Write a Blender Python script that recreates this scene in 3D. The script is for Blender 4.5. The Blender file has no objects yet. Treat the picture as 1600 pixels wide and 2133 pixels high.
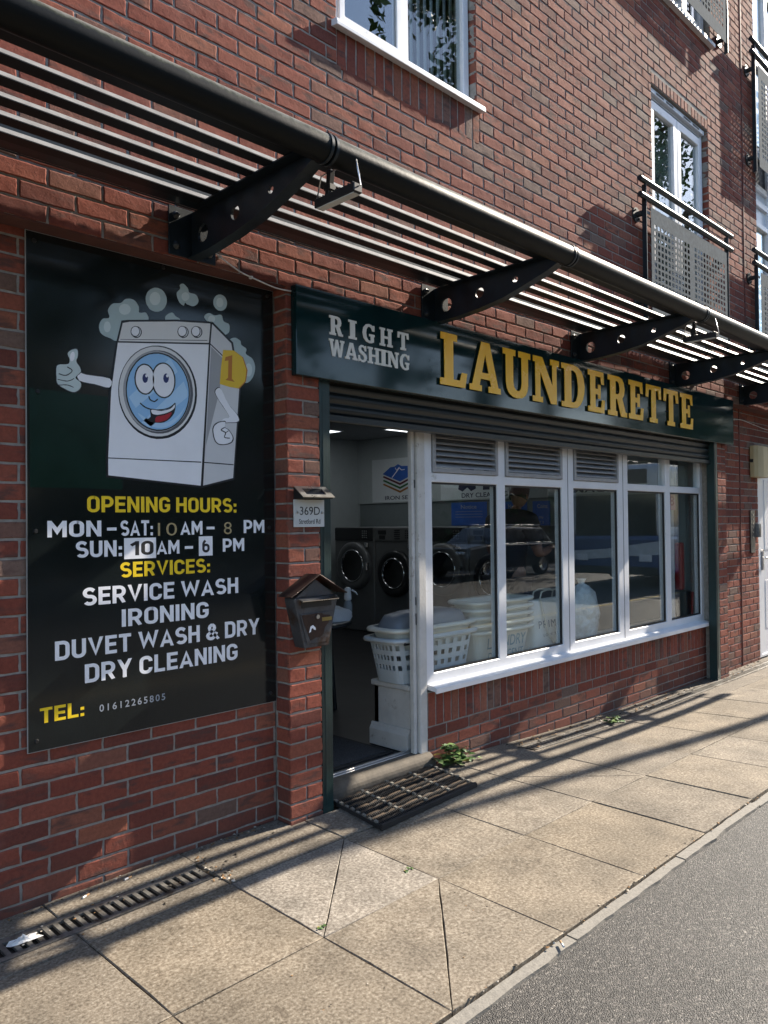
import bpy, bmesh, math, random
import numpy as np
from mathutils import Vector, Matrix
R = math.radians
rng = np.random.default_rng(7)
random.seed(7)
scene = bpy.context.scene
COL = scene.collection

# ------------------------------------------------------------------ camera, sky, sun, exposure
cam_d = bpy.data.cameras.new("camera"); cam = bpy.data.objects.new("camera", cam_d); COL.objects.link(cam)
cr_, cu_, cw_ = Vector((0.704622, -0.709495, -0.011123)), Vector((-0.001909, -0.01757, 0.999844)), Vector((0.70958, 0.704491, 0.013734))
M = Matrix.Identity(4)
for i in range(3):
    M[i][0], M[i][1], M[i][2] = cr_[i], cu_[i], -cw_[i]
M.translation = (-2.4110, -3.1822, 1.5086)
cam.matrix_world = M
cam_d.sensor_fit = 'HORIZONTAL'; cam_d.sensor_width = 36.0; cam_d.lens = 36.0 * 1620 / 1600
cam_d.clip_start = 0.05; cam_d.clip_end = 3000
scene.camera = cam

SUN_DIR = Vector((8.0, -1.12, 5.4)).normalized()          # towards the sun
world = bpy.data.worlds.new("World"); scene.world = world; world.use_nodes = True
wn = world.node_tree.nodes; wl = world.node_tree.links
bg = wn["Background"]; sky = wn.new("ShaderNodeTexSky"); sky.sky_type = 'NISHITA'; sky.sun_disc = False
sky.sun_elevation = math.asin(SUN_DIR.z); sky.sun_rotation = math.atan2(SUN_DIR.x, SUN_DIR.y)
sky.air_density = 1.0; sky.dust_density = 0.6; sky.ozone_density = 1.5
wl.new(sky.outputs[0], bg.inputs[0]); bg.inputs[1].default_value = 0.115
sun_d = bpy.data.lights.new("sun", 'SUN'); sun_d.energy = 5.0; sun_d.angle = R(0.5); sun_d.color = (1.0, 0.90, 0.76)
sun = bpy.data.objects.new("sun", sun_d); COL.objects.link(sun)
sun.rotation_euler = (-SUN_DIR).to_track_quat('-Z', 'Y').to_euler(); sun.location = (20, -8, 20)
scene.view_settings.view_transform = 'Standard'; scene.view_settings.look = 'None'
scene.view_settings.exposure = 1.4; scene.view_settings.gamma = 1.0
scene.cycles.use_denoising = True
scene.cycles.max_bounces = 10; scene.cycles.transparent_max_bounces = 16; scene.cycles.glossy_bounces = 5

# ------------------------------------------------------------------ helpers
ORG = {}
def tag(o, label=None, cat=None, group=None, kind=None):
    if label: o['label'] = label
    if cat: o['category'] = cat
    if group: o['group'] = group
    if kind: o['kind'] = kind
    return o
def thing(name, label, cat, loc=(0, 0, 0), group=None):
    o = bpy.data.objects.new(name, None); COL.objects.link(o); o.location = loc; o.empty_display_size = 0.1
    ORG[o.name] = Vector(loc)
    return tag(o, label, cat, group)
class MB:
    def __init__(s): s.v = []; s.f = []; s.m = []; s.sm = []; s.n = 0; s.att = []
    def add(s, vs, fs, mat=0, smooth=False, att=None):
        vs = [tuple(map(float, p)) for p in vs]; b = s.n
        s.v.extend(vs); s.n += len(vs)
        for f in fs: s.f.append([b + int(i) for i in f]); s.m.append(mat); s.sm.append(smooth)
        s.att.extend([att if att is not None else (0.5, 0.5)] * len(vs))
        return s
    def box(s, x0, x1, y0, y1, z0, z1, mat=0, att=None):
        v = [(x0, y0, z0), (x1, y0, z0), (x1, y1, z0), (x0, y1, z0), (x0, y0, z1), (x1, y0, z1), (x1, y1, z1), (x0, y1, z1)]
        return s.add(v, [(0, 3, 2, 1), (4, 5, 6, 7), (0, 1, 5, 4), (1, 2, 6, 5), (2, 3, 7, 6), (3, 0, 4, 7)], mat, att=att)
    def obox(s, c, ax, ay, az, mat=0):     # oriented box: centre + half-axes
        c, ax, ay, az = map(Vector, (c, ax, ay, az)); v = []
        for k in (-1, 1):
            for q in ((-1, -1), (1, -1), (1, 1), (-1, 1)): v.append(c + ax * q[0] + ay * q[1] + az * k)
        return s.add(v, [(0, 3, 2, 1), (4, 5, 6, 7), (0, 1, 5, 4), (1, 2, 6, 5), (2, 3, 7, 6), (3, 0, 4, 7)], mat)
    def tube(s, pts, r, n=12, caps=True, mat=0):
        pts = [Vector(p) for p in pts]; rs = r if isinstance(r, (list, tuple)) else [r] * len(pts); vs = []; fs = []
        up = None
        for i, p in enumerate(pts):
            d = (pts[min(i + 1, len(pts) - 1)] - pts[max(i - 1, 0)]).normalized()
            if up is None: up = Vector((0, 0, 1)) if abs(d.z) < .9 else Vector((1, 0, 0))
            a = d.cross(up).normalized(); b = a.cross(d).normalized(); up = b
            for k in range(n):
                t = 2 * math.pi * k / n; vs.append(p + a * math.cos(t) * rs[i] + b * math.sin(t) * rs[i])
        for i in range(len(pts) - 1):
            for k in range(n):
                k2 = (k + 1) % n; fs.append((i * n + k, i * n + k2, (i + 1) * n + k2, (i + 1) * n + k))
        s.add(vs, fs, mat, True)
        if caps:
            s.add(vs[:n], [tuple(range(n))[::-1]], mat); s.add(vs[-n:], [tuple(range(n))], mat)
        return s
    def prism(s, poly, axis, a0, a1, mat=0):   # poly 2-D extruded along axis
        if axis == 'x': f = lambda p, a: (a, p[0], p[1])
        elif axis == 'y': f = lambda p, a: (p[0], a, p[1])
        else: f = lambda p, a: (p[0], p[1], a)
        n = len(poly); v = [f(p, a0) for p in poly] + [f(p, a1) for p in poly]
        fs = [tuple(range(n))[::-1], tuple(range(n, 2 * n))] + [(i, (i + 1) % n, n + (i + 1) % n, n + i) for i in range(n)]
        return s.add(v, fs, mat)
    def sheet(s, us, ws, solid, n0, n1, fr, mat=0):  # grid of cells, solid(i,j) -> bool; slab between n0 and n1; fr(u,n,w)->xyz
        nu, nw = len(us), len(ws)
        S = [[bool(solid(i, j)) for j in range(nw - 1)] for i in range(nu - 1)]
        idx = {}; vs = []; fs = []
        def V(i, j, k):
            if (i, j, k) not in idx:
                idx[(i, j, k)] = len(vs); vs.append(fr(us[i], n1 if k else n0, ws[j]))
            return idx[(i, j, k)]
        g = lambda i, j: 0 <= i < nu - 1 and 0 <= j < nw - 1 and S[i][j]
        for i in range(nu - 1):
            for j in range(nw - 1):
                if not S[i][j]: continue
                fs.append((V(i, j, 0), V(i + 1, j, 0), V(i + 1, j + 1, 0), V(i, j + 1, 0)))
                fs.append((V(i, j, 1), V(i, j + 1, 1), V(i + 1, j + 1, 1), V(i + 1, j, 1)))
                if not g(i - 1, j): fs.append((V(i, j, 0), V(i, j + 1, 0), V(i, j + 1, 1), V(i, j, 1)))
                if not g(i + 1, j): fs.append((V(i + 1, j, 0), V(i + 1, j, 1), V(i + 1, j + 1, 1), V(i + 1, j + 1, 0)))
                if not g(i, j - 1): fs.append((V(i, j, 0), V(i, j, 1), V(i + 1, j, 1), V(i + 1, j, 0)))
                if not g(i, j + 1): fs.append((V(i, j + 1, 0), V(i + 1, j + 1, 0), V(i + 1, j + 1, 1), V(i, j + 1, 1)))
        return s.add(vs, fs, mat)
    def frame(s, x0, x1, z0, z1, w, y0, y1, mids=(), transoms=(), mat=0, wr=None, wt=None, wb=None):
        # window frame in the xz plane; mids = [(xa,xb)], transoms = [(za,zb)]
        wr = wr if wr is not None else w; wt = wt if wt is not None else w; wb = wb if wb is not None else w
        us = sorted({x0, x0 + w, x1 - wr, x1, *[q for m in mids for q in m]}); ws = sorted({z0, z0 + wb, z1 - wt, z1, *[q for t in transoms for q in t]})
        def sol(i, j):
            u = (us[i] + us[i + 1]) / 2; z = (ws[j] + ws[j + 1]) / 2
            return u < x0 + w or u > x1 - wr or z < z0 + wb or z > z1 - wt or any(a < u < b for a, b in mids) or any(a < z < b for a, b in transoms)
        return s.sheet(us, ws, sol, y0, y1, lambda u, n, z: (u, n, z), mat)
    def lathe(s, prof, c, n=24, mat=0):
        vs = []; fs = []
        for r_, z in prof:
            for k in range(n):
                t = 2 * math.pi * k / n; vs.append((c[0] + r_ * math.cos(t), c[1] + r_ * math.sin(t), c[2] + z))
        for i in range(len(prof) - 1):
            for k in range(n):
                k2 = (k + 1) % n; fs.append((i * n + k, i * n + k2, (i + 1) * n + k2, (i + 1) * n + k))
        return s.add(vs, fs, mat, True)
    def build(s, name, mat, parent=None, bevel=0, segs=1, xf=None):
        me = bpy.data.meshes.new(name); o = bpy.data.objects.new(name, me); COL.objects.link(o)
        org = Vector((0, 0, 0))
        if parent is not None:
            o.parent = parent; org = ORG.get(parent.name, Vector((0, 0, 0))); ORG[o.name] = org
        vs = np.array(s.v, dtype=float) if s.v else np.zeros((0, 3))
        if xf: vs = np.array([xf(*p) for p in vs])
        vs = vs - np.array(org)
        me.from_pydata(vs.tolist(), [], s.f)
        for m in (mat if isinstance(mat, (list, tuple)) else [mat]): me.materials.append(m)
        me.polygons.foreach_set('material_index', s.m); me.polygons.foreach_set('use_smooth', s.sm)
        a = me.attributes.new('rnd', 'FLOAT', 'POINT'); a.data.foreach_set('value', [q[0] for q in s.att])
        a = me.attributes.new('rnd2', 'FLOAT', 'POINT'); a.data.foreach_set('value', [q[1] for q in s.att])
        if bevel or True:
            bm = bmesh.new(); bm.from_mesh(me)
            bmesh.ops.recalc_face_normals(bm, faces=bm.faces)
            if bevel:
                es = [e for e in bm.edges if len(e.link_faces) == 2 and e.calc_face_angle(0) > .5]
                bmesh.ops.bevel(bm, geom=es, offset=bevel, segments=segs, affect='EDGES', clamp_overlap=True, profile=.5)
            bm.to_mesh(me); bm.free()
        me.update()
        return o
def kids(o): return [c for c in bpy.data.objects if c.parent == o]
def dup(o, loc=None, rotz=None, parent=None):
    c = o.copy(); COL.objects.link(c)
    if parent is not None: c.parent = parent
    if loc is not None: c.location = loc
    if rotz is not None: c.rotation_euler = (0, 0, rotz)
    for k in kids(o): dup(k, parent=c)
    return c

# ------------------------------------------------------------------ materials
def newmat(name):
    m = bpy.data.materials.new(name); m.use_nodes = True; nt = m.node_tree
    return m, nt, nt.nodes, nt.links, nt.nodes['Principled BSDF']
def N(nt, typ, **kw):
    n = nt.nodes.new(typ)
    for k, v in kw.items():
        if k in n.inputs: n.inputs[k].default_value = v
        else: setattr(n, k, v)
    return n
def ramp(nt, pts):
    n = nt.nodes.new('ShaderNodeValToRGB'); e = n.color_ramp.elements
    while len(e) > 1: e.remove(e[-1])
    e[0].position = pts[0][0]; e[0].color = (*pts[0][1], 1)
    for p, c in pts[1:]:
        q = e.new(p); q.color = (*c, 1)
    return n
def mat(name, col, rough=.5, metal=0, var=.18, scale=6, bump=0.0, bscale=60, spec=.5, dirt=None, dscale=3, dth=.55, coat=0, bdist=.004):
    m, nt, ns, ls, b = newmat(name)
    tc = N(nt, 'ShaderNodeTexCoord'); no = N(nt, 'ShaderNodeTexNoise', Scale=scale, Detail=6.0, Roughness=.65)
    ls.new(tc.outputs['Object'], no.inputs['Vector'])
    c0 = tuple(max(0, c * (1 - var)) for c in col); c1 = tuple(min(1, c * (1 + var)) for c in col)
    rp = ramp(nt, [(.3, c0), (.7, c1)]); ls.new(no.outputs['Fac'], rp.inputs[0]); out = rp.outputs[0]
    if dirt:
        n2 = N(nt, 'ShaderNodeTexNoise', Scale=dscale, Detail=8.0, Roughness=.7); ls.new(tc.outputs['Object'], n2.inputs['Vector'])
        r2 = ramp(nt, [(dth, (0, 0, 0)), (min(1, dth + .12), (1, 1, 1))]); ls.new(n2.outputs['Fac'], r2.inputs[0])
        mx = N(nt, 'ShaderNodeMix', data_type='RGBA'); ls.new(r2.outputs[0], mx.inputs[0]); ls.new(out, mx.inputs[6]); mx.inputs[7].default_value = (*dirt, 1); out = mx.outputs[2]
    ls.new(out, b.inputs['Base Color'])
    rr = N(nt, 'ShaderNodeMapRange'); rr.inputs[3].default_value = max(.02, rough - .06); rr.inputs[4].default_value = min(1, rough + .08)
    ls.new(no.outputs['Fac'], rr.inputs[0]); ls.new(rr.outputs[0], b.inputs['Roughness'])
    b.inputs['Metallic'].default_value = metal; b.inputs['Specular IOR Level'].default_value = spec; b.inputs['Coat Weight'].default_value = coat
    if bump:
        n3 = N(nt, 'ShaderNodeTexNoise', Scale=bscale, Detail=5.0); ls.new(tc.outputs['Object'], n3.inputs['Vector'])
        bp = N(nt, 'ShaderNodeBump', Strength=bump, Distance=bdist); ls.new(n3.outputs['Fac'], bp.inputs['Height']); ls.new(bp.outputs[0], b.inputs['Normal'])
    return m
def brick_mat():
    m, nt, ns, ls, b = newmat('brick_clay')
    tc = N(nt, 'ShaderNodeTexCoord'); a = N(nt, 'ShaderNodeAttribute', attribute_name='rnd'); a2 = N(nt, 'ShaderNodeAttribute', attribute_name='rnd2')
    base = ramp(nt, [(0, (.150, .048, .036)), (.18, (.205, .056, .038)), (.45, (.240, .066, .043)), (.70, (.262, .078, .050)), (.84, (.285, .100, .060)), (.91, (.20, .088, .064)), (.96, (.165, .098, .076)), (1, (.19, .125, .10))])
    ls.new(a.outputs['Fac'], base.inputs[0])
    n1 = N(nt, 'ShaderNodeTexNoise', Scale=55.0, Detail=8.0, Roughness=.75); ls.new(tc.outputs['Object'], n1.inputs['Vector'])
    mr = N(nt, 'ShaderNodeMapRange'); mr.inputs[1].default_value = .3; mr.inputs[2].default_value = .7; mr.inputs[3].default_value = .72; mr.inputs[4].default_value = 1.22; ls.new(n1.outputs['Fac'], mr.inputs[0])
    mu = N(nt, 'ShaderNodeVectorMath', operation='SCALE'); ls.new(base.outputs[0], mu.inputs[0]); ls.new(mr.outputs[0], mu.inputs['Scale'])
    nL = N(nt, 'ShaderNodeTexNoise', Scale=.9, Detail=3.0); ls.new(tc.outputs['Object'], nL.inputs['Vector']); mL = N(nt, 'ShaderNodeMapRange'); mL.inputs[1].default_value = .3; mL.inputs[2].default_value = .7; mL.inputs[3].default_value = .84; mL.inputs[4].default_value = 1.14; ls.new(nL.outputs['Fac'], mL.inputs[0])
    mu0 = mu; mu = N(nt, 'ShaderNodeVectorMath', operation='SCALE'); ls.new(mu0.outputs[0], mu.inputs[0]); ls.new(mL.outputs[0], mu.inputs['Scale'])
    # kiss marks: dark elongated burns, only on some bricks
    mp = N(nt, 'ShaderNodeMapping'); mp.inputs['Scale'].default_value = (5, 5, 16); ls.new(tc.outputs['Object'], mp.inputs[0])
    n2 = N(nt, 'ShaderNodeTexNoise', Scale=1.6, Detail=4.0, Roughness=.55); ls.new(mp.outputs[0], n2.inputs['Vector'])
    r2 = ramp(nt, [(.50, (0, 0, 0)), (.63, (.8, .8, .8))]); ls.new(n2.outputs['Fac'], r2.inputs[0])
    r3 = ramp(nt, [(.45, (0, 0, 0)), (.6, (1, 1, 1))]); ls.new(a2.outputs['Fac'], r3.inputs[0])
    mm = N(nt, 'ShaderNodeMath', operation='MULTIPLY'); ls.new(r2.outputs[0], mm.inputs[0]); ls.new(r3.outputs[0], mm.inputs[1])
    mx = N(nt, 'ShaderNodeMix', data_type='RGBA'); ls.new(mm.outputs[0], mx.inputs[0]); ls.new(mu.outputs[0], mx.inputs[6]); mx.inputs[7].default_value = (.085, .048, .042, 1)
    # pits and pale specks
    vo = N(nt, 'ShaderNodeTexVoronoi', Scale=95.0); ls.new(tc.outputs['Object'], vo.inputs['Vector'])
    rv = ramp(nt, [(.0, (1, 1, 1)), (.10, (1, 1, 1)), (.16, (0, 0, 0))]); ls.new(vo.outputs['Distance'], rv.inputs[0])
    n5 = N(nt, 'ShaderNodeTexNoise', Scale=22.0, Detail=2.0); ls.new(tc.outputs['Object'], n5.inputs['Vector'])
    r5 = ramp(nt, [(.55, (0, 0, 0)), (.62, (1, 1, 1))]); ls.new(n5.outputs['Fac'], r5.inputs[0])
    m5 = N(nt, 'ShaderNodeMath', operation='MULTIPLY'); ls.new(rv.outputs[0], m5.inputs[0]); ls.new(r5.outputs[0], m5.inputs[1])
    mx2 = N(nt, 'ShaderNodeMix', data_type='RGBA'); ls.new(m5.outputs[0], mx2.inputs[0]); ls.new(mx.outputs[2], mx2.inputs[6]); mx2.inputs[7].default_value = (.05, .025, .022, 1)
    # pale salt bloom in patches
    n8 = N(nt, 'ShaderNodeTexNoise', Scale=1.9, Detail=9.0, Roughness=.7); ls.new(tc.outputs['Object'], n8.inputs['Vector']); r8 = ramp(nt, [(.56, (0, 0, 0)), (.74, (.26, .26, .26))]); ls.new(n8.outputs['Fac'], r8.inputs[0])
    mx8 = N(nt, 'ShaderNodeMix', data_type='RGBA'); ls.new(r8.outputs[0], mx8.inputs[0]); ls.new(mx2.outputs[2], mx8.inputs[6]); mx8.inputs[7].default_value = (.27, .19, .16, 1); mx2 = mx8
    # grime near the pavement (splash zone): a stain of the wall itself
    sx = N(nt, 'ShaderNodeSeparateXYZ'); ls.new(tc.outputs['Object'], sx.inputs[0])
    n6 = N(nt, 'ShaderNodeTexNoise', Scale=3.0, Detail=5.0); ls.new(tc.outputs['Object'], n6.inputs['Vector'])
    ad = N(nt, 'ShaderNodeMath', operation='MULTIPLY_ADD'); ls.new(n6.outputs['Fac'], ad.inputs[0]); ad.inputs[1].default_value = .5; ls.new(sx.outputs[2], ad.inputs[2])
    r6 = ramp(nt, [(.18, (.55, .55, .55)), (.50, (0, 0, 0))]); ls.new(ad.outputs[0], r6.inputs[0])
    mx3 = N(nt, 'ShaderNodeMix', data_type='RGBA'); ls.new(r6.outputs[0], mx3.inputs[0]); ls.new(mx2.outputs[2], mx3.inputs[6]); mx3.inputs[7].default_value = (.10, .058, .045, 1)
    ls.new(mx3.outputs[2], b.inputs['Base Color']); b.inputs['Roughness'].default_value = .88; b.inputs['Specular IOR Level'].default_value = .25
    n4 = N(nt, 'ShaderNodeTexNoise', Scale=38.0, Detail=9.0, Roughness=.72, Distortion=.6); ls.new(tc.outputs['Object'], n4.inputs['Vector'])
    sb = N(nt, 'ShaderNodeMath', operation='MULTIPLY_ADD'); ls.new(m5.outputs[0], sb.inputs[0]); sb.inputs[1].default_value = -.5; ls.new(n4.outputs['Fac'], sb.inputs[2])
    bp = N(nt, 'ShaderNodeBump', Strength=.62, Distance=.005); ls.new(sb.outputs[0], bp.inputs['Height']); ls.new(bp.outputs[0], b.inputs['Normal'])
    return m
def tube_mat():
    # dark paint with dust and lichen on top, paled to paint in the sunlit highlight
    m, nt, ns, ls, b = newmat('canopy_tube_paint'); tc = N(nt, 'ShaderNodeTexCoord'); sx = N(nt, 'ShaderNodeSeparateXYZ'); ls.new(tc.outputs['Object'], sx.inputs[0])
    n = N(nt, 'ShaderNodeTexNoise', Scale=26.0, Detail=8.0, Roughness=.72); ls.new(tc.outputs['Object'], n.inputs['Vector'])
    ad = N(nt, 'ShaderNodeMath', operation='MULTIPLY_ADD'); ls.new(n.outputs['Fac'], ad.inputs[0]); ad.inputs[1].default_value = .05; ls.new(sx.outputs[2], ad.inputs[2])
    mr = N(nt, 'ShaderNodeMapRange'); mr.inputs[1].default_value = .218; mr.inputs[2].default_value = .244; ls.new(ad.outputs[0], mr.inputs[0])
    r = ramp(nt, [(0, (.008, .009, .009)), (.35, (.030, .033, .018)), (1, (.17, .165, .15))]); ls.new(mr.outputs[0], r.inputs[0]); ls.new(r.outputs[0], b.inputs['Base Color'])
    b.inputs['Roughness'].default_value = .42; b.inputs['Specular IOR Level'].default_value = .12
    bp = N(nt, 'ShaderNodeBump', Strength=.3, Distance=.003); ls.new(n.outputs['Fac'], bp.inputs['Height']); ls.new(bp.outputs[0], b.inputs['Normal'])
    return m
BRICK = brick_mat()
MORTAR = mat('mortar', (.27, .25, .225), .95, var=.25, scale=30, bump=.5, bscale=150, spec=.2)
GREEN = mat('dark_green_paint', (.010, .030, .030), .38, var=.35, scale=5, bump=.06, bscale=20)
CANOPY = mat('canopy_paint', (.012, .020, .026), .38, var=.3, scale=9, bump=.10, bscale=70, spec=.35, dirt=(.05, .05, .042), dscale=14, dth=.64)
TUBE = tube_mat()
SLAT = mat('lit_slat_paint', (.21, .21, .205), .45, var=.2, scale=14, bump=.12, bscale=90, spec=.6, dirt=(.10, .09, .07), dscale=30, dth=.66)  # pale copy of the slat paint: sunlight put into the street face
SLAT_D = mat('shaded_slat_paint', (.014, .016, .018), .45, var=.2, spec=.25)  # dark copy of the slat paint: shade put into the underside
UPVC = mat('white_upvc', (.72, .73, .76), .34, var=.05, scale=5, bump=.03, bscale=25, dirt=(.48, .47, .45), dscale=9, dth=.63)
TIMBER_W = mat('weathered_white_paint', (.58, .56, .53), .6, var=.12, scale=8, bump=.25, bscale=60, dirt=(.22, .18, .14), dscale=13, dth=.60)
SIGNBLACK = mat('sign_black_acrylic', (.009, .012, .012), .10, var=.25, scale=3, bump=.02, bscale=6, spec=.55)
FASCIA = mat('fascia_green_acrylic', (.005, .022, .024), .05, var=.15, scale=3, bump=.012, bscale=3, spec=.38)
GOLD = mat('gold_letter', (.95, .50, .012), .25, metal=.0, var=.02, scale=3, spec=.5)
PALE = mat('pale_letter', (.76, .74, .69), .3, var=.05)
VINYL_W = mat('white_vinyl', (.90, .90, .93), .38, var=.03)
VINYL_Y = mat('yellow_vinyl', (.95, .65, .02), .38, var=.05)
VINYL_TAN = mat('tan_vinyl', (.42, .33, .17), .4, var=.05)
VINYL_G = mat('grey_vinyl', (.30, .33, .38), .4, var=.05)
BLACK = mat('matt_black', (.012, .012, .013), .5, var=.2)
RUBBER = mat('black_rubber', (.018, .017, .017), .75, var=.3, bump=.3, bscale=80)
STEEL = mat('brushed_steel', (.55, .55, .55), .28, metal=1, var=.08, scale=20)
GALV = mat('galvanised_sheet', (.155, .168, .172), .92, metal=0, var=.22, scale=26, bump=.12, bscale=120, spec=.05)
DARKMETAL = mat('dark_metal', (.022, .026, .028), .4, var=.25, bump=.1)
STONE = None
FLOOR_D = mat('dark_floor_tile', (.014, .014, .016), .45, var=.3, scale=4)
WALL_IN = mat('interior_white_wall', (.40, .44, .45), .7, var=.05)
TILE_IN = mat('interior_grey_panel', (.17, .20, .21), .5, var=.06)
CEIL = mat('ceiling_tile', (.20, .21, .22), .8, var=.05)
def glass_mat(name='window_glass', tint=(.93, .96, .96), refl=1.0, rough=0.0, ior=1.55):
    m, nt, ns, ls, b = newmat(name); ns.remove(b); out = ns['Material Output']
    tr = N(nt, 'ShaderNodeBsdfTransparent'); tr.inputs[0].default_value = (*tint, 1)
    gl = N(nt, 'ShaderNodeBsdfGlossy'); gl.inputs['Roughness'].default_value = rough; gl.inputs[0].default_value = (refl, refl, refl, 1)
    fr = N(nt, 'ShaderNodeFresnel', IOR=ior); mx = N(nt, 'ShaderNodeMixShader')
    tc = N(nt, 'ShaderNodeTexCoord'); no = N(nt, 'ShaderNodeTexNoise', Scale=.9, Detail=1.0); ls.new(tc.outputs['Object'], no.inputs['Vector'])
    bp = N(nt, 'ShaderNodeBump', Strength=.03, Distance=.02); ls.new(no.outputs['Fac'], bp.inputs['Height']); ls.new(bp.outputs[0], gl.inputs['Normal'])
    ge = N(nt, 'ShaderNodeNewGeometry'); io = N(nt, 'ShaderNodeMapRange'); io.inputs[3].default_value = ior; io.inputs[4].default_value = 1 / ior; ls.new(ge.outputs['Backfacing'], io.inputs[0]); ls.new(io.outputs[0], fr.inputs['IOR'])
    ls.new(fr.outputs[0], mx.inputs[0]); ls.new(tr.outputs[0], mx.inputs[1]); ls.new(gl.outputs[0], mx.inputs[2]); ls.new(mx.outputs[0], out.inputs[0])
    return m
GLASS = glass_mat(ior=1.48)
GLASS_UP = glass_mat('coated_glass', (.80, .84, .84), 1.0, 0.0, 2.1)
GLASS_DULL = glass_mat('plain_glass', (.90, .93, .93), 1.0, 0.0, 1.55)
def emit_mat(name, col, s):
    m, nt, ns, ls, b = newmat(name); b.inputs['Base Color'].default_value = (*col, 1); b.inputs['Emission Color'].default_value = (*col, 1); b.inputs['Emission Strength'].default_value = s
    return m
def paving_mat():
    m, nt, ns, ls, b = newmat('paving_stone')
    tc = N(nt, 'ShaderNodeTexCoord'); a = N(nt, 'ShaderNodeAttribute', attribute_name='rnd'); a2 = N(nt, 'ShaderNodeAttribute', attribute_name='rnd2')
    n1 = N(nt, 'ShaderNodeTexNoise', Scale=84.0, Detail=4.0, Roughness=.62); ls.new(tc.outputs['Object'], n1.inputs['Vector'])
    r1 = ramp(nt, [(.32, (.104, .082, .058)), (.45, (.172, .141, .105)), (.53, (.216, .181, .137)), (.62, (.266, .228, .177)), (.72, (.36, .322, .262))]); ls.new(n1.outputs['Fac'], r1.inputs[0])
    n2 = N(nt, 'ShaderNodeTexNoise', Scale=3.2, Detail=7.0, Roughness=.6); ls.new(tc.outputs['Object'], n2.inputs['Vector'])
    mr = N(nt, 'ShaderNodeMapRange'); mr.inputs[1].default_value = .3; mr.inputs[2].default_value = .7; mr.inputs[3].default_value = .62; mr.inputs[4].default_value = 1.20; ls.new(n2.outputs['Fac'], mr.inputs[0])
    ml = N(nt, 'ShaderNodeMath', operation='MULTIPLY'); ls.new(mr.outputs[0], ml.inputs[0]); ls.new(a.outputs['Fac'], ml.inputs[1])
    mu = N(nt, 'ShaderNodeVectorMath', operation='SCALE'); ls.new(r1.outputs[0], mu.inputs[0]); ls.new(ml.outputs[0], mu.inputs['Scale'])
    hs = N(nt, 'ShaderNodeHueSaturation'); ls.new(mu.outputs[0], hs.inputs['Color']); ls.new(a2.outputs['Fac'], hs.inputs['Saturation'])
    # chewing-gum spots
    vo = N(nt, 'ShaderNodeTexVoronoi', Scale=2.6); ls.new(tc.outputs['Object'], vo.inputs['Vector'])
    rv = ramp(nt, [(.045, (1, 1, 1)), (.06, (0, 0, 0))]); ls.new(vo.outputs['Distance'], rv.inputs[0])
    mx = N(nt, 'ShaderNodeMix', data_type='RGBA'); mm = N(nt, 'ShaderNodeMath', operation='MULTIPLY'); ls.new(rv.outputs[0], mm.inputs[0]); mm.inputs[1].default_value = .45; ls.new(mm.outputs[0], mx.inputs[0]); ls.new(hs.outputs[0], mx.inputs[6]); mx.inputs[7].default_value = (.20, .17, .14, 1)
    n7 = N(nt, 'ShaderNodeTexNoise', Scale=5.5, Detail=9.0, Roughness=.72, Distortion=.8); ls.new(tc.outputs['Object'], n7.inputs['Vector']); r7 = ramp(nt, [(.56, (1, 1, 1)), (.70, (.62, .60, .58))]); ls.new(n7.outputs['Fac'], r7.inputs[0])
    mq = N(nt, 'ShaderNodeMix', data_type='RGBA', blend_type='MULTIPLY'); mq.inputs[0].default_value = 1; ls.new(mx.outputs[2], mq.inputs[6]); ls.new(r7.outputs[0], mq.inputs[7])
    ls.new(mq.outputs[2], b.inputs['Base Color']); b.inputs['Roughness'].default_value = .8; b.inputs['Specular IOR Level'].default_value = .3
    bp = N(nt, 'ShaderNodeBump', Strength=.5, Distance=.004); ls.new(n1.outputs['Fac'], bp.inputs['Height']); ls.new(bp.outputs[0], b.inputs['Normal'])
    return m
PAVE = paving_mat()
def asphalt_mat(name, dark, light, sc=150.0):
    m, nt, ns, ls, b = newmat(name); tc = N(nt, 'ShaderNodeTexCoord')
    vo = N(nt, 'ShaderNodeTexVoronoi', Scale=sc); ls.new(tc.outputs['Object'], vo.inputs['Vector'])
    sp = N(nt, 'ShaderNodeSeparateColor'); ls.new(vo.outputs['Color'], sp.inputs[0])
    r1 = ramp(nt, [(0, dark), (.55, tuple(d * 1.6 for d in dark)), (.82, light), (.93, tuple(l * 1.7 for l in light)), (1, tuple(min(.8, l * 3) for l in light))]); ls.new(sp.outputs[0], r1.inputs[0])
    n2 = N(nt, 'ShaderNodeTexNoise', Scale=2.4, Detail=6.0); ls.new(tc.outputs['Object'], n2.inputs['Vector'])
    mr = N(nt, 'ShaderNodeMapRange'); mr.inputs[1].default_value = .3; mr.inputs[2].default_value = .7; mr.inputs[3].default_value = .75; mr.inputs[4].default_value = 1.2; ls.new(n2.outputs['Fac'], mr.inputs[0])
    mu = N(nt, 'ShaderNodeVectorMath', operation='SCALE'); ls.new(r1.outputs[0], mu.inputs[0]); ls.new(mr.outputs[0], mu.inputs['Scale'])
    ls.new(mu.outputs[0], b.inputs['Base Color']); b.inputs['Roughness'].default_value = .62; b.inputs['Specular IOR Level'].default_value = .5
    rd = ramp(nt, [(0, (1, 1, 1)), (.6, (0, 0, 0))]); ls.new(vo.outputs['Distance'], rd.inputs[0])
    ad = N(nt, 'ShaderNodeMath', operation='MULTIPLY_ADD'); ls.new(rd.outputs[0], ad.inputs[0]); ad.inputs[1].default_value = .6; ls.new(sp.outputs[1], ad.inputs[2])
    bp = N(nt, 'ShaderNodeBump', Strength=.8, Distance=.007); ls.new(ad.outputs[0], bp.inputs['Height']); ls.new(bp.outputs[0], b.inputs['Normal'])
    return m
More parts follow.
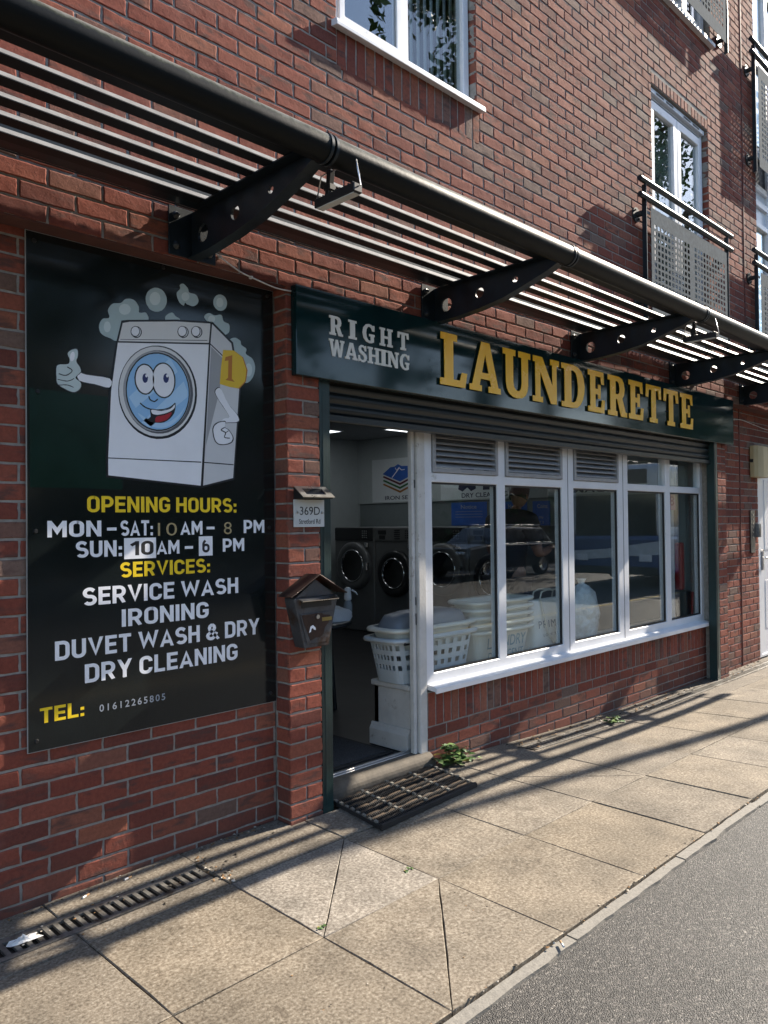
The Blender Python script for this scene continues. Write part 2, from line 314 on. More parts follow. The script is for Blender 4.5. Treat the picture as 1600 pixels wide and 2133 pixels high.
ASPHALT = asphalt_mat('asphalt', (.017, .0155, .0145), (.075, .068, .060), 175.0)
ROADM = asphalt_mat('worn_road', (.016, .015, .015), (.05, .046, .042), 60.0)
KERB = mat('concrete_edging', (.20, .185, .16), .85, var=.25, scale=60, bump=.5, bscale=120)
SOIL = mat('joint_dirt', (.035, .028, .02), 1, var=.4, scale=40, bump=.5)

# ------------------------------------------------------------------ text and flat lettering
def curve_mesh(cu, name):
    o = bpy.data.objects.new(name, cu); COL.objects.link(o)
    bpy.context.view_layer.update()
    me = bpy.data.meshes.new_from_object(o.evaluated_get(bpy.context.evaluated_depsgraph_get()))
    bpy.data.objects.remove(o); bpy.data.curves.remove(cu)
    v = np.array([q.co[:] for q in me.vertices]); f = [list(p.vertices) for p in me.polygons]
    bpy.data.meshes.remove(me)
    return v, f
_fc = {}
def text_geo(t, bold=.02, space=1.0):
    if (t, bold, space) not in _fc:
        cu = bpy.data.curves.new('t', 'FONT'); cu.body = t; cu.offset = bold; cu.space_character = space; cu.resolution_u = 4; cu.extrude = .5
        _fc[(t, bold, space)] = curve_mesh(cu, 't')
    return _fc[(t, bold, space)]
def text_on(mb, t, x0, x1, z0, z1, y, thick=.0006, bold=.02, space=1.0, mat=0, fr=None):
    # letters filling x0..x1, z0..z1, standing proud of plane y towards -y
    v, f = text_geo(t, bold, space); lo, hi = v.min(0), v.max(0); q = (v - lo) / (hi - lo)
    fr = fr or (lambda u, n, w: (u, y - n, w))
    vs = [fr(x0 + a * (x1 - x0), c * thick, z0 + b * (z1 - z0)) for a, b, c in q]
    return mb.add(vs, f, mat)
def _arc(cx, cz, rx, rz, a0, a1, n=7): return [(cx + rx * math.cos(R(a0 + (a1 - a0) * i / n)), cz + rz * math.sin(R(a0 + (a1 - a0) * i / n))) for i in range(n + 1)]
S_ = .185; H_ = S_ / 2
def din_glyph(c):
    h = H_; w = .64; q = .205
    def bowl(x0, x1, z0, z1, r=q): return [(x0, z1)] + _arc(x1 - r, z1 - r, r, r, 90, 0) + _arc(x1 - r, z0 + r, r, r, 0, -90) + [(x0, z0)]
    def ring(x0, x1, z0, z1, r=.198): p = _arc(x1 - r, z1 - r, r, r, 90, 0) + _arc(x1 - r, z0 + r, r, r, 0, -90) + _arc(x0 + r, z0 + r, r, r, 270, 180) + _arc(x0 + r, z1 - r, r, r, 180, 90); return p + [p[0], p[1]]
    L, Rr, T, B_ = h, w - h, 1 - h, h
    if c == 'I': return S_, [[(h, 0), (h, 1)]]
    if c in 'O0': w2 = w if c == 'O' else .60; return w2, [ring(L, w2 - h, B_, T)]
    if c == 'C': return w, [[(Rr, .68)] + _arc(Rr - q, T - q, q, q, 0, 90) + _arc(L + q, T - q, q, q, 90, 180) + _arc(L + q, B_ + q, q, q, 180, 270) + _arc(Rr - q, B_ + q, q, q, 270, 360) + [(Rr, .33)]]
    if c == 'G': return w, [[(Rr, .70)] + _arc(Rr - q, T - q, q, q, 0, 90) + _arc(L + q, T - q, q, q, 90, 180) + _arc(L + q, B_ + q, q, q, 180, 270) + _arc(Rr - q, B_ + q, q, q, 270, 360) + [(Rr, .455), (w * .52, .455)]]
    if c == 'U': return w, [[(L, 1)] + _arc(L + q, B_ + q, q, q, 180, 270) + _arc(Rr - q, B_ + q, q, q, 270, 360) + [(Rr, 1)]]
    if c == 'S': r2 = .205; return w * .97, [[(Rr - .035, .80)] + _arc(Rr - .03 - r2, T - r2, r2, r2, 35, 90) + _arc(L + r2, T - r2, r2, r2, 90, 180) + _arc(L + r2, .5 + r2 - .0, r2, r2 * .98, 180, 262) + _arc(Rr - r2, .5 - r2, r2, r2, 82, 0) + _arc(Rr - r2, B_ + r2, r2, r2, 0, -90) + _arc(L + .01 + r2, B_ + r2, r2, r2, 270, 212)]
    if c == 'D': return w, [[(h, 0), (h, 1)], bowl(h, Rr, B_, T)]
    if c == 'P': return w * .98, [[(h, 0), (h, 1)], bowl(h, Rr - .01, .40, T, .225)]
    if c == 'R': return w, [[(h, 0), (h, 1)], bowl(h, Rr - .01, .43, T, .22), [(w * .50, .46), (w - h * 1.02, 0)]]
    if c == 'E': return .56, [[(h, 0), (h, 1)], [(h, T), (.56, T)], [(h, .51), (.52, .51)], [(h, B_), (.56, B_)]]
    if c == 'L': return .54, [[(h, 0), (h, 1)], [(h, B_), (.54, B_)]]
    if c == 'T': return .60, [[(.30, 0), (.30, 1)], [(0, T), (.60, T)]]
    if c == 'H': return w, [[(h, 0), (h, 1)], [(Rr, 0), (Rr, 1)], [(h, .52), (Rr, .52)]]
    if c == 'N': return w + .02, [[(h, 0), (h, 1)], [(w + .02 - h, 0), (w + .02 - h, 1)], [(h * .95, 1.04), (w + .02 - h * .95, -.04)]]
    if c == 'M': return .80, [[(h, 0), (h, 1)], [(.80 - h, 0), (.80 - h, 1)], [(h * .9, 1.06), (.40, .36), (.80 - h * .9, 1.06)]]
    if c == 'A': return .72, [[(h * .85, -.05), (.36, 1.12), (.72 - h * .85, -.05)], [(.17, .27), (.55, .27)]]
    if c == 'V': return .70, [[(h * .85, 1.05), (.35, -.12), (.70 - h * .85, 1.05)]]
    if c == 'W': return 1.02, [[(h * .85, 1.05), (.275, -.15), (.51, 1.05), (.745, -.15), (1.02 - h * .85, 1.05)]]
    if c == 'Y': return .68, [[(h * .85, 1.05), (.34, .42), (.68 - h * .85, 1.05)], [(.34, 0), (.34, .48)]]
    if c == '&': return .74, [[(.72, .02), (.24, .60)] + _arc(.34, .74, .15, .165, 215, -40) + [(.20, .42)] + _arc(.29, .27, .20, .18, 150, 330) + [(.62, .45)]]
    if c == ':': return S_ + .02, [[(h + .01, 0), (h + .01, .20)], [(h + .01, .42), (h + .01, .62)]]
    if c == '-': return .40, [[(0, .42), (.40, .42)]]
    if c == '1': return .40, [[(.40 - h, 0), (.40 - h, 1)], [(.40 - h, .93), (.02, .70)]]
    if c == '6': return .60, [ring(L, .60 - h, B_, .58, .19), [(L, .34)] + _arc(L + .34, .60, .34, .33, 180, 118)]
    return .3, []
def din_text(mb, t, x0, x1, z0, z1, y, mat=0, fr=None):
    fr = fr or (lambda u, n, w: (u, y - n, w)); pen = 0; G = []
    for ch in t:
        if ch == ' ': pen += .27; continue
        w, st = din_glyph(ch); G += [[(a + pen, b) for a, b in s] for s in st]; pen += w + .095
    tot = pen - .095; k = 0
    for st in G:
        P = [np.array(st[0])]; Lf = []; Rt = []
        for p in st[1:]:
            if np.linalg.norm(np.array(p) - P[-1]) > .004: P.append(np.array(p))
        for i, p in enumerate(P):
            a = P[max(i - 1, 0)]; b = P[min(i + 1, len(P) - 1)]
            d0 = p - a if i else b - p; d1 = b - p if i < len(P) - 1 else p - a
            d0 = d0 / (np.linalg.norm(d0) + 1e-9); d1 = d1 / (np.linalg.norm(d1) + 1e-9); n0 = np.array([-d0[1], d0[0]]); n1 = np.array([-d1[1], d1[0]]); m = n0 + n1; m = m / (np.linalg.norm(m) + 1e-9); l = H_ / max(.13 if len(P) <= 5 else .6, abs(m @ n0))
            Lf.append(p + m * l); Rt.append(p - m * l)
        off = .00035 + .00003 * (k % 7); k += 1; n = len(P); V = []
        for q in Lf + Rt: V.append(fr(x0 + q[0] / tot * (x1 - x0), off, z0 + min(1.0, max(0.0, q[1])) * (z1 - z0)))
        mb.add(V, [(i, i + 1, n + i + 1, n + i) for i in range(n - 1)], mat)
    return mb
SER = {
 'L': (.83, [[(0,0),(.76,0),(.83,.29),(.66,.29),(.60,.13),(.40,.13),(.40,.87),(.52,.87),(.52,1),(.03,1),(.03,.87),(.13,.87),(.13,.13),(0,.13)]]),
 'A': (1.0, [[(0,0),(.38,0),(.38,.12),(.31,.12),(.35,.25),(.65,.25),(.69,.12),(.60,.12),(.60,0),(1,0),(1,.12),(.92,.12),(.64,1),(.38,1),(.08,.12),(0,.12)],[(.39,.38),(.61,.38),(.50,.76)]]),
 'U': (1.0, [[(0,1),(.45,1),(.45,.87),(.36,.87),(.36,.32),(.38,.21),(.44,.15),(.52,.13),(.60,.15),(.65,.21),(.67,.32),(.67,.87),(.56,.87),(.56,1),(1,1),(1,.87),(.91,.87),(.91,.30),(.88,.16),(.80,.05),(.67,-.01),(.5,-.03),(.34,-.01),(.20,.06),(.13,.16),(.10,.30),(.10,.87),(0,.87)]]),
 'N': (1.0, [[(0,0),(.37,0),(.37,.12),(.28,.12),(.28,.68),(.68,0),(.9,0),(.9,.87),(1,.87),(1,1),(.66,1),(.66,.87),(.74,.87),(.74,.40),(.36,1),(.02,1),(.02,.87),(.10,.87),(.10,.12),(0,.12)]]),
 'D': (.97, [[(0,0),(.5,0),(.64,.02),(.78,.10),(.89,.23),(.95,.38),(.97,.55),(.93,.74),(.83,.89),(.68,.97),(.5,1),(0,1),(0,.87),(.12,.87),(.12,.12),(0,.12)],[(.40,.13),(.5,.13),(.60,.18),(.67,.32),(.69,.52),(.66,.70),(.60,.82),(.5,.87),(.40,.87)]]),
 'E': (.93, [[(0,0),(.88,0),(.93,.32),(.77,.32),(.72,.13),(.40,.13),(.40,.44),(.55,.44),(.55,.34),(.69,.34),(.69,.68),(.55,.68),(.55,.57),(.40,.57),(.40,.87),(.70,.87),(.74,.70),(.89,.70),(.86,1),(0,1),(0,.87),(.12,.87),(.12,.13),(0,.13)]]),
 'R': (1.0, [[(0,0),(.48,0),(.48,.12),(.40,.12),(.40,.42),(.48,.42),(.68,0),(1,0),(1,.12),(.92,.12),(.75,.46),(.84,.55),(.88,.70),(.84,.86),(.74,.96),(.58,1),(0,1),(0,.87),(.12,.87),(.12,.12),(0,.12)],[(.40,.55),(.52,.55),(.60,.60),(.62,.71),(.59,.82),(.52,.87),(.40,.87)]]),
 'T': (1.0, [[(.25,0),(.75,0),(.75,.12),(.64,.12),(.64,.87),(.80,.87),(.84,.66),(1,.66),(.97,1),(.03,1),(0,.66),(.16,.66),(.20,.87),(.36,.87),(.36,.12),(.25,.12)]]),
 'I': (1.0, [[(0,0),(1,0),(1,.12),(.8,.12),(.8,.88),(1,.88),(1,1),(0,1),(0,.88),(.2,.88),(.2,.12),(0,.12)]]),
 'H': (1.0, [[(0,0),(.42,0),(.42,.12),(.34,.12),(.34,.43),(.66,.43),(.66,.12),(.58,.12),(.58,0),(1,0),(1,.12),(.90,.12),(.90,.88),(1,.88),(1,1),(.58,1),(.58,.88),(.66,.88),(.66,.56),(.34,.56),(.34,.88),(.42,.88),(.42,1),(0,1),(0,.88),(.10,.88),(.10,.12),(0,.12)]]),
 'W': (1.0, [[(.22,0),(.40,0),(.51,.55),(.62,0),(.80,0),(.95,.88),(1,.88),(1,1),(.72,1),(.72,.88),(.79,.88),(.71,.35),(.58,1),(.44,1),(.31,.35),(.24,.88),(.31,.88),(.31,1),(0,1),(0,.88),(.06,.88)]]),
 'G': (1.0, [[(1,.92),(.99,.66),(.83,.66),(.76,.80),(.62,.88),(.46,.84),(.36,.70),(.33,.50),(.37,.28),(.48,.14),(.62,.11),(.70,.15),(.70,.36),(.58,.36),(.58,.48),(1,.48),(1,.36),(.94,.36),(.94,.06),(.78,.0),(.58,-.02),(.32,.04),(.12,.22),(.05,.50),(.12,.78),(.32,.97),(.56,1.02),(.74,.99),(.88,.92),(.90,.97),(.98,.97)]]),
 'S': (1.0, [[(.02,.36),(.18,.36),(.24,.18),(.42,.10),(.62,.13),(.68,.25),(.58,.36),(.30,.46),(.12,.58),(.06,.74),(.14,.91),(.34,1.01),(.56,1.01),(.74,.93),(.76,.99),(.90,.99),(.90,.67),(.75,.67),(.66,.84),(.50,.90),(.36,.86),(.33,.75),(.42,.67),(.72,.56),(.92,.43),(.97,.26),(.88,.09),(.66,-.02),(.40,-.02),(.20,.07),(.17,0),(.02,0)]]),
}
def serif_letter(mb, ch, x0, x1, z0, z1, y, thick, mat=0):
    w, polys = SER[ch]; cu = bpy.data.curves.new('g', 'CURVE'); cu.dimensions = '2D'; cu.fill_mode = 'BOTH'; cu.extrude = .5
    for pl in polys:
        s = cu.splines.new('POLY'); s.points.add(len(pl) - 1); s.use_cyclic_u = True
        for i, (a, b) in enumerate(pl): s.points[i].co = (a, b, 0, 1)
    v, f = curve_mesh(cu, 'g')
    return mb.add([(x0 + (a / w) * (x1 - x0), y - (c + .5) * thick, z0 + b * (z1 - z0)) for a, b, c in v], f, mat)
def flat_poly(mb, pts, fr, thick=.0002, mat=0):
    n = len(pts); return mb.add([fr(a, 0, b) for a, b in pts] + [fr(a, thick, b) for a, b in pts], [tuple(range(n)), tuple(range(n, 2 * n))[::-1]] + [(i, (i + 1) % n, n + (i + 1) % n, n + i) for i in range(n)], mat)

# ------------------------------------------------------------------ brickwork
def bricks(mb, rects, fr, nx=6, nz=4, rough=.0007, depth=.016, mat=0):
    for (a0, a1, z0, z1) in rects:
        w, h = a1 - a0, z1 - z0
        if w < .008 or h < .008: continue
        kx = max(3, min(nx, int(round(nx * w / .215)) + 1)); e = min(.0045, w * .2, h * .2)
        us = np.linspace(e, w - e, kx); ws = np.linspace(e, h - e, nz)
        U, W = np.meshgrid(us, ws, indexing='ij'); nu, nw = U.shape
        tl = rng.normal(0, .0005, 3); Nn = tl[0] + tl[1] * (U / w - .5) * 1.6 + tl[2] * (W / h - .5) + rng.normal(0, rough, U.shape)
        Nn = np.clip(Nn, -.0018, .0022); edge = np.zeros(U.shape, bool); edge[0] = edge[-1] = True; edge[:, 0] = edge[:, -1] = True
        U = U + np.where(edge, rng.normal(0, .0010, U.shape), 0); W = W + np.where(edge, rng.normal(0, .0008, W.shape), 0)
        r = (float(rng.random()), float(rng.random())); I = lambda i, j: i * nw + j
        mb.add([fr(a0 + U[i, j], Nn[i, j], z0 + W[i, j]) for i in range(nu) for j in range(nw)], [(I(i, j), I(i + 1, j), I(i + 1, j + 1), I(i, j + 1)) for i in range(nu - 1) for j in range(nw - 1)], mat, True, r)
        ring = [(i, 0) for i in range(nu)] + [(nu - 1, j) for j in range(1, nw)] + [(i, nw - 1) for i in range(nu - 2, -1, -1)] + [(0, j) for j in range(nw - 2, 0, -1)]
        n = len(ring); A = []; B_ = []; C_ = []
        for i, j in ring:
            u, q = U[i, j], W[i, j]; uo = u + (-e if i == 0 else e if i == nu - 1 else 0); qo = q + (-e if j == 0 else e if j == nw - 1 else 0); d = abs(rng.normal(.0026, .0009))
            A.append(fr(a0 + u, Nn[i, j], z0 + q)); B_.append(fr(a0 + uo, Nn[i, j] - d, z0 + qo)); C_.append(fr(a0 + uo, -depth, z0 + qo))
        mb.add(A + B_ + C_, [(k, (k + 1) % n, n + (k + 1) % n, n + k) for k in range(n)] + [(n + k, n + (k + 1) % n, 2 * n + (k + 1) % n, 2 * n + k) for k in range(n)], mat, False, r)
def course_rects(a0, a1, z0, z1, zbase, abase, holes=(), J=.010):
    out = []; k0 = int(math.floor((z0 - zbase) / .075)); k1 = int(math.ceil((z1 - zbase) / .075))
    for k in range(k0, k1):
        b0 = max(z0, zbase + k * .075 + J / 2); b1 = min(z1, zbase + (k + 1) * .075 - J / 2)
        if b1 - b0 < .02: continue
        zm = (b0 + b1) / 2; cuts = sorted([(h[0], h[1]) for h in holes if h[2] < zm < h[3]])
        spans = [(a0, a1)]
        for c0, c1 in cuts:
            ns = []
            for s0, s1 in spans:
                if c1 <= s0 or c0 >= s1: ns.append((s0, s1))
                else:
                    if c0 > s0: ns.append((s0, c0))
                    if c1 < s1: ns.append((c1, s1))
            spans = ns
        off = abase + (.1125 if k % 2 else 0)
        for s0, s1 in spans:
            m = math.floor((s0 - off) / .225)
            while off + m * .225 < s1:
                x0 = max(s0, off + m * .225 + J / 2); x1 = min(s1, off + (m + 1) * .225 - J / 2); m += 1
                if x1 - x0 > .012: out.append((x0, x1, b0, b1))
    return out
def soldier_rects(a0, a1, z0, z1, J=.010):
    n = max(1, int(round((a1 - a0) / .075))); p = (a1 - a0) / n
    return [(a0 + i * p + J / 2, a0 + (i + 1) * p - J / 2, z0 + J / 2, z1 - J / 2) for i in range(n)]
def mortar_sheet(mb, a0, a1, z0, z1, holes, n_front, n_back, fr, mat=1):
    us = sorted({a0, a1, *[min(max(q, a0), a1) for h in holes for q in h[:2]]}); ws = sorted({z0, z1, *[min(max(q, z0), z1) for h in holes for q in h[2:]]})
    sol = lambda i, j: not any(h[0] < (us[i] + us[i + 1]) / 2 < h[1] and h[2] < (ws[j] + ws[j + 1]) / 2 < h[3] for h in holes)
    return mb.sheet(us, ws, sol, n_front, n_back, fr, mat)
def F_front(y0): return lambda a, n, z: (a, y0 - n, z)
def F_left(x0): return lambda a, n, z: (x0 - n, a, z)      # face looking towards -x
def F_right(x0): return lambda a, n, z: (x0 + n, a, z)

ART = [
('foam_bubble','foam',1,[(-0.913,2.326),(-0.918,2.332),(-0.921,2.340),(-0.923,2.349),(-0.923,2.357),(-0.921,2.366),(-0.918,2.374),(-0.913,2.382),(-0.908,2.389),(-0.901,2.393),(-0.891,2.395),(-0.882,2.397),(-0.877,2.401),(-0.876,2.408),(-0.879,2.415),(-0.882,2.423),(-0.883,2.431),(-0.880,2.440),(-0.875,2.448),(-0.869,2.457),(-0.862,2.463),(-0.854,2.467),(-0.843,2.469),(-0.833,2.471),(-0.824,2.474),(-0.818,2.479),(-0.813,2.485),(-0.808,2.491),(-0.801,2.496),(-0.792,2.499),(-0.782,2.501),(-0.772,2.501),(-0.763,2.499),(-0.756,2.495),(-0.750,2.489),(-0.745,2.482),(-0.741,2.475),(-0.740,2.468),(-0.740,2.459),(-0.741,2.452),(-0.738,2.448),(-0.732,2.448),(-0.724,2.450),(-0.715,2.453),(-0.708,2.454),(-0.702,2.450),(-0.698,2.443),(-0.694,2.436),(-0.694,2.429),(-0.694,2.423),(-0.696,2.418),(-0.701,2.412),(-0.712,2.405),(-0.731,2.396),(-0.756,2.387),(-0.782,2.377),(-0.802,2.365),(-0.815,2.351),(-0.824,2.334),(-0.831,2.318),(-0.839,2.308),(-0.847,2.305),(-0.856,2.306),(-0.865,2.310),(-0.874,2.313),(-0.884,2.315),(-0.895,2.317),(-0.905,2.321)]),
('foam_bubble','foam',1,[(-0.604,2.541),(-0.603,2.533),(-0.603,2.524),(-0.604,2.516),(-0.607,2.507),(-0.611,2.499),(-0.616,2.491),(-0.622,2.484),(-0.628,2.478),(-0.636,2.474),(-0.644,2.470),(-0.652,2.468),(-0.660,2.466),(-0.668,2.467),(-0.676,2.468),(-0.683,2.471),(-0.690,2.475),(-0.695,2.481),(-0.700,2.487),(-0.704,2.494),(-0.706,2.502),(-0.707,2.510),(-0.707,2.518),(-0.706,2.527),(-0.703,2.535),(-0.700,2.543),(-0.695,2.551),(-0.689,2.557),(-0.683,2.563),(-0.675,2.568),(-0.668,2.572),(-0.660,2.575),(-0.651,2.576),(-0.643,2.576),(-0.635,2.574),(-0.628,2.572),(-0.621,2.568),(-0.615,2.562),(-0.611,2.556),(-0.607,2.549)]),
('foam_bubble','foam',1,[(-0.553,2.569),(-0.551,2.576),(-0.545,2.583),(-0.539,2.589),(-0.535,2.595),(-0.534,2.600),(-0.535,2.605),(-0.537,2.609),(-0.536,2.613),(-0.532,2.617),(-0.528,2.620),(-0.522,2.622),(-0.517,2.622),(-0.511,2.620),(-0.505,2.616),(-0.499,2.611),(-0.494,2.607),(-0.492,2.602),(-0.491,2.597),(-0.490,2.592),(-0.486,2.588),(-0.479,2.587),(-0.469,2.587),(-0.459,2.587),(-0.451,2.584),(-0.445,2.579),(-0.441,2.571),(-0.438,2.563),(-0.438,2.556),(-0.441,2.548),(-0.447,2.540),(-0.454,2.534),(-0.462,2.529),(-0.470,2.527),(-0.480,2.527),(-0.489,2.529),(-0.496,2.530),(-0.501,2.531),(-0.504,2.534),(-0.507,2.536),(-0.509,2.536),(-0.511,2.533),(-0.513,2.528),(-0.514,2.523),(-0.517,2.521),(-0.522,2.522),(-0.528,2.524),(-0.534,2.528),(-0.540,2.533),(-0.544,2.541),(-0.549,2.550),(-0.552,2.560)]),
('foam_bubble','foam',1,[(-0.280,2.586),(-0.280,2.580),(-0.280,2.574),(-0.281,2.568),(-0.283,2.562),(-0.286,2.556),(-0.290,2.550),(-0.294,2.546),(-0.300,2.541),(-0.305,2.538),(-0.311,2.536),(-0.317,2.534),(-0.323,2.534),(-0.329,2.534),(-0.335,2.535),(-0.340,2.538),(-0.345,2.541),(-0.349,2.545),(-0.352,2.549),(-0.355,2.554),(-0.356,2.560),(-0.357,2.566),(-0.357,2.572),(-0.356,2.579),(-0.354,2.584),(-0.351,2.590),(-0.347,2.596),(-0.343,2.600),(-0.338,2.605),(-0.332,2.608),(-0.326,2.611),(-0.320,2.612),(-0.314,2.613),(-0.308,2.612),(-0.302,2.611),(-0.297,2.609),(-0.292,2.606),(-0.288,2.602),(-0.285,2.597),(-0.282,2.592)]),
('foam_bubble','foam',1,[(-0.611,2.451),(-0.609,2.456),(-0.605,2.461),(-0.601,2.465),(-0.596,2.469),(-0.591,2.472),(-0.585,2.475),(-0.579,2.478),(-0.574,2.478),(-0.570,2.476),(-0.567,2.473),(-0.563,2.468),(-0.559,2.465),(-0.554,2.462),(-0.547,2.460),(-0.541,2.458),(-0.537,2.455),(-0.535,2.451),(-0.534,2.447),(-0.536,2.442),(-0.542,2.438),(-0.555,2.434),(-0.573,2.430),(-0.591,2.427),(-0.604,2.427),(-0.610,2.431),(-0.612,2.437),(-0.612,2.445)]),
('foam_bubble','foam',1,[(-0.408,2.486),(-0.407,2.493),(-0.401,2.501),(-0.392,2.507),(-0.383,2.511),(-0.376,2.512),(-0.368,2.510),(-0.359,2.507),(-0.351,2.506),(-0.341,2.508),(-0.331,2.512),(-0.321,2.515),(-0.313,2.515),(-0.308,2.510),(-0.306,2.502),(-0.304,2.494),(-0.301,2.487),(-0.293,2.484),(-0.284,2.482),(-0.275,2.481),(-0.269,2.476),(-0.266,2.468),(-0.266,2.458),(-0.267,2.447),(-0.271,2.438),(-0.278,2.431),(-0.287,2.425),(-0.297,2.420),(-0.308,2.420),(-0.319,2.424),(-0.332,2.432),(-0.344,2.441),(-0.357,2.450),(-0.371,2.459),(-0.387,2.468),(-0.400,2.477)]),
('foam_bubble','foam',1,[(-0.272,2.387),(-0.268,2.400),(-0.260,2.409),(-0.250,2.414),(-0.241,2.417),(-0.232,2.418),(-0.222,2.416),(-0.213,2.412),(-0.206,2.409),(-0.203,2.404),(-0.202,2.399),(-0.202,2.393),(-0.199,2.388),(-0.193,2.385),(-0.184,2.381),(-0.175,2.378),(-0.170,2.374),(-0.169,2.368),(-0.171,2.361),(-0.174,2.354),(-0.172,2.348),(-0.165,2.343),(-0.154,2.339),(-0.142,2.335),(-0.133,2.328),(-0.126,2.318),(-0.121,2.307),(-0.118,2.294),(-0.118,2.281),(-0.120,2.267),(-0.125,2.252),(-0.132,2.238),(-0.140,2.227),(-0.149,2.217),(-0.161,2.208),(-0.173,2.204),(-0.186,2.207),(-0.202,2.219),(-0.219,2.240),(-0.235,2.264),(-0.248,2.288),(-0.258,2.313),(-0.266,2.340),(-0.271,2.366)]),
('bubble_highlight','foamhi',2,[(-0.634,2.531),(-0.635,2.526),(-0.636,2.521),(-0.637,2.516),(-0.640,2.512),(-0.642,2.508),(-0.646,2.504),(-0.649,2.501),(-0.653,2.498),(-0.657,2.497),(-0.662,2.495),(-0.666,2.495),(-0.670,2.495),(-0.674,2.496),(-0.677,2.498),(-0.680,2.501),(-0.683,2.503),(-0.685,2.507),(-0.687,2.511),(-0.688,2.515),(-0.688,2.520),(-0.688,2.525),(-0.687,2.530),(-0.685,2.534),(-0.683,2.539),(-0.680,2.543),(-0.677,2.546),(-0.673,2.550),(-0.669,2.552),(-0.665,2.554),(-0.661,2.555),(-0.657,2.556),(-0.653,2.555),(-0.649,2.554),(-0.645,2.553),(-0.642,2.550),(-0.639,2.547),(-0.637,2.544),(-0.636,2.540),(-0.635,2.535)]),
('bubble_highlight','foamhi',2,[(-0.871,2.362),(-0.871,2.358),(-0.872,2.355),(-0.873,2.351),(-0.874,2.348),(-0.875,2.345),(-0.877,2.342),(-0.880,2.340),(-0.882,2.338),(-0.884,2.337),(-0.887,2.336),(-0.889,2.336),(-0.892,2.336),(-0.894,2.337),(-0.896,2.339),(-0.898,2.341),(-0.899,2.343),(-0.901,2.346),(-0.901,2.349),(-0.902,2.353),(-0.902,2.357),(-0.902,2.360),(-0.901,2.364),(-0.900,2.368),(-0.899,2.371),(-0.898,2.374),(-0.896,2.377),(-0.894,2.379),(-0.891,2.381),(-0.889,2.382),(-0.886,2.383),(-0.884,2.383),(-0.882,2.382),(-0.879,2.381),(-0.877,2.380),(-0.875,2.378),(-0.874,2.375),(-0.873,2.372),(-0.872,2.369),(-0.871,2.366)]),
('bubble_highlight','foamhi',2,[(-0.779,2.455),(-0.779,2.451),(-0.780,2.447),(-0.782,2.443),(-0.784,2.440),(-0.787,2.437),(-0.790,2.433),(-0.794,2.431),(-0.798,2.429),(-0.802,2.427),(-0.806,2.426),(-0.810,2.425),(-0.815,2.426),(-0.819,2.426),(-0.822,2.428),(-0.825,2.429),(-0.828,2.432),(-0.830,2.434),(-0.832,2.438),(-0.833,2.441),(-0.833,2.445),(-0.833,2.449),(-0.832,2.452),(-0.830,2.456),(-0.828,2.460),(-0.825,2.463),(-0.822,2.466),(-0.818,2.469),(-0.814,2.471),(-0.810,2.473),(-0.806,2.474),(-0.802,2.474),(-0.798,2.474),(-0.794,2.474),(-0.790,2.472),(-0.787,2.470),(-0.784,2.468),(-0.782,2.465),(-0.780,2.462),(-0.779,2.459)]),
('bubble_highlight','foamhi',2,[(-0.487,2.569),(-0.488,2.566),(-0.488,2.562),(-0.490,2.559),(-0.491,2.556),(-0.494,2.553),(-0.496,2.551),(-0.499,2.549),(-0.502,2.547),(-0.505,2.546),(-0.508,2.545),(-0.511,2.544),(-0.514,2.544),(-0.517,2.545),(-0.520,2.546),(-0.522,2.548),(-0.524,2.550),(-0.526,2.552),(-0.527,2.555),(-0.528,2.558),(-0.528,2.561),(-0.528,2.564),(-0.527,2.567),(-0.526,2.570),(-0.524,2.573),(-0.522,2.576),(-0.520,2.578),(-0.517,2.581),(-0.514,2.582),(-0.511,2.584),(-0.508,2.585),(-0.504,2.585),(-0.501,2.585),(-0.498,2.584),(-0.496,2.583),(-0.493,2.582),(-0.491,2.580),(-0.490,2.577),(-0.488,2.575),(-0.488,2.572)]),
('bubble_highlight','foamhi',2,[(-0.301,2.578),(-0.301,2.574),(-0.302,2.570),(-0.303,2.567),(-0.305,2.563),(-0.307,2.560),(-0.309,2.558),(-0.312,2.555),(-0.315,2.553),(-0.318,2.552),(-0.321,2.551),(-0.324,2.551),(-0.327,2.551),(-0.330,2.552),(-0.333,2.553),(-0.335,2.555),(-0.337,2.557),(-0.339,2.560),(-0.340,2.563),(-0.340,2.566),(-0.341,2.570),(-0.340,2.573),(-0.340,2.577),(-0.338,2.580),(-0.337,2.584),(-0.335,2.587),(-0.332,2.590),(-0.330,2.592),(-0.327,2.594),(-0.324,2.595),(-0.321,2.596),(-0.318,2.597),(-0.315,2.596),(-0.312,2.596),(-0.309,2.594),(-0.307,2.592),(-0.305,2.590),(-0.303,2.587),(-0.302,2.584),(-0.301,2.581)]),
('bubble_highlight','foamhi',2,[(-0.348,2.489),(-0.348,2.486),(-0.349,2.483),(-0.350,2.481),(-0.352,2.478),(-0.354,2.476),(-0.356,2.474),(-0.359,2.472),(-0.361,2.470),(-0.364,2.469),(-0.367,2.469),(-0.370,2.468),(-0.373,2.468),(-0.376,2.469),(-0.379,2.470),(-0.381,2.471),(-0.383,2.473),(-0.385,2.475),(-0.386,2.477),(-0.386,2.479),(-0.387,2.482),(-0.386,2.485),(-0.386,2.487),(-0.384,2.490),(-0.383,2.493),(-0.381,2.495),(-0.379,2.497),(-0.376,2.499),(-0.373,2.500),(-0.370,2.502),(-0.367,2.502),(-0.364,2.503),(-0.361,2.502),(-0.358,2.502),(-0.356,2.501),(-0.353,2.500),(-0.351,2.498),(-0.350,2.496),(-0.349,2.494),(-0.348,2.491)]),
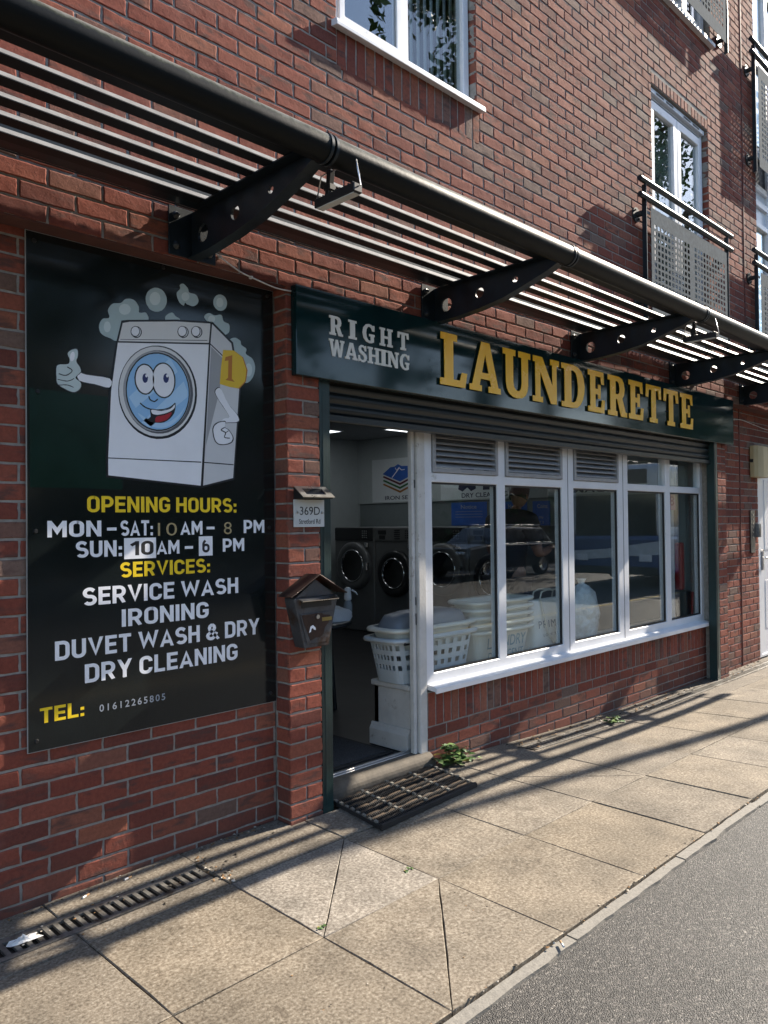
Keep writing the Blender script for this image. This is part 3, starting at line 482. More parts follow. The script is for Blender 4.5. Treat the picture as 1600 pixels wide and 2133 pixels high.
('bubble_highlight','foamhi',2,[(-0.136,2.274),(-0.136,2.269),(-0.137,2.264),(-0.138,2.259),(-0.140,2.254),(-0.142,2.250),(-0.145,2.246),(-0.147,2.243),(-0.150,2.241),(-0.154,2.239),(-0.157,2.238),(-0.160,2.238),(-0.164,2.239),(-0.167,2.240),(-0.169,2.243),(-0.172,2.246),(-0.174,2.250),(-0.175,2.254),(-0.177,2.258),(-0.177,2.263),(-0.178,2.268),(-0.177,2.273),(-0.176,2.279),(-0.175,2.284),(-0.173,2.288),(-0.171,2.292),(-0.169,2.296),(-0.166,2.299),(-0.163,2.301),(-0.160,2.303),(-0.156,2.304),(-0.153,2.304),(-0.150,2.303),(-0.147,2.302),(-0.144,2.299),(-0.142,2.296),(-0.140,2.293),(-0.138,2.289),(-0.137,2.284),(-0.136,2.279)]),
('cabinet_outline','ink',2,[(-0.822,2.398),(-0.793,2.406),(-0.554,2.450),(-0.363,2.474),(-0.247,2.393),(-0.205,2.169),(-0.246,1.725),(-0.428,1.681),(-0.895,1.715),(-0.896,1.798),(-0.882,2.083),(-0.847,2.298)]),
('cabinet_front','white',3,[(-0.839,2.300),(-0.383,2.362),(-0.434,1.691),(-0.886,1.724),(-0.886,1.799),(-0.871,2.085)]),
('cabinet_side','grey',3,[(-0.365,2.462),(-0.258,2.386),(-0.214,2.168),(-0.254,1.733),(-0.421,1.692),(-0.375,2.363)]),
('control_panel','grey2',3,[(-0.816,2.388),(-0.784,2.399),(-0.554,2.441),(-0.374,2.463),(-0.384,2.369),(-0.836,2.306)]),
('panel_line','ink',4,[(-0.840,2.299),(-0.381,2.362),(-0.381,2.368),(-0.840,2.305)]),
('panel_line','ink',4,[(-0.828,2.314),(-0.392,2.378),(-0.392,2.381),(-0.828,2.316)]),
('panel_line','ink',4,[(-0.375,2.463),(-0.382,2.365),(-0.376,2.366),(-0.368,2.464)]),
('panel_line','ink',4,[(-0.384,2.367),(-0.431,1.687),(-0.424,1.687),(-0.376,2.367)]),
('panel_line','ink',4,[(-0.379,2.364),(-0.226,2.260),(-0.222,2.264),(-0.375,2.368)]),
('panel_line','ink',4,[(-0.887,1.796),(-0.430,1.799),(-0.430,1.804),(-0.887,1.800)]),
('panel_line','ink',4,[(-0.425,1.799),(-0.251,1.795),(-0.251,1.800),(-0.424,1.804)]),
('side_shade','grey3',4,[(-0.371,2.353),(-0.304,2.304),(-0.327,2.146),(-0.405,1.879),(-0.411,1.809)]),
('knob','ink',4,[(-0.727,2.363),(-0.727,2.359),(-0.728,2.355),(-0.730,2.351),(-0.732,2.347),(-0.734,2.344),(-0.737,2.341),(-0.741,2.338),(-0.744,2.336),(-0.748,2.334),(-0.752,2.333),(-0.756,2.333),(-0.760,2.333),(-0.763,2.334),(-0.767,2.336),(-0.770,2.338),(-0.772,2.341),(-0.774,2.344),(-0.776,2.347),(-0.776,2.351),(-0.777,2.355),(-0.776,2.359),(-0.775,2.363),(-0.774,2.367),(-0.772,2.371),(-0.769,2.374),(-0.766,2.377),(-0.763,2.380),(-0.759,2.382),(-0.756,2.384),(-0.752,2.385),(-0.748,2.385),(-0.744,2.385),(-0.741,2.384),(-0.737,2.382),(-0.734,2.380),(-0.732,2.378),(-0.730,2.375),(-0.728,2.371),(-0.727,2.367)]),
('knob','grey',5,[(-0.732,2.362),(-0.732,2.359),(-0.733,2.356),(-0.734,2.352),(-0.735,2.349),(-0.737,2.346),(-0.740,2.344),(-0.742,2.341),(-0.745,2.340),(-0.748,2.338),(-0.751,2.338),(-0.754,2.337),(-0.757,2.338),(-0.760,2.338),(-0.763,2.340),(-0.765,2.342),(-0.767,2.344),(-0.768,2.347),(-0.769,2.349),(-0.770,2.353),(-0.770,2.356),(-0.770,2.359),(-0.769,2.363),(-0.768,2.366),(-0.767,2.369),(-0.765,2.372),(-0.762,2.375),(-0.760,2.377),(-0.757,2.379),(-0.754,2.380),(-0.751,2.381),(-0.748,2.381),(-0.745,2.381),(-0.742,2.380),(-0.740,2.379),(-0.737,2.377),(-0.735,2.374),(-0.734,2.372),(-0.733,2.369),(-0.732,2.366)]),
('knob','ink',6,[(-0.736,2.364),(-0.737,2.360),(-0.737,2.357),(-0.739,2.353),(-0.741,2.349),(-0.743,2.346),(-0.746,2.343),(-0.749,2.341),(-0.752,2.339),(-0.755,2.337),(-0.759,2.336),(-0.762,2.336),(-0.765,2.337),(-0.769,2.337),(-0.771,2.339),(-0.774,2.341),(-0.776,2.343),(-0.778,2.346),(-0.779,2.350),(-0.780,2.353),(-0.780,2.357),(-0.780,2.361),(-0.779,2.365),(-0.778,2.368),(-0.776,2.372),(-0.774,2.375),(-0.771,2.378),(-0.768,2.380),(-0.765,2.382),(-0.762,2.384),(-0.758,2.385),(-0.755,2.385),(-0.751,2.385),(-0.748,2.384),(-0.745,2.382),(-0.743,2.380),(-0.740,2.378),(-0.739,2.375),(-0.737,2.372),(-0.737,2.368)]),
('knob','white',7,[(-0.740,2.365),(-0.740,2.361),(-0.741,2.358),(-0.742,2.355),(-0.744,2.352),(-0.746,2.349),(-0.748,2.346),(-0.750,2.344),(-0.753,2.343),(-0.756,2.341),(-0.759,2.341),(-0.761,2.341),(-0.764,2.341),(-0.767,2.342),(-0.769,2.343),(-0.771,2.345),(-0.773,2.347),(-0.775,2.349),(-0.776,2.352),(-0.777,2.355),(-0.777,2.358),(-0.776,2.362),(-0.776,2.365),(-0.775,2.368),(-0.773,2.371),(-0.771,2.374),(-0.769,2.376),(-0.767,2.378),(-0.764,2.380),(-0.761,2.381),(-0.758,2.382),(-0.755,2.382),(-0.753,2.382),(-0.750,2.381),(-0.747,2.380),(-0.745,2.378),(-0.743,2.376),(-0.742,2.374),(-0.741,2.371),(-0.740,2.368)]),
('knob','ink',4,[(-0.492,2.402),(-0.492,2.398),(-0.493,2.394),(-0.495,2.389),(-0.497,2.385),(-0.500,2.382),(-0.503,2.378),(-0.507,2.376),(-0.511,2.373),(-0.515,2.372),(-0.520,2.370),(-0.524,2.370),(-0.528,2.370),(-0.532,2.372),(-0.536,2.373),(-0.539,2.375),(-0.542,2.378),(-0.544,2.381),(-0.545,2.385),(-0.546,2.389),(-0.547,2.393),(-0.546,2.397),(-0.545,2.402),(-0.544,2.406),(-0.541,2.410),(-0.539,2.414),(-0.535,2.417),(-0.532,2.420),(-0.528,2.422),(-0.524,2.424),(-0.519,2.425),(-0.515,2.425),(-0.511,2.425),(-0.507,2.424),(-0.503,2.422),(-0.500,2.420),(-0.497,2.417),(-0.495,2.414),(-0.493,2.410),(-0.492,2.406)]),
('knob','grey',5,[(-0.497,2.401),(-0.497,2.398),(-0.498,2.394),(-0.499,2.391),(-0.501,2.387),(-0.503,2.384),(-0.506,2.382),(-0.509,2.379),(-0.512,2.377),(-0.515,2.376),(-0.519,2.375),(-0.522,2.375),(-0.525,2.375),(-0.528,2.376),(-0.531,2.377),(-0.534,2.379),(-0.536,2.382),(-0.537,2.385),(-0.539,2.388),(-0.539,2.391),(-0.540,2.394),(-0.539,2.398),(-0.539,2.401),(-0.537,2.405),(-0.536,2.408),(-0.533,2.411),(-0.531,2.414),(-0.528,2.416),(-0.525,2.418),(-0.522,2.420),(-0.518,2.421),(-0.515,2.421),(-0.512,2.421),(-0.509,2.420),(-0.506,2.418),(-0.503,2.416),(-0.501,2.414),(-0.499,2.411),(-0.498,2.408),(-0.497,2.405)]),
('knob','ink',6,[(-0.502,2.403),(-0.502,2.399),(-0.503,2.395),(-0.505,2.391),(-0.507,2.388),(-0.509,2.384),(-0.512,2.381),(-0.516,2.378),(-0.519,2.376),(-0.523,2.375),(-0.527,2.374),(-0.531,2.374),(-0.534,2.374),(-0.538,2.375),(-0.541,2.376),(-0.544,2.378),(-0.546,2.381),(-0.548,2.384),(-0.550,2.388),(-0.550,2.391),(-0.551,2.395),(-0.550,2.399),(-0.549,2.403),(-0.548,2.407),(-0.546,2.411),(-0.544,2.414),(-0.541,2.417),(-0.537,2.420),(-0.534,2.422),(-0.530,2.424),(-0.526,2.425),(-0.523,2.425),(-0.519,2.425),(-0.515,2.424),(-0.512,2.422),(-0.509,2.420),(-0.507,2.417),(-0.505,2.414),(-0.503,2.411),(-0.502,2.407)]),
('knob','white',7,[(-0.506,2.404),(-0.506,2.400),(-0.507,2.397),(-0.508,2.393),(-0.510,2.390),(-0.512,2.387),(-0.515,2.385),(-0.517,2.382),(-0.520,2.381),(-0.524,2.379),(-0.527,2.378),(-0.530,2.378),(-0.533,2.378),(-0.536,2.379),(-0.539,2.381),(-0.541,2.382),(-0.543,2.385),(-0.545,2.387),(-0.546,2.390),(-0.546,2.393),(-0.547,2.397),(-0.546,2.400),(-0.546,2.404),(-0.544,2.407),(-0.543,2.410),(-0.541,2.413),(-0.538,2.416),(-0.536,2.418),(-0.533,2.420),(-0.530,2.421),(-0.526,2.422),(-0.523,2.422),(-0.520,2.422),(-0.517,2.421),(-0.514,2.420),(-0.512,2.418),(-0.510,2.416),(-0.508,2.413),(-0.507,2.410),(-0.506,2.407)]),
('knob','ink',4,[(-0.419,2.414),(-0.419,2.410),(-0.420,2.406),(-0.422,2.401),(-0.425,2.397),(-0.428,2.393),(-0.431,2.390),(-0.435,2.387),(-0.439,2.385),(-0.443,2.383),(-0.448,2.382),(-0.452,2.382),(-0.456,2.382),(-0.460,2.383),(-0.464,2.385),(-0.467,2.387),(-0.470,2.390),(-0.472,2.393),(-0.474,2.397),(-0.475,2.401),(-0.475,2.405),(-0.475,2.409),(-0.474,2.414),(-0.472,2.418),(-0.470,2.422),(-0.467,2.426),(-0.464,2.429),(-0.460,2.432),(-0.456,2.434),(-0.452,2.436),(-0.447,2.437),(-0.443,2.438),(-0.438,2.437),(-0.434,2.436),(-0.431,2.435),(-0.427,2.433),(-0.424,2.430),(-0.422,2.426),(-0.420,2.423),(-0.419,2.419)]),
('knob','grey',5,[(-0.424,2.413),(-0.425,2.410),(-0.425,2.406),(-0.427,2.403),(-0.429,2.399),(-0.431,2.396),(-0.434,2.393),(-0.437,2.391),(-0.440,2.389),(-0.443,2.388),(-0.447,2.387),(-0.450,2.387),(-0.453,2.387),(-0.457,2.388),(-0.459,2.389),(-0.462,2.391),(-0.464,2.393),(-0.466,2.396),(-0.467,2.399),(-0.468,2.403),(-0.468,2.406),(-0.468,2.410),(-0.467,2.413),(-0.466,2.417),(-0.464,2.420),(-0.462,2.424),(-0.459,2.426),(-0.456,2.429),(-0.453,2.430),(-0.450,2.432),(-0.446,2.433),(-0.443,2.433),(-0.439,2.433),(-0.436,2.432),(-0.433,2.431),(-0.431,2.429),(-0.428,2.426),(-0.427,2.424),(-0.425,2.421),(-0.425,2.417)]),
('knob','ink',6,[(-0.430,2.415),(-0.430,2.411),(-0.431,2.407),(-0.432,2.403),(-0.434,2.399),(-0.437,2.396),(-0.440,2.393),(-0.444,2.390),(-0.447,2.388),(-0.451,2.386),(-0.455,2.385),(-0.459,2.385),(-0.463,2.385),(-0.466,2.386),(-0.469,2.388),(-0.472,2.390),(-0.475,2.393),(-0.477,2.396),(-0.478,2.399),(-0.479,2.403),(-0.480,2.407),(-0.479,2.411),(-0.478,2.415),(-0.477,2.419),(-0.475,2.423),(-0.472,2.426),(-0.469,2.429),(-0.466,2.432),(-0.462,2.434),(-0.458,2.436),(-0.455,2.437),(-0.451,2.437),(-0.447,2.437),(-0.443,2.436),(-0.440,2.434),(-0.437,2.432),(-0.434,2.430),(-0.432,2.427),(-0.431,2.423),(-0.430,2.419)]),
('knob','white',7,[(-0.434,2.416),(-0.434,2.412),(-0.435,2.409),(-0.436,2.405),(-0.438,2.402),(-0.440,2.399),(-0.443,2.396),(-0.445,2.394),(-0.448,2.392),(-0.452,2.391),(-0.455,2.390),(-0.458,2.390),(-0.461,2.390),(-0.464,2.391),(-0.467,2.392),(-0.469,2.394),(-0.472,2.396),(-0.473,2.399),(-0.474,2.402),(-0.475,2.405),(-0.475,2.409),(-0.475,2.412),(-0.474,2.416),(-0.473,2.419),(-0.471,2.422),(-0.469,2.425),(-0.467,2.428),(-0.464,2.430),(-0.461,2.432),(-0.458,2.433),(-0.455,2.434),(-0.451,2.434),(-0.448,2.434),(-0.445,2.433),(-0.442,2.432),(-0.440,2.430),(-0.438,2.428),(-0.436,2.425),(-0.435,2.422),(-0.434,2.419)]),
('door_ring','ink',4,[(-0.451,2.146),(-0.450,2.112),(-0.454,2.078),(-0.463,2.044),(-0.477,2.012),(-0.495,1.983),(-0.517,1.957),(-0.542,1.935),(-0.570,1.917),(-0.599,1.904),(-0.630,1.897),(-0.660,1.894),(-0.690,1.897),(-0.719,1.905),(-0.746,1.917),(-0.770,1.934),(-0.791,1.955),(-0.809,1.979),(-0.823,2.006),(-0.833,2.035),(-0.838,2.066),(-0.839,2.098),(-0.836,2.130),(-0.828,2.161),(-0.816,2.191),(-0.800,2.219),(-0.781,2.245),(-0.758,2.268),(-0.732,2.287),(-0.704,2.301),(-0.675,2.311),(-0.644,2.316),(-0.614,2.316),(-0.583,2.311),(-0.555,2.300),(-0.528,2.284),(-0.505,2.264),(-0.484,2.239),(-0.469,2.211),(-0.457,2.180)]),
('door_ring','grey2',5,[(-0.462,2.148),(-0.461,2.115),(-0.465,2.082),(-0.473,2.050),(-0.487,2.019),(-0.504,1.991),(-0.525,1.966),(-0.549,1.945),(-0.576,1.928),(-0.604,1.915),(-0.633,1.908),(-0.663,1.906),(-0.692,1.908),(-0.719,1.916),(-0.745,1.928),(-0.768,1.944),(-0.789,1.964),(-0.806,1.987),(-0.819,2.013),(-0.829,2.041),(-0.834,2.071),(-0.835,2.101),(-0.832,2.132),(-0.824,2.162),(-0.813,2.191),(-0.797,2.218),(-0.778,2.243),(-0.756,2.265),(-0.732,2.283),(-0.705,2.297),(-0.677,2.307),(-0.647,2.311),(-0.618,2.311),(-0.589,2.306),(-0.562,2.296),(-0.536,2.280),(-0.514,2.261),(-0.494,2.237),(-0.479,2.210),(-0.468,2.180)]),
('door_ring','dark',6,[(-0.473,2.143),(-0.471,2.113),(-0.475,2.083),(-0.483,2.053),(-0.495,2.024),(-0.511,1.998),(-0.530,1.975),(-0.552,1.955),(-0.577,1.940),(-0.602,1.928),(-0.629,1.921),(-0.656,1.919),(-0.683,1.921),(-0.708,1.928),(-0.732,1.940),(-0.753,1.954),(-0.772,1.973),(-0.788,1.995),(-0.800,2.019),(-0.809,2.045),(-0.814,2.073),(-0.815,2.101),(-0.812,2.130),(-0.805,2.158),(-0.795,2.184),(-0.781,2.210),(-0.763,2.233),(-0.743,2.253),(-0.720,2.269),(-0.695,2.282),(-0.669,2.291),(-0.642,2.295),(-0.615,2.295),(-0.589,2.290),(-0.564,2.280),(-0.540,2.266),(-0.520,2.248),(-0.502,2.226),(-0.488,2.201),(-0.478,2.173)]),
('door_ring','grey3',6.5,[(-0.487,2.144),(-0.486,2.115),(-0.489,2.085),(-0.497,2.056),(-0.508,2.029),(-0.523,2.003),(-0.542,1.981),(-0.563,1.962),(-0.587,1.946),(-0.612,1.935),(-0.637,1.929),(-0.663,1.927),(-0.689,1.929),(-0.714,1.935),(-0.736,1.946),(-0.757,1.961),(-0.775,1.979),(-0.791,2.000),(-0.803,2.023),(-0.811,2.049),(-0.816,2.075),(-0.817,2.103),(-0.814,2.131),(-0.807,2.158),(-0.797,2.184),(-0.784,2.209),(-0.767,2.231),(-0.747,2.250),(-0.725,2.267),(-0.702,2.279),(-0.676,2.287),(-0.650,2.292),(-0.625,2.291),(-0.599,2.286),(-0.575,2.277),(-0.552,2.263),(-0.532,2.245),(-0.515,2.224),(-0.502,2.199),(-0.492,2.172)]),
('door_glass','ink',7,[(-0.490,2.141),(-0.489,2.112),(-0.492,2.084),(-0.499,2.056),(-0.510,2.029),(-0.525,2.005),(-0.542,1.983),(-0.562,1.964),(-0.585,1.950),(-0.609,1.939),(-0.633,1.933),(-0.658,1.930),(-0.682,1.933),(-0.706,1.939),(-0.728,1.950),(-0.748,1.964),(-0.765,1.982),(-0.780,2.002),(-0.791,2.025),(-0.800,2.050),(-0.804,2.076),(-0.805,2.103),(-0.803,2.130),(-0.796,2.156),(-0.787,2.182),(-0.773,2.205),(-0.757,2.227),(-0.739,2.246),(-0.718,2.261),(-0.695,2.273),(-0.671,2.281),(-0.646,2.285),(-0.622,2.284),(-0.597,2.280),(-0.574,2.270),(-0.552,2.257),(-0.533,2.239),(-0.517,2.219),(-0.504,2.195),(-0.495,2.169)]),
('door_glass','sky',8,[(-0.496,2.140),(-0.495,2.112),(-0.498,2.085),(-0.505,2.058),(-0.515,2.032),(-0.529,2.008),(-0.546,1.987),(-0.566,1.969),(-0.587,1.955),(-0.610,1.945),(-0.634,1.939),(-0.658,1.937),(-0.681,1.939),(-0.704,1.945),(-0.725,1.955),(-0.744,1.969),(-0.761,1.986),(-0.775,2.006),(-0.786,2.028),(-0.794,2.052),(-0.799,2.077),(-0.800,2.103),(-0.797,2.129),(-0.791,2.155),(-0.782,2.179),(-0.769,2.202),(-0.754,2.223),(-0.736,2.241),(-0.716,2.256),(-0.694,2.268),(-0.670,2.275),(-0.646,2.279),(-0.623,2.278),(-0.599,2.273),(-0.577,2.264),(-0.556,2.252),(-0.538,2.235),(-0.522,2.215),(-0.510,2.192),(-0.501,2.167)]),
('glass_shine','skyhi',9,[(-0.791,2.068),(-0.759,2.024),(-0.551,2.210),(-0.586,2.264),(-0.625,2.270),(-0.596,2.262)]),
('glass_shine','skyhi',9,[(-0.750,2.003),(-0.745,1.995),(-0.731,1.980),(-0.713,1.964),(-0.694,1.952),(-0.676,1.947),(-0.657,1.945),(-0.637,1.946),(-0.618,1.950),(-0.599,1.957),(-0.581,1.967),(-0.563,1.981),(-0.548,1.995),(-0.534,2.015),(-0.521,2.039),(-0.512,2.060),(-0.507,2.071),(-0.509,2.068),(-0.515,2.055),(-0.526,2.038),(-0.538,2.023),(-0.552,2.009),(-0.570,1.994),(-0.589,1.981),(-0.608,1.972),(-0.627,1.969),(-0.646,1.969),(-0.666,1.971),(-0.685,1.975),(-0.705,1.982),(-0.726,1.992),(-0.743,2.001)]),
('glass_shine','skyhi',9,[(-0.552,2.138),(-0.521,2.169),(-0.501,2.126),(-0.502,2.099),(-0.694,1.943),(-0.732,1.962)]),
('eye','ink',10,[(-0.663,2.166),(-0.663,2.155),(-0.664,2.144),(-0.667,2.133),(-0.670,2.123),(-0.675,2.114),(-0.681,2.106),(-0.687,2.099),(-0.694,2.093),(-0.702,2.090),(-0.710,2.087),(-0.718,2.087),(-0.726,2.088),(-0.733,2.091),(-0.740,2.095),(-0.747,2.101),(-0.752,2.108),(-0.757,2.117),(-0.761,2.126),(-0.763,2.136),(-0.764,2.147),(-0.765,2.157),(-0.763,2.168),(-0.761,2.179),(-0.758,2.188),(-0.753,2.197),(-0.748,2.206),(-0.741,2.212),(-0.734,2.218),(-0.727,2.222),(-0.719,2.225),(-0.711,2.225),(-0.703,2.224),(-0.696,2.222),(-0.688,2.217),(-0.682,2.212),(-0.676,2.204),(-0.671,2.196),(-0.667,2.187),(-0.665,2.176)]),
('eye','white',11,[(-0.670,2.164),(-0.670,2.154),(-0.671,2.144),(-0.673,2.135),(-0.676,2.126),(-0.680,2.117),(-0.685,2.110),(-0.691,2.104),(-0.697,2.099),(-0.703,2.095),(-0.710,2.093),(-0.717,2.093),(-0.724,2.094),(-0.731,2.097),(-0.737,2.101),(-0.742,2.106),(-0.747,2.113),(-0.751,2.120),(-0.755,2.129),(-0.757,2.138),(-0.758,2.148),(-0.758,2.158),(-0.757,2.167),(-0.755,2.177),(-0.752,2.186),(-0.748,2.194),(-0.744,2.201),(-0.738,2.208),(-0.732,2.213),(-0.726,2.216),(-0.719,2.219),(-0.712,2.219),(-0.705,2.218),(-0.698,2.216),(-0.692,2.212),(-0.686,2.206),(-0.681,2.200),(-0.677,2.192),(-0.674,2.183),(-0.671,2.174)]),
('eye','ink',10,[(-0.563,2.173),(-0.563,2.160),(-0.564,2.147),(-0.567,2.135),(-0.571,2.123),(-0.577,2.112),(-0.584,2.103),(-0.591,2.095),(-0.600,2.088),(-0.609,2.084),(-0.618,2.081),(-0.628,2.081),(-0.637,2.082),(-0.646,2.086),(-0.654,2.091),(-0.662,2.098),(-0.669,2.106),(-0.674,2.116),(-0.679,2.127),(-0.682,2.139),(-0.683,2.151),(-0.683,2.163),(-0.682,2.176),(-0.679,2.188),(-0.675,2.200),(-0.670,2.210),(-0.663,2.220),(-0.656,2.228),(-0.647,2.235),(-0.639,2.239),(-0.629,2.242),(-0.620,2.243),(-0.610,2.242),(-0.601,2.239),(-0.593,2.234),(-0.585,2.227),(-0.578,2.219),(-0.572,2.209),(-0.568,2.198),(-0.564,2.186)]),
('eye','white',11,[(-0.570,2.172),(-0.570,2.160),(-0.571,2.148),(-0.573,2.137),(-0.577,2.126),(-0.582,2.116),(-0.588,2.107),(-0.595,2.100),(-0.602,2.094),(-0.610,2.090),(-0.619,2.087),(-0.627,2.087),(-0.635,2.088),(-0.643,2.091),(-0.651,2.096),(-0.658,2.103),(-0.664,2.111),(-0.668,2.120),(-0.672,2.130),(-0.675,2.141),(-0.677,2.152),(-0.677,2.164),(-0.676,2.175),(-0.673,2.187),(-0.669,2.197),(-0.665,2.207),(-0.659,2.216),(-0.652,2.223),(-0.645,2.229),(-0.637,2.233),(-0.629,2.236),(-0.621,2.237),(-0.612,2.236),(-0.604,2.233),(-0.596,2.228),(-0.589,2.222),(-0.583,2.214),(-0.578,2.205),(-0.574,2.195),(-0.571,2.183)]),
('eye','pupil',12,[(-0.700,2.162),(-0.701,2.159),(-0.701,2.155),(-0.702,2.152),(-0.703,2.150),(-0.704,2.147),(-0.706,2.144),(-0.708,2.143),(-0.710,2.141),(-0.712,2.140),(-0.714,2.140),(-0.716,2.140),(-0.718,2.140),(-0.720,2.141),(-0.721,2.143),(-0.723,2.145),(-0.724,2.147),(-0.725,2.150),(-0.726,2.152),(-0.726,2.156),(-0.727,2.159),(-0.726,2.162),(-0.726,2.165),(-0.725,2.168),(-0.724,2.171),(-0.723,2.174),(-0.721,2.176),(-0.719,2.178),(-0.717,2.180),(-0.715,2.181),(-0.713,2.181),(-0.711,2.181),(-0.709,2.181),(-0.707,2.180),(-0.706,2.178),(-0.704,2.176),(-0.703,2.174),(-0.702,2.171),(-0.701,2.168),(-0.700,2.165)]),
('eye','white',13,[(-0.702,2.172),(-0.702,2.171),(-0.702,2.170),(-0.703,2.169),(-0.703,2.168),(-0.704,2.167),(-0.705,2.166),(-0.705,2.166),(-0.706,2.165),(-0.707,2.165),(-0.708,2.165),(-0.709,2.165),(-0.710,2.165),(-0.710,2.165),(-0.711,2.166),(-0.712,2.166),(-0.712,2.167),(-0.713,2.168),(-0.713,2.169),(-0.713,2.170),(-0.713,2.171),(-0.713,2.172),(-0.713,2.173),(-0.713,2.174),(-0.712,2.175),(-0.712,2.176),(-0.711,2.177),(-0.710,2.177),(-0.709,2.178),(-0.709,2.178),(-0.708,2.179),(-0.707,2.179),(-0.706,2.178),(-0.705,2.178),(-0.704,2.178),(-0.704,2.177),(-0.703,2.176),(-0.703,2.175),(-0.702,2.174),(-0.702,2.173)]),
('eye','pupil',12,[(-0.597,2.175),(-0.597,2.171),(-0.598,2.168),(-0.599,2.165),(-0.600,2.162),(-0.601,2.159),(-0.603,2.157),(-0.605,2.155),(-0.607,2.153),(-0.609,2.152),(-0.611,2.152),(-0.613,2.152),(-0.615,2.152),(-0.617,2.153),(-0.619,2.155),(-0.621,2.157),(-0.622,2.159),(-0.623,2.162),(-0.624,2.165),(-0.625,2.168),(-0.625,2.171),(-0.624,2.175),(-0.624,2.178),(-0.623,2.181),(-0.622,2.184),(-0.621,2.187),(-0.619,2.189),(-0.617,2.191),(-0.615,2.193),(-0.613,2.194),(-0.611,2.194),(-0.609,2.195),(-0.607,2.194),(-0.605,2.193),(-0.603,2.191),(-0.601,2.189),(-0.600,2.187),(-0.599,2.184),(-0.598,2.181),(-0.597,2.178)]),
('eye','white',13,[(-0.599,2.185),(-0.599,2.184),(-0.599,2.183),(-0.600,2.182),(-0.600,2.181),(-0.601,2.180),(-0.602,2.179),(-0.602,2.179),(-0.603,2.178),(-0.604,2.178),(-0.605,2.177),(-0.606,2.177),(-0.607,2.178),(-0.608,2.178),(-0.609,2.178),(-0.609,2.179),(-0.610,2.180),(-0.610,2.181),(-0.611,2.182),(-0.611,2.183),(-0.611,2.184),(-0.611,2.185),(-0.611,2.186),(-0.610,2.187),(-0.610,2.188),(-0.609,2.189),(-0.608,2.190),(-0.608,2.191),(-0.607,2.191),(-0.606,2.191),(-0.605,2.192),(-0.604,2.192),(-0.603,2.192),(-0.602,2.191),(-0.602,2.191),(-0.601,2.190),(-0.600,2.189),(-0.600,2.188),(-0.599,2.187),(-0.599,2.186)]),
('nose','ink',12,[(-0.699,2.082),(-0.698,2.079),(-0.698,2.076),(-0.696,2.072),(-0.695,2.069),(-0.692,2.065),(-0.688,2.063),(-0.683,2.061),(-0.678,2.060),(-0.673,2.059),(-0.668,2.059),(-0.664,2.061),(-0.660,2.064),(-0.656,2.067),(-0.653,2.070),(-0.651,2.072),(-0.655,2.076),(-0.657,2.074),(-0.660,2.071),(-0.663,2.068),(-0.666,2.066),(-0.669,2.064),(-0.672,2.064),(-0.676,2.065),(-0.681,2.066),(-0.685,2.068),(-0.688,2.070),(-0.690,2.072),(-0.691,2.075),(-0.692,2.078),(-0.693,2.081),(-0.693,2.083)]),
('mouth','ink',10,[(-0.740,2.046),(-0.737,2.043),(-0.731,2.039),(-0.725,2.034),(-0.717,2.030),(-0.709,2.027),(-0.700,2.024),(-0.690,2.023),(-0.679,2.022),(-0.667,2.021),(-0.656,2.022),(-0.644,2.023),(-0.631,2.026),(-0.619,2.030),(-0.607,2.033),(-0.596,2.038),(-0.587,2.042),(-0.579,2.049),(-0.572,2.055),(-0.567,2.060),(-0.562,2.063),(-0.567,2.067),(-0.571,2.063),(-0.576,2.058),(-0.583,2.052),(-0.590,2.047),(-0.598,2.042),(-0.608,2.038),(-0.620,2.034),(-0.632,2.031),(-0.644,2.029),(-0.656,2.027),(-0.667,2.027),(-0.678,2.027),(-0.688,2.028),(-0.698,2.030),(-0.707,2.032),(-0.714,2.035),(-0.721,2.039),(-0.728,2.043),(-0.733,2.047),(-0.737,2.050)]),
('mouth','ink',11,[(-0.688,2.027),(-0.675,2.028),(-0.655,2.025),(-0.636,2.025),(-0.620,2.028),(-0.603,2.034),(-0.589,2.041),(-0.578,2.050),(-0.570,2.061),(-0.565,2.064),(-0.563,2.054),(-0.565,2.037),(-0.570,2.020),(-0.580,2.005),(-0.593,1.991),(-0.608,1.980),(-0.623,1.972),(-0.639,1.968),(-0.656,1.967),(-0.675,1.967),(-0.694,1.970),(-0.706,1.975),(-0.704,1.979),(-0.695,1.984),(-0.688,1.992),(-0.689,2.003),(-0.691,2.017)]),
('mouth','white',12,[(-0.682,2.024),(-0.671,2.024),(-0.654,2.022),(-0.636,2.022),(-0.620,2.026),(-0.603,2.031),(-0.590,2.037),(-0.580,2.045),(-0.573,2.054),(-0.569,2.058),(-0.567,2.054),(-0.568,2.046),(-0.573,2.038),(-0.582,2.030),(-0.594,2.023),(-0.607,2.017),(-0.623,2.011),(-0.641,2.006),(-0.656,2.003),(-0.666,2.003),(-0.674,2.004),(-0.680,2.006),(-0.684,2.012),(-0.686,2.019)]),
('mouth','red',12,[(-0.666,1.971),(-0.667,1.977),(-0.665,1.987),(-0.660,1.994),(-0.650,1.998),(-0.636,2.001),(-0.622,2.005),(-0.607,2.011),(-0.592,2.019),(-0.584,2.021),(-0.585,2.014),(-0.593,2.001),(-0.603,1.990),(-0.613,1.983),(-0.625,1.978),(-0.637,1.974),(-0.648,1.971),(-0.659,1.969)]),
('arm','ink',2,[(-1.021,2.153),(-1.013,2.155),(-0.999,2.151),(-0.978,2.148),(-0.944,2.149),(-0.902,2.150),(-0.872,2.145),(-0.863,2.129),(-0.865,2.109),(-0.875,2.094),(-0.893,2.092),(-0.919,2.097),(-0.944,2.101),(-0.969,2.103),(-0.993,2.104),(-1.011,2.110),(-1.020,2.123),(-1.024,2.141)]),
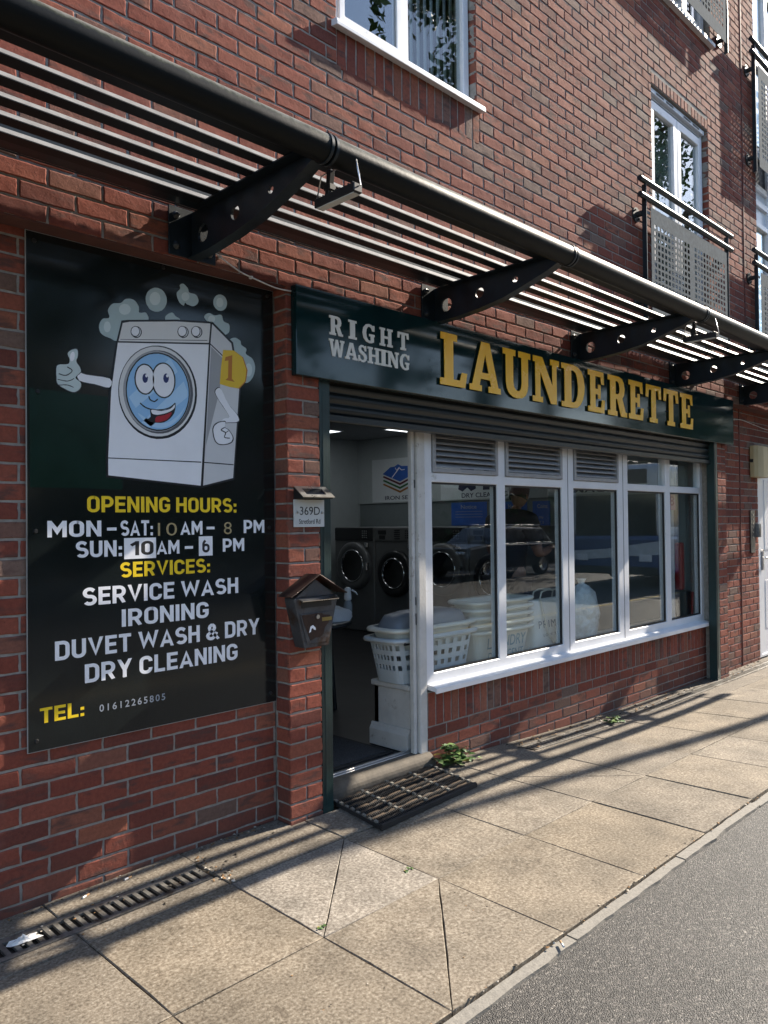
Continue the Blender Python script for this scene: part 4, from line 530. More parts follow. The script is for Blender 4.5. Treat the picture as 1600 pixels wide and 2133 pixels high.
('arm','white',3,[(-1.015,2.147),(-1.008,2.149),(-0.996,2.145),(-0.978,2.142),(-0.945,2.142),(-0.905,2.142),(-0.877,2.139),(-0.867,2.127),(-0.869,2.111),(-0.879,2.100),(-0.896,2.099),(-0.920,2.103),(-0.944,2.107),(-0.968,2.108),(-0.992,2.110),(-1.010,2.114),(-1.017,2.125),(-1.019,2.138)]),
('hand','ink',4,[(-1.108,2.150),(-1.107,2.156),(-1.105,2.161),(-1.103,2.166),(-1.097,2.169),(-1.089,2.172),(-1.077,2.174),(-1.065,2.175),(-1.056,2.178),(-1.051,2.183),(-1.050,2.188),(-1.049,2.195),(-1.050,2.200),(-1.051,2.206),(-1.055,2.211),(-1.058,2.217),(-1.058,2.222),(-1.056,2.227),(-1.052,2.233),(-1.046,2.238),(-1.041,2.242),(-1.035,2.245),(-1.028,2.247),(-1.021,2.248),(-1.016,2.247),(-1.014,2.242),(-1.013,2.235),(-1.013,2.226),(-1.013,2.218),(-1.015,2.212),(-1.018,2.206),(-1.020,2.200),(-1.020,2.194),(-1.017,2.188),(-1.013,2.182),(-1.007,2.176),(-1.004,2.170),(-1.002,2.165),(-1.000,2.160),(-1.000,2.155),(-1.001,2.150),(-1.006,2.143),(-1.014,2.136),(-1.021,2.129),(-1.024,2.123),(-1.021,2.118),(-1.013,2.112),(-1.005,2.108),(-1.000,2.102),(-0.999,2.095),(-1.000,2.087),(-1.003,2.080),(-1.007,2.074),(-1.012,2.068),(-1.019,2.064),(-1.026,2.060),(-1.035,2.059),(-1.045,2.060),(-1.056,2.063),(-1.067,2.067),(-1.076,2.071),(-1.084,2.075),(-1.092,2.078),(-1.098,2.083),(-1.103,2.088),(-1.106,2.094),(-1.107,2.101),(-1.107,2.109),(-1.107,2.117),(-1.108,2.125),(-1.108,2.134),(-1.108,2.143)]),
('hand','foam2',5,[(-1.105,2.150),(-1.104,2.156),(-1.103,2.161),(-1.100,2.165),(-1.095,2.168),(-1.087,2.171),(-1.075,2.172),(-1.064,2.174),(-1.056,2.177),(-1.052,2.181),(-1.050,2.187),(-1.050,2.192),(-1.050,2.198),(-1.052,2.203),(-1.055,2.208),(-1.057,2.213),(-1.058,2.219),(-1.056,2.224),(-1.052,2.229),(-1.047,2.233),(-1.042,2.237),(-1.036,2.240),(-1.029,2.243),(-1.023,2.244),(-1.019,2.242),(-1.016,2.238),(-1.015,2.230),(-1.015,2.222),(-1.016,2.215),(-1.017,2.209),(-1.020,2.203),(-1.022,2.198),(-1.022,2.192),(-1.020,2.186),(-1.015,2.180),(-1.010,2.174),(-1.007,2.169),(-1.005,2.164),(-1.003,2.159),(-1.003,2.155),(-1.004,2.150),(-1.009,2.144),(-1.016,2.137),(-1.023,2.130),(-1.026,2.124),(-1.023,2.119),(-1.015,2.114),(-1.008,2.110),(-1.003,2.104),(-1.002,2.098),(-1.003,2.090),(-1.006,2.083),(-1.010,2.077),(-1.015,2.072),(-1.021,2.068),(-1.028,2.064),(-1.036,2.063),(-1.045,2.064),(-1.056,2.067),(-1.066,2.071),(-1.075,2.075),(-1.083,2.078),(-1.090,2.082),(-1.096,2.086),(-1.100,2.091),(-1.103,2.097),(-1.104,2.104),(-1.104,2.111),(-1.104,2.118),(-1.105,2.126),(-1.105,2.135),(-1.105,2.143)]),
('hand','ink',6,[(-1.096,2.130),(-1.092,2.129),(-1.085,2.127),(-1.078,2.126),(-1.071,2.126),(-1.064,2.127),(-1.057,2.130),(-1.051,2.135),(-1.045,2.140),(-1.040,2.146),(-1.038,2.151),(-1.040,2.156),(-1.044,2.159),(-1.050,2.162),(-1.055,2.164),(-1.059,2.166),(-1.061,2.162),(-1.058,2.161),(-1.052,2.158),(-1.047,2.156),(-1.043,2.153),(-1.042,2.151),(-1.043,2.147),(-1.047,2.143),(-1.053,2.138),(-1.059,2.134),(-1.065,2.131),(-1.070,2.130),(-1.077,2.130),(-1.084,2.131),(-1.090,2.133),(-1.095,2.133)]),
('hand','ink',6,[(-1.101,2.107),(-1.095,2.106),(-1.087,2.105),(-1.078,2.104),(-1.068,2.103),(-1.060,2.104),(-1.053,2.106),(-1.046,2.109),(-1.040,2.112),(-1.035,2.116),(-1.031,2.118),(-1.032,2.121),(-1.036,2.119),(-1.041,2.115),(-1.047,2.112),(-1.054,2.109),(-1.060,2.107),(-1.068,2.107),(-1.077,2.107),(-1.086,2.108),(-1.094,2.109),(-1.100,2.110)]),
('hand','ink',6,[(-1.096,2.083),(-1.091,2.084),(-1.084,2.085),(-1.075,2.087),(-1.067,2.087),(-1.061,2.088),(-1.055,2.087),(-1.049,2.085),(-1.043,2.084),(-1.038,2.082),(-1.035,2.081),(-1.034,2.084),(-1.037,2.085),(-1.042,2.087),(-1.047,2.089),(-1.054,2.090),(-1.060,2.091),(-1.067,2.091),(-1.075,2.090),(-1.084,2.088),(-1.091,2.087),(-1.096,2.087)]),
('hand','white',6,[(-1.029,2.210),(-1.030,2.207),(-1.030,2.203),(-1.032,2.200),(-1.033,2.198),(-1.034,2.195),(-1.036,2.193),(-1.037,2.192),(-1.039,2.191),(-1.041,2.190),(-1.042,2.190),(-1.044,2.190),(-1.045,2.191),(-1.046,2.192),(-1.047,2.194),(-1.048,2.196),(-1.048,2.198),(-1.049,2.201),(-1.049,2.204),(-1.049,2.207),(-1.048,2.210),(-1.048,2.213),(-1.047,2.217),(-1.046,2.220),(-1.044,2.222),(-1.043,2.225),(-1.041,2.227),(-1.040,2.228),(-1.038,2.230),(-1.036,2.230),(-1.035,2.231),(-1.033,2.230),(-1.032,2.229),(-1.031,2.228),(-1.030,2.227),(-1.029,2.224),(-1.029,2.222),(-1.028,2.219),(-1.028,2.216),(-1.028,2.213)]),
('arm','ink',5,[(-0.355,2.140),(-0.353,2.150),(-0.346,2.158),(-0.339,2.163),(-0.333,2.165),(-0.326,2.164),(-0.318,2.157),(-0.306,2.138),(-0.292,2.113),(-0.278,2.090),(-0.261,2.074),(-0.244,2.060),(-0.230,2.048),(-0.221,2.036),(-0.215,2.025),(-0.213,2.016),(-0.215,2.010),(-0.221,2.006),(-0.232,2.002),(-0.251,2.000),(-0.275,1.998),(-0.296,1.995),(-0.313,1.988),(-0.327,1.980),(-0.334,1.978),(-0.330,1.987),(-0.319,2.002),(-0.308,2.014),(-0.293,2.017),(-0.278,2.018),(-0.272,2.026),(-0.286,2.048),(-0.310,2.075),(-0.330,2.099),(-0.342,2.116),(-0.351,2.129)]),
('arm','white',6,[(-0.351,2.138),(-0.349,2.148),(-0.343,2.155),(-0.336,2.160),(-0.330,2.162),(-0.324,2.161),(-0.316,2.154),(-0.305,2.136),(-0.292,2.112),(-0.278,2.090),(-0.263,2.074),(-0.247,2.061),(-0.234,2.049),(-0.225,2.038),(-0.219,2.027),(-0.217,2.018),(-0.219,2.013),(-0.225,2.009),(-0.235,2.005),(-0.253,2.003),(-0.276,2.001),(-0.296,1.998),(-0.311,1.992),(-0.324,1.984),(-0.331,1.982),(-0.328,1.991),(-0.317,2.005),(-0.306,2.016),(-0.293,2.020),(-0.278,2.021),(-0.273,2.029),(-0.286,2.049),(-0.308,2.076),(-0.328,2.099),(-0.339,2.115),(-0.347,2.127)]),
('hand','ink',7,[(-0.369,1.961),(-0.366,1.972),(-0.361,1.981),(-0.354,1.988),(-0.345,1.994),(-0.335,1.999),(-0.324,2.002),(-0.313,2.005),(-0.301,2.007),(-0.294,2.005),(-0.294,1.997),(-0.298,1.986),(-0.299,1.977),(-0.294,1.973),(-0.285,1.970),(-0.276,1.966),(-0.267,1.956),(-0.257,1.944),(-0.251,1.933),(-0.249,1.923),(-0.252,1.913),(-0.258,1.905),(-0.268,1.899),(-0.281,1.894),(-0.295,1.891),(-0.309,1.889),(-0.324,1.888),(-0.336,1.890),(-0.346,1.895),(-0.354,1.902),(-0.360,1.912),(-0.365,1.927),(-0.368,1.946)]),
('hand','white',8,[(-0.364,1.960),(-0.361,1.970),(-0.357,1.978),(-0.350,1.984),(-0.342,1.990),(-0.333,1.995),(-0.323,1.998),(-0.313,2.001),(-0.302,2.002),(-0.296,2.000),(-0.296,1.993),(-0.299,1.983),(-0.300,1.974),(-0.295,1.971),(-0.287,1.968),(-0.279,1.964),(-0.271,1.955),(-0.262,1.944),(-0.256,1.933),(-0.255,1.924),(-0.258,1.916),(-0.263,1.908),(-0.272,1.903),(-0.284,1.898),(-0.297,1.895),(-0.309,1.893),(-0.323,1.893),(-0.334,1.894),(-0.343,1.899),(-0.350,1.905),(-0.355,1.914),(-0.360,1.929),(-0.363,1.946)]),
('hand','ink',9,[(-0.302,1.976),(-0.305,1.975),(-0.310,1.972),(-0.316,1.969),(-0.321,1.965),(-0.323,1.960),(-0.319,1.956),(-0.313,1.954),(-0.307,1.952),(-0.301,1.950),(-0.299,1.948),(-0.299,1.946),(-0.300,1.941),(-0.303,1.936),(-0.305,1.931),(-0.304,1.926),(-0.299,1.923),(-0.291,1.923),(-0.284,1.922),(-0.277,1.923),(-0.272,1.922),(-0.272,1.927),(-0.276,1.927),(-0.283,1.927),(-0.290,1.927),(-0.297,1.928),(-0.300,1.929),(-0.300,1.931),(-0.298,1.935),(-0.295,1.940),(-0.293,1.945),(-0.293,1.951),(-0.298,1.954),(-0.304,1.957),(-0.311,1.959),(-0.316,1.961),(-0.317,1.961),(-0.317,1.962),(-0.313,1.965),(-0.308,1.968),(-0.302,1.971),(-0.299,1.973)]),
('hand','ink',9,[(-0.295,1.948),(-0.292,1.950),(-0.288,1.952),(-0.284,1.955),(-0.280,1.957),(-0.277,1.959),(-0.279,1.962),(-0.282,1.960),(-0.286,1.958),(-0.290,1.955),(-0.294,1.953),(-0.297,1.951)]),
('coin','orange',6,[(-0.299,2.347),(-0.241,2.353),(-0.189,2.328),(-0.164,2.268),(-0.174,2.211),(-0.213,2.171),(-0.271,2.173),(-0.319,2.180),(-0.311,2.268)]),
('coin','gold',7,[(-0.305,2.348),(-0.247,2.354),(-0.195,2.329),(-0.171,2.269),(-0.180,2.212),(-0.220,2.172),(-0.277,2.174),(-0.326,2.181),(-0.317,2.269)]),
('coin','orange',8,[(-0.292,2.315),(-0.253,2.330),(-0.257,2.215),(-0.240,2.201),(-0.294,2.204),(-0.279,2.217),(-0.276,2.301),(-0.297,2.295)]),
]

# ================================================================== THE SETTING
def sstep(t): t = max(0.0, min(1.0, t)); return t * t * (3 - 2 * t)
def zg(x, y):       # pavement height: dips towards the wall to the right of the doorway
    w = max(0, min(1, (y + 1.62) / 1.62))
    return .018 * sstep((x + 1.4) / 1.2) * w - .095 * sstep((x - .5) / 3.5) * w
KY = -1.615
def quad_sheet(name, m, x0, x1, y0, y1, z, nx=1, ny=1):
    mb = MB(); vs = [(x0 + (x1 - x0) * i / nx, y0 + (y1 - y0) * j / ny, z) for i in range(nx + 1) for j in range(ny + 1)]
    mb.add(vs, [(i * (ny + 1) + j, (i + 1) * (ny + 1) + j, (i + 1) * (ny + 1) + j + 1, i * (ny + 1) + j + 1) for i in range(nx) for j in range(ny)])
    return tag(mb.build(name, m), kind='structure')
quad_sheet('ground', mat('ground_soil', (.12, .11, .085), .95, var=.3, scale=2), -700, 700, -900, 500, -.32)
quad_sheet('footway', ASPHALT, -60, 160, -3.55, KY - .052, -.020)
quad_sheet('road', ROADM, -60, 160, -13.2, -3.68, -.12)
quad_sheet('yellow_lines', mat('yellow_road_paint', (.42, .30, .06), .7, var=.3, scale=9), -60, 160, -4.05, -3.97, -.116)
quad_sheet('yellow_lines', mat('yellow_road_paint', (.42, .30, .06), .7, var=.3, scale=9), -60, 160, -4.25, -4.17, -.116)
mb = MB()
for k in range(200): mb.box(-60 + k * 1.1, -60 + k * 1.1 + 1.092, -3.68, -3.55, -.2, -.014)
tag(mb.build('road_kerb', KERB, bevel=.012), kind='structure')
quad_sheet('far_pavement', mat('far_paving', (.36, .32, .26), .85, var=.15, scale=3), -60, 160, -17, -13.2, .06)
# pavement: slabs with open joints over a bed of dirt
mb = MB(); xs = np.linspace(-6, 14, 60); ys = np.linspace(KY + .003, .35, 9)
mb.add([(x, y, zg(x, y) - .016) for x in xs for y in ys], [(i * 9 + j, (i + 1) * 9 + j, (i + 1) * 9 + j + 1, i * 9 + j + 1) for i in range(59) for j in range(8)])
tag(mb.build('pavement_bed', SOIL), kind='structure')
mb = MB(); xcols = [-4.93, -4.305, -3.68, -3.055, -2.43, -1.80, -1.168, -.557, .080, .707, 1.335, 1.955, 2.58, 3.205, 3.83, 4.455, 5.08, 5.7, 6.33, 6.95, 7.58, 8.2, 8.83, 9.45, 10.08]
rows = [KY, -1.008, -.418]
def slab(poly, tone, sat, gap=None):
    gap = float(rng.uniform(.0003, .0016)) if gap is None else gap
    c = np.mean(np.array(poly), 0); g = []
    n = len(poly)
    for i in range(n):   # inset each corner by the joint half-width
        p = np.array(poly[i], float); a = np.array(poly[i - 1], float) - p; b = np.array(poly[(i + 1) % n], float) - p
        a /= np.linalg.norm(a); b /= np.linalg.norm(b); s = max(.3, abs(a[0] * b[1] - a[1] * b[0])); g.append(p + (a + b) * gap / s)
    dz = rng.normal(0, .0016); tx, ty = rng.normal(0, .0022, 2)
    top = []; e = .004
    f = lambda q: (q[0], q[1], zg(q[0], q[1]) + dz + tx * (q[0] - c[0]) + ty * (q[1] - c[1]))
    # subdivide each edge a little and roughen it
    ring = []
    for i in range(n):
        p, q = g[i], g[(i + 1) % n]; L = np.linalg.norm(q - p); k = max(2, int(L / .07)); nr = np.array([-(q - p)[1], (q - p)[0]]) / L
        for j in range(k): ring.append(p + (q - p) * j / k + (nr * abs(rng.normal(0, .0013)) if j else 0))
    m = len(ring); cc = np.array(c)
    inn = [q + (cc - q) * (e / (np.linalg.norm(cc - q) + 1e-6)) for q in ring]
    T = [f(q) for q in inn]; U = [(lambda z: (z[0], z[1], z[2] - .003))(f(q)) for q in ring]; D = [(u[0], u[1], u[2] - .03) for u in U]
    at = (tone, sat)
    mb.add(T, [tuple(range(m))], 0, False, at); mb.add(T + U, [(i, (i + 1) % m, m + (i + 1) % m, m + i) for i in range(m)], 0, True, at)
    mb.add(U + D, [(i, (i + 1) % m, m + (i + 1) % m, m + i) for i in range(m)], 0, False, at)
diag = {(7, 1): 'A', (7, 0): 'A', (10, 0): 'B', (10, 1): 'B'}
for i in range(len(xcols) - 1):
    for j in range(2):
        x0, x1, y0, y1 = xcols[i], xcols[i + 1], rows[j], rows[j + 1]
        tone = float(rng.uniform(.90, 1.06)); sat = float(rng.uniform(.90, 1.12))
        if (i, j) == (7, 1): tone, sat = 1.27, .72
        if (i, j) in diag:
            if diag[(i, j)] == 'B': slab([(x0, y0), (x1, y0), (x0, y1)], tone, sat); slab([(x1, y0), (x1, y1), (x0, y1)], tone * float(rng.uniform(.94, 1.05)), sat); continue
            slab([(x0, y0), (x1, y1), (x0, y1)], tone, sat); slab([(x0, y0), (x1, y0), (x1, y1)], tone * float(rng.uniform(.94, 1.05)), sat)
        else: slab([(x0, y0), (x1, y0), (x1, y1), (x0, y1)], tone, sat)
for i in range(len(xcols) - 1):      # the narrow course along the wall, around the drains
    x0, x1 = xcols[i], xcols[i + 1]; t = float(rng.uniform(.80, .95))
    yb = .03 if x0 > .2 else -.004
    if x1 <= -.55: slab([(x0, -.418), (x1, -.418), (x1, -.318), (x0, -.318)], t, .9); slab([(x0, -.150), (x1, -.150), (x1, yb), (x0, yb)], t * 1.1, .95)
    elif x0 >= 1.95: slab([(x0, -.418), (x1, -.418), (x1, -.225), (x0, -.225)], t, .9); slab([(x0, -.085), (x1, -.085), (x1, yb), (x0, yb)], t * .8, .9)
    else: slab([(x0, -.418), (x1, -.418), (x1, -.125 if x0 < .1 else yb), (x0, -.125 if x0 < .1 else yb)], t, .9); x0 < .05 and slab([(x0, -.125), (min(x1, .0), -.125), (min(x1, .0), yb), (x0, yb)], t, .9)
tag(mb.build('pavement', PAVE), kind='structure')
mb = MB(); kx = [-4.5, -3.58, -2.67, -1.75, -.835, .08, .995, 1.91, 2.825, 3.74, 4.655, 5.57, 6.485, 7.4, 8.3, 9.2, 10.1]
for a, b in zip(kx, kx[1:]):
    d = rng.normal(0, .003); n = 14; t = (b - a - .008) / n
    T = []; 
    for i in range(n + 1):
        x = a + .004 + i * t; T += [(x, KY - .008 + d + rng.normal(0, .001), -.004 + d), (x, KY - .052 + d + rng.normal(0, .0025), -.006 + d), (x, KY - .056 + d, -.06), (x, KY - .006 + d, -.06)]
    fs = []
    for i in range(n):
        for k in range(4): fs.append((i * 4 + k, i * 4 + (k + 1) % 4, (i + 1) * 4 + (k + 1) % 4, (i + 1) * 4 + k))
    fs += [(0, 1, 2, 3), (n * 4, n * 4 + 3, n * 4 + 2, n * 4 + 1)]
    mb.add(T, fs)
tag(mb.build('kerb_edging', KERB), kind='structure')

# ================================================================== THE BUILDING
YU = -.1125
B = thing('apartment_building', 'red brick block of flats with a ground floor launderette and white framed windows', 'building')
BX0, BX1, ZT = -4.2, 9.2, 7.6
win1 = (.36, 1.572, 4.165, 5.75); frA = (4.055, 5.265, 3.15, 5.335); frB = (4.30, 5.36, 6.19, 9); stk = (6.56, 8.3, 3.15, 9)
holes = [win1, frA, frB, stk]
mb = MB(); sold = [(win1[0], 1.60, 3.945, 4.165), (frA[0], frA[1], 5.335, 5.44)]
course_holes = holes + [(a, b, c, d) for a, b, c, d in sold]
rr = course_rects(BX0, BX1, 2.70, ZT, 2.695, -1.175, course_holes)
fr = F_front(YU)
bricks(mb, [r for r in rr if r[0] < 2.2 and r[2] < 5.2], fr, 7, 4, .0009)
bricks(mb, [r for r in rr if not (r[0] < 2.2 and r[2] < 5.2)], fr, 5, 3, .0008)
for s in sold: bricks(mb, soldier_rects(*s), fr, 3, 5, .0006)
# brick reveals beside the openings
for h in (win1, frA):
    for k in range(int((h[3] - h[2]) / .075)):
        z0 = 2.695 + .075 * (math.ceil((h[2] - 2.695) / .075) + k)
        if z0 + .07 < h[3]: bricks(mb, [(YU, -.01, z0 + .005, z0 + .07)], F_left(h[1]), 3, 3, .0006, depth=.01)
mortar_sheet(mb, BX0, BX1, 2.70, ZT, holes, -.0042, -.18, fr)
UPW = mb.build('upper_wall', [BRICK, MORTAR], B)
SOF = mat('shaded_soffit_brick', (.10, .038, .03), .9, var=.3, scale=8)  # brick tone darkened, the overhang's shade painted into it
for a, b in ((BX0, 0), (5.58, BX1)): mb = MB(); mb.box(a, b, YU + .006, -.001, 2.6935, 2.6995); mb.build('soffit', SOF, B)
mb = MB()   # wall behind the sign, and the wall right of the shop
rr = course_rects(BX0, 0, -.10, 2.70, .0336, -1.248 + .1125 * 2)
bricks(mb, rr, F_front(0), 6, 4, .0005)
mortar_sheet(mb, BX0, 0, -.12, 2.70, [], -.0042, -.15, F_front(0))
mb.build('recessed_wall', [BRICK, MORTAR], B)
mb = MB(); dh = (6.775, 7.75, -.3, 2.13); sd = (6.70, 7.83, 2.13, 2.345)
rr = course_rects(5.58, BX1, -.12, 2.70, .0336, 5.58, [dh, sd])
bricks(mb, rr, F_front(0), 5, 3, .0006); bricks(mb, soldier_rects(*sd), F_front(0), 3, 4, .0006)
mortar_sheet(mb, 5.57, BX1, -.14, 2.70, [dh], -.0042, -.15, F_front(0))
mb.build('recessed_wall', [BRICK, MORTAR], B)
def pier(x0, x1, left=True):
    mb = MB(); k = -2
    while .035 + .075 * k < 2.69:
        z0 = max(-.1, .035 + .075 * k + .005); z1 = min(2.70, .035 + .075 * (k + 1) - .005); o = k % 2 == 0; k += 1
        if z1 - z0 < .02: continue
        w = x1 - x0
        rects = [(x0, x1, z0, z1)] if o else [(x0, x0 + w / 2 - .005, z0, z1), (x0 + w / 2 + .005, x1, z0, z1)]
        bricks(mb, rects, F_front(YU), 6, 4, .0006)
        bricks(mb, [(YU + .001, -.012 if o else -.002, z0, z1)], F_left(x0), 4, 4, .0007, depth=.012)
        bricks(mb, [(YU + .001, .002, z0, z1)], F_right(x1), 4, 3, .0007, depth=.012)
    mb.box(x0 + .0048, x1 - .0048, YU + .0045, .12, -.12, 2.70, 1)
    return mb.build('brick_pier', [BRICK, MORTAR], B)
pier(.002, .212); pier(5.368, 5.575)
mb = MB(); W0, W1, YW = 1.192, 5.40, .03      # low wall under the shop window
bricks(mb, soldier_rects(W0, W1, .240, .455), F_front(YW), 3, 5, .0005)
bricks(mb, course_rects(W0, W1, -.17, .240, .015, 1.4825 + .1125), F_front(YW), 6, 4, .0005)
mortar_sheet(mb, W0, W1, -.2, .455, [], -.0042, -.10, F_front(YW))
bricks(mb, course_rects(-.055, .10, .47, 2.12, .035, -.055 + .17), F_left(5.385), 4, 3, .0007, depth=.01)
mb.box(5.388, 5.60, -.03, .14, -.15, 2.70, 1)
mb.build('window_apron_wall', [BRICK, MORTAR], B)
mb = MB(); mb.box(.20, 5.38, -.0999, .30, 2.285, 2.699); mb.build('shopfront_lintel', MORTAR, B)
JOINT = mat('joint_sealant', (.10, .028, .022), .7, var=.2, scale=12)
mb = MB(); mb.box(6.240, 6.254, -.006, .02, -.06, 2.70); mb.build('movement_joint', JOINT, B)
mb = MB(); mb.box(6.163, 6.178, -.119, -.10, 2.70, ZT); mb.build('movement_joint', JOINT, B)

# ---- upper windows
BLIND = mat('grey_blind_fabric', (.34, .37, .37), .8, var=.12, scale=3); DARKROOM = mat('dark_room', (.03, .033, .036), .9)
ROOMY = .75
mb = MB(); mb.box(BX0 + .1, BX1 - .1, ROOMY, ROOMY + .05, 2.76, ZT)
for a, b in ((2.3, 2.34), (5.9, 5.94)): mb.box(a, b, .1, ROOMY, 2.76, ZT)
for z in (2.74, 5.86): mb.box(BX0 + .1, BX1 - .1, .08, ROOMY, z, z + .05)
mb.build('flat_interior', DARKROOM, B)
def pane(x0, x1, z0, z1, y, par, name='glass_pane', m=None):
    gm = m or (GLASS if z0 < 3 else GLASS_UP)
    m = MB(); m.box(x0, x1, y, y + .006, z0, z1); return m.build(name, gm, par)
mb = MB(); mb.frame(win1[0] + .012, win1[1] - .012, win1[2] + .035, win1[3], .055, -.062, .0, mids=[(.905, .985)]); 
mb.frame(.415, .91, 4.245, 5.70, .042, -.078, -.063)
W = mb.build('casement_window', UPVC, B, bevel=.004)
pane(.455, .875, 4.285, 5.66, -.066, W); pane(.98, 1.51, 4.25, 5.70, -.035, W, m=GLASS_DULL)
mb = MB(); mb.prism([(-.158, 4.168), (-.152, 4.188), (-.055, 4.203), (-.055, 4.168), (-.145, 4.150), (-.158, 4.150)], 'x', .325, 1.612); mb.build('window_sill', UPVC, W, bevel=.002)
mb = MB()
for i in range(9):
    x = .985 + i * .064; a = R(28); mb.obox((x + .03, .06, 4.95), (.042 * math.cos(a), .042 * math.sin(a), 0), (-.0008 * math.sin(a), .0008 * math.cos(a), 0), (0, 0, .72))
mb.build('vertical_blind', BLIND, W)
def french(x0, x1, z1, z0=3.15):
    mb = MB(); xm = (x0 + x1) / 2
    mb.frame(x0 + .008, x1 - .008, z0, z1 - .01, .055, -.055, .0); 
    for a, b in ((x0 + .06, xm - .004), (xm + .004, x1 - .06)): mb.frame(a, b, z0 + .05, z1 - .10, .075, -.072, -.02, wb=.09)
    w = mb.build('french_window', UPVC, B, bevel=.004)
    for a, b in ((x0 + .125, xm - .07), (xm + .07, x1 - .125)): pane(a, b, z0 + .13, z1 - .165, -.045, w)
    mb = MB(); mb.box(x0 + .03, x1 - .03, -.088, -.057, z1 - .050, z1 - .012)
    for c in (x0 + .22, x0 + .42, x1 - .42, x1 - .22): mb.box(c - .075, c + .075, -.0905, -.089, z1 - .041, z1 - .022, 1)
    mb.build('trickle_vent', [UPVC, BLACK], w, bevel=.002)
    return w
french(frA[0], frA[1], frA[3]); 
mb = MB(); mb.box(frA[0] + .1, frA[1] - .1, .10, .104, 3.3, 5.2); mb.build('net_curtain', BLIND, B)
wB = french(frB[0], frB[1], 8.3, 6.24)
mb = MB(); mb.box(frB[0] - .03, frB[1] + .02, -.16, -.02, 6.185, 6.225); mb.build('window_sill', UPVC, wB, bevel=.003)
mb = MB(); x0, x1 = stk[0] + .01, stk[1]
mb.frame(x0, x1, 3.15, ZT, .06, -.07, .0, mids=[(7.05, 7.12)], transoms=[(5.02, 5.09), (4.78, 4.84), (5.20, 5.27), (5.56, 5.66), (6.62, 6.70)])
WS = mb.build('stairwell_window', UPVC, B, bevel=.004)
for a, b in ((x0 + .055, 7.055), (7.115, x1 - .05)):
    for c, d in ((3.2, 4.785), (5.655, 6.63), (6.69, ZT)): pane(a, b, c, d, -.03, WS)
mb = MB()
for a, b in ((x0 + .055, 7.055), (7.115, x1 - .05)): mb.box(a, b, -.04, -.02, 4.835, 5.025); mb.box(a, b, -.04, -.02, 5.085, 5.205)
mb.build('infill_panel', UPVC, WS)
mb = MB(); mb.box(x0 + .055, 7.055, -.045, -.02, 5.265, 5.565); mb.box(7.115, x1, -.045, -.02, 5.265, 5.565); mb.build('spandrel_panel', DARKMETAL, WS)

# ---- side door
mb = MB(); mb.frame(6.785, 7.74, -.06, 2.125, .07, .005, .06, wb=.03); SD = mb.build('side_door', UPVC, B, bevel=.003)
mb = MB(); mb.box(6.86, 7.665, .02, .055, -.03, 2.05); mb.build('door_leaf', UPVC, SD, bevel=.003)
mb = MB(); mb.box(7.02, 7.50, .0155, .0195, .25, .80); mb.box(7.02, 7.50, .0155, .0195, 1.15, 1.95); mb.build('moulded_panel', UPVC, SD, bevel=.0015)
mb = MB(); mb.box(6.885, 6.925, -.005, .019, .92, 1.16); mb.tube([(6.905, -.02, 1.06), (6.905, -.03, 1.06), (7.02, -.03, 1.06)], .009); mb.build('door_handle', STEEL, SD)

# ---- shopfront window, louvres, sill
YF = .045
XM = [(1.955, 2.045), (2.775, 2.945), (3.65, 3.825), (4.545, 4.645)]
ZS, ZTR, ZH = .492, (1.762, 1.822), 2.14
mb = MB(); mb.frame(1.195, 5.385, ZS, ZH, .075, YF, YF + .07, mids=XM, transoms=[ZTR], wb=.072, wr=.07, wt=.05)
SW = mb.build('shop_window', UPVC, B, bevel=.004)
mb = MB()
for x in (2.86, 3.737): mb = MB(); mb.box(x - .0025, x + .0025, YF - .0015, YF + .002, ZS, ZH); mb.build('frame_seam', BLACK, SW)
spans = [(1.27, 1.955), (2.045, 2.775), (2.945, 3.65), (3.825, 4.545), (4.645, 5.315)]
for a, b in spans: pane(a - .003, b + .003, ZS + .068, ZTR[0] + .003, YF + .028, SW)
for a, b in spans[3:]: pane(a - .003, b + .003, ZTR[1] - .003, ZH - .045, YF + .028, SW)
mb = MB()
for a, b in spans: mb.frame(a, b, ZS + .072, ZTR[0], .012, YF + .012, YF + .027)
mb.build('glazing_gasket', BLACK, SW)
ALU = mat('louvre_aluminium', (.30, .30, .31), .45, metal=.2, var=.12, scale=12)
for a, b in spans[:3]:
    mb = MB(); mb.frame(a + .002, b - .002, ZTR[1] + .002, ZH - .02, .028, YF - .012, YF + .05)
    fz = ZTR[1] + .045
    l = mb.build('louvre', ALU, SW, bevel=.002); mb = MB()
    for k in range(7):
        z = fz + k * .037
        mb.prism([(YF - .004, z), (YF + .048, z + .034), (YF + .050, z + .031), (YF, z - .004), (YF - .006, z - .012), (YF - .008, z - .010)], 'x', a + .03, b - .03)
    mb.build('louvre_blade', ALU, l)
mb = MB(); mb.prism([(-.030, .452), (-.030, .484), (-.022, .490), (YF + .004, .503), (YF + .03, .503), (YF + .03, .470), (-.018, .462), (-.022, .452)], 'x', 1.205, 5.36); mb.build('window_sill', UPVC, SW, bevel=.002)
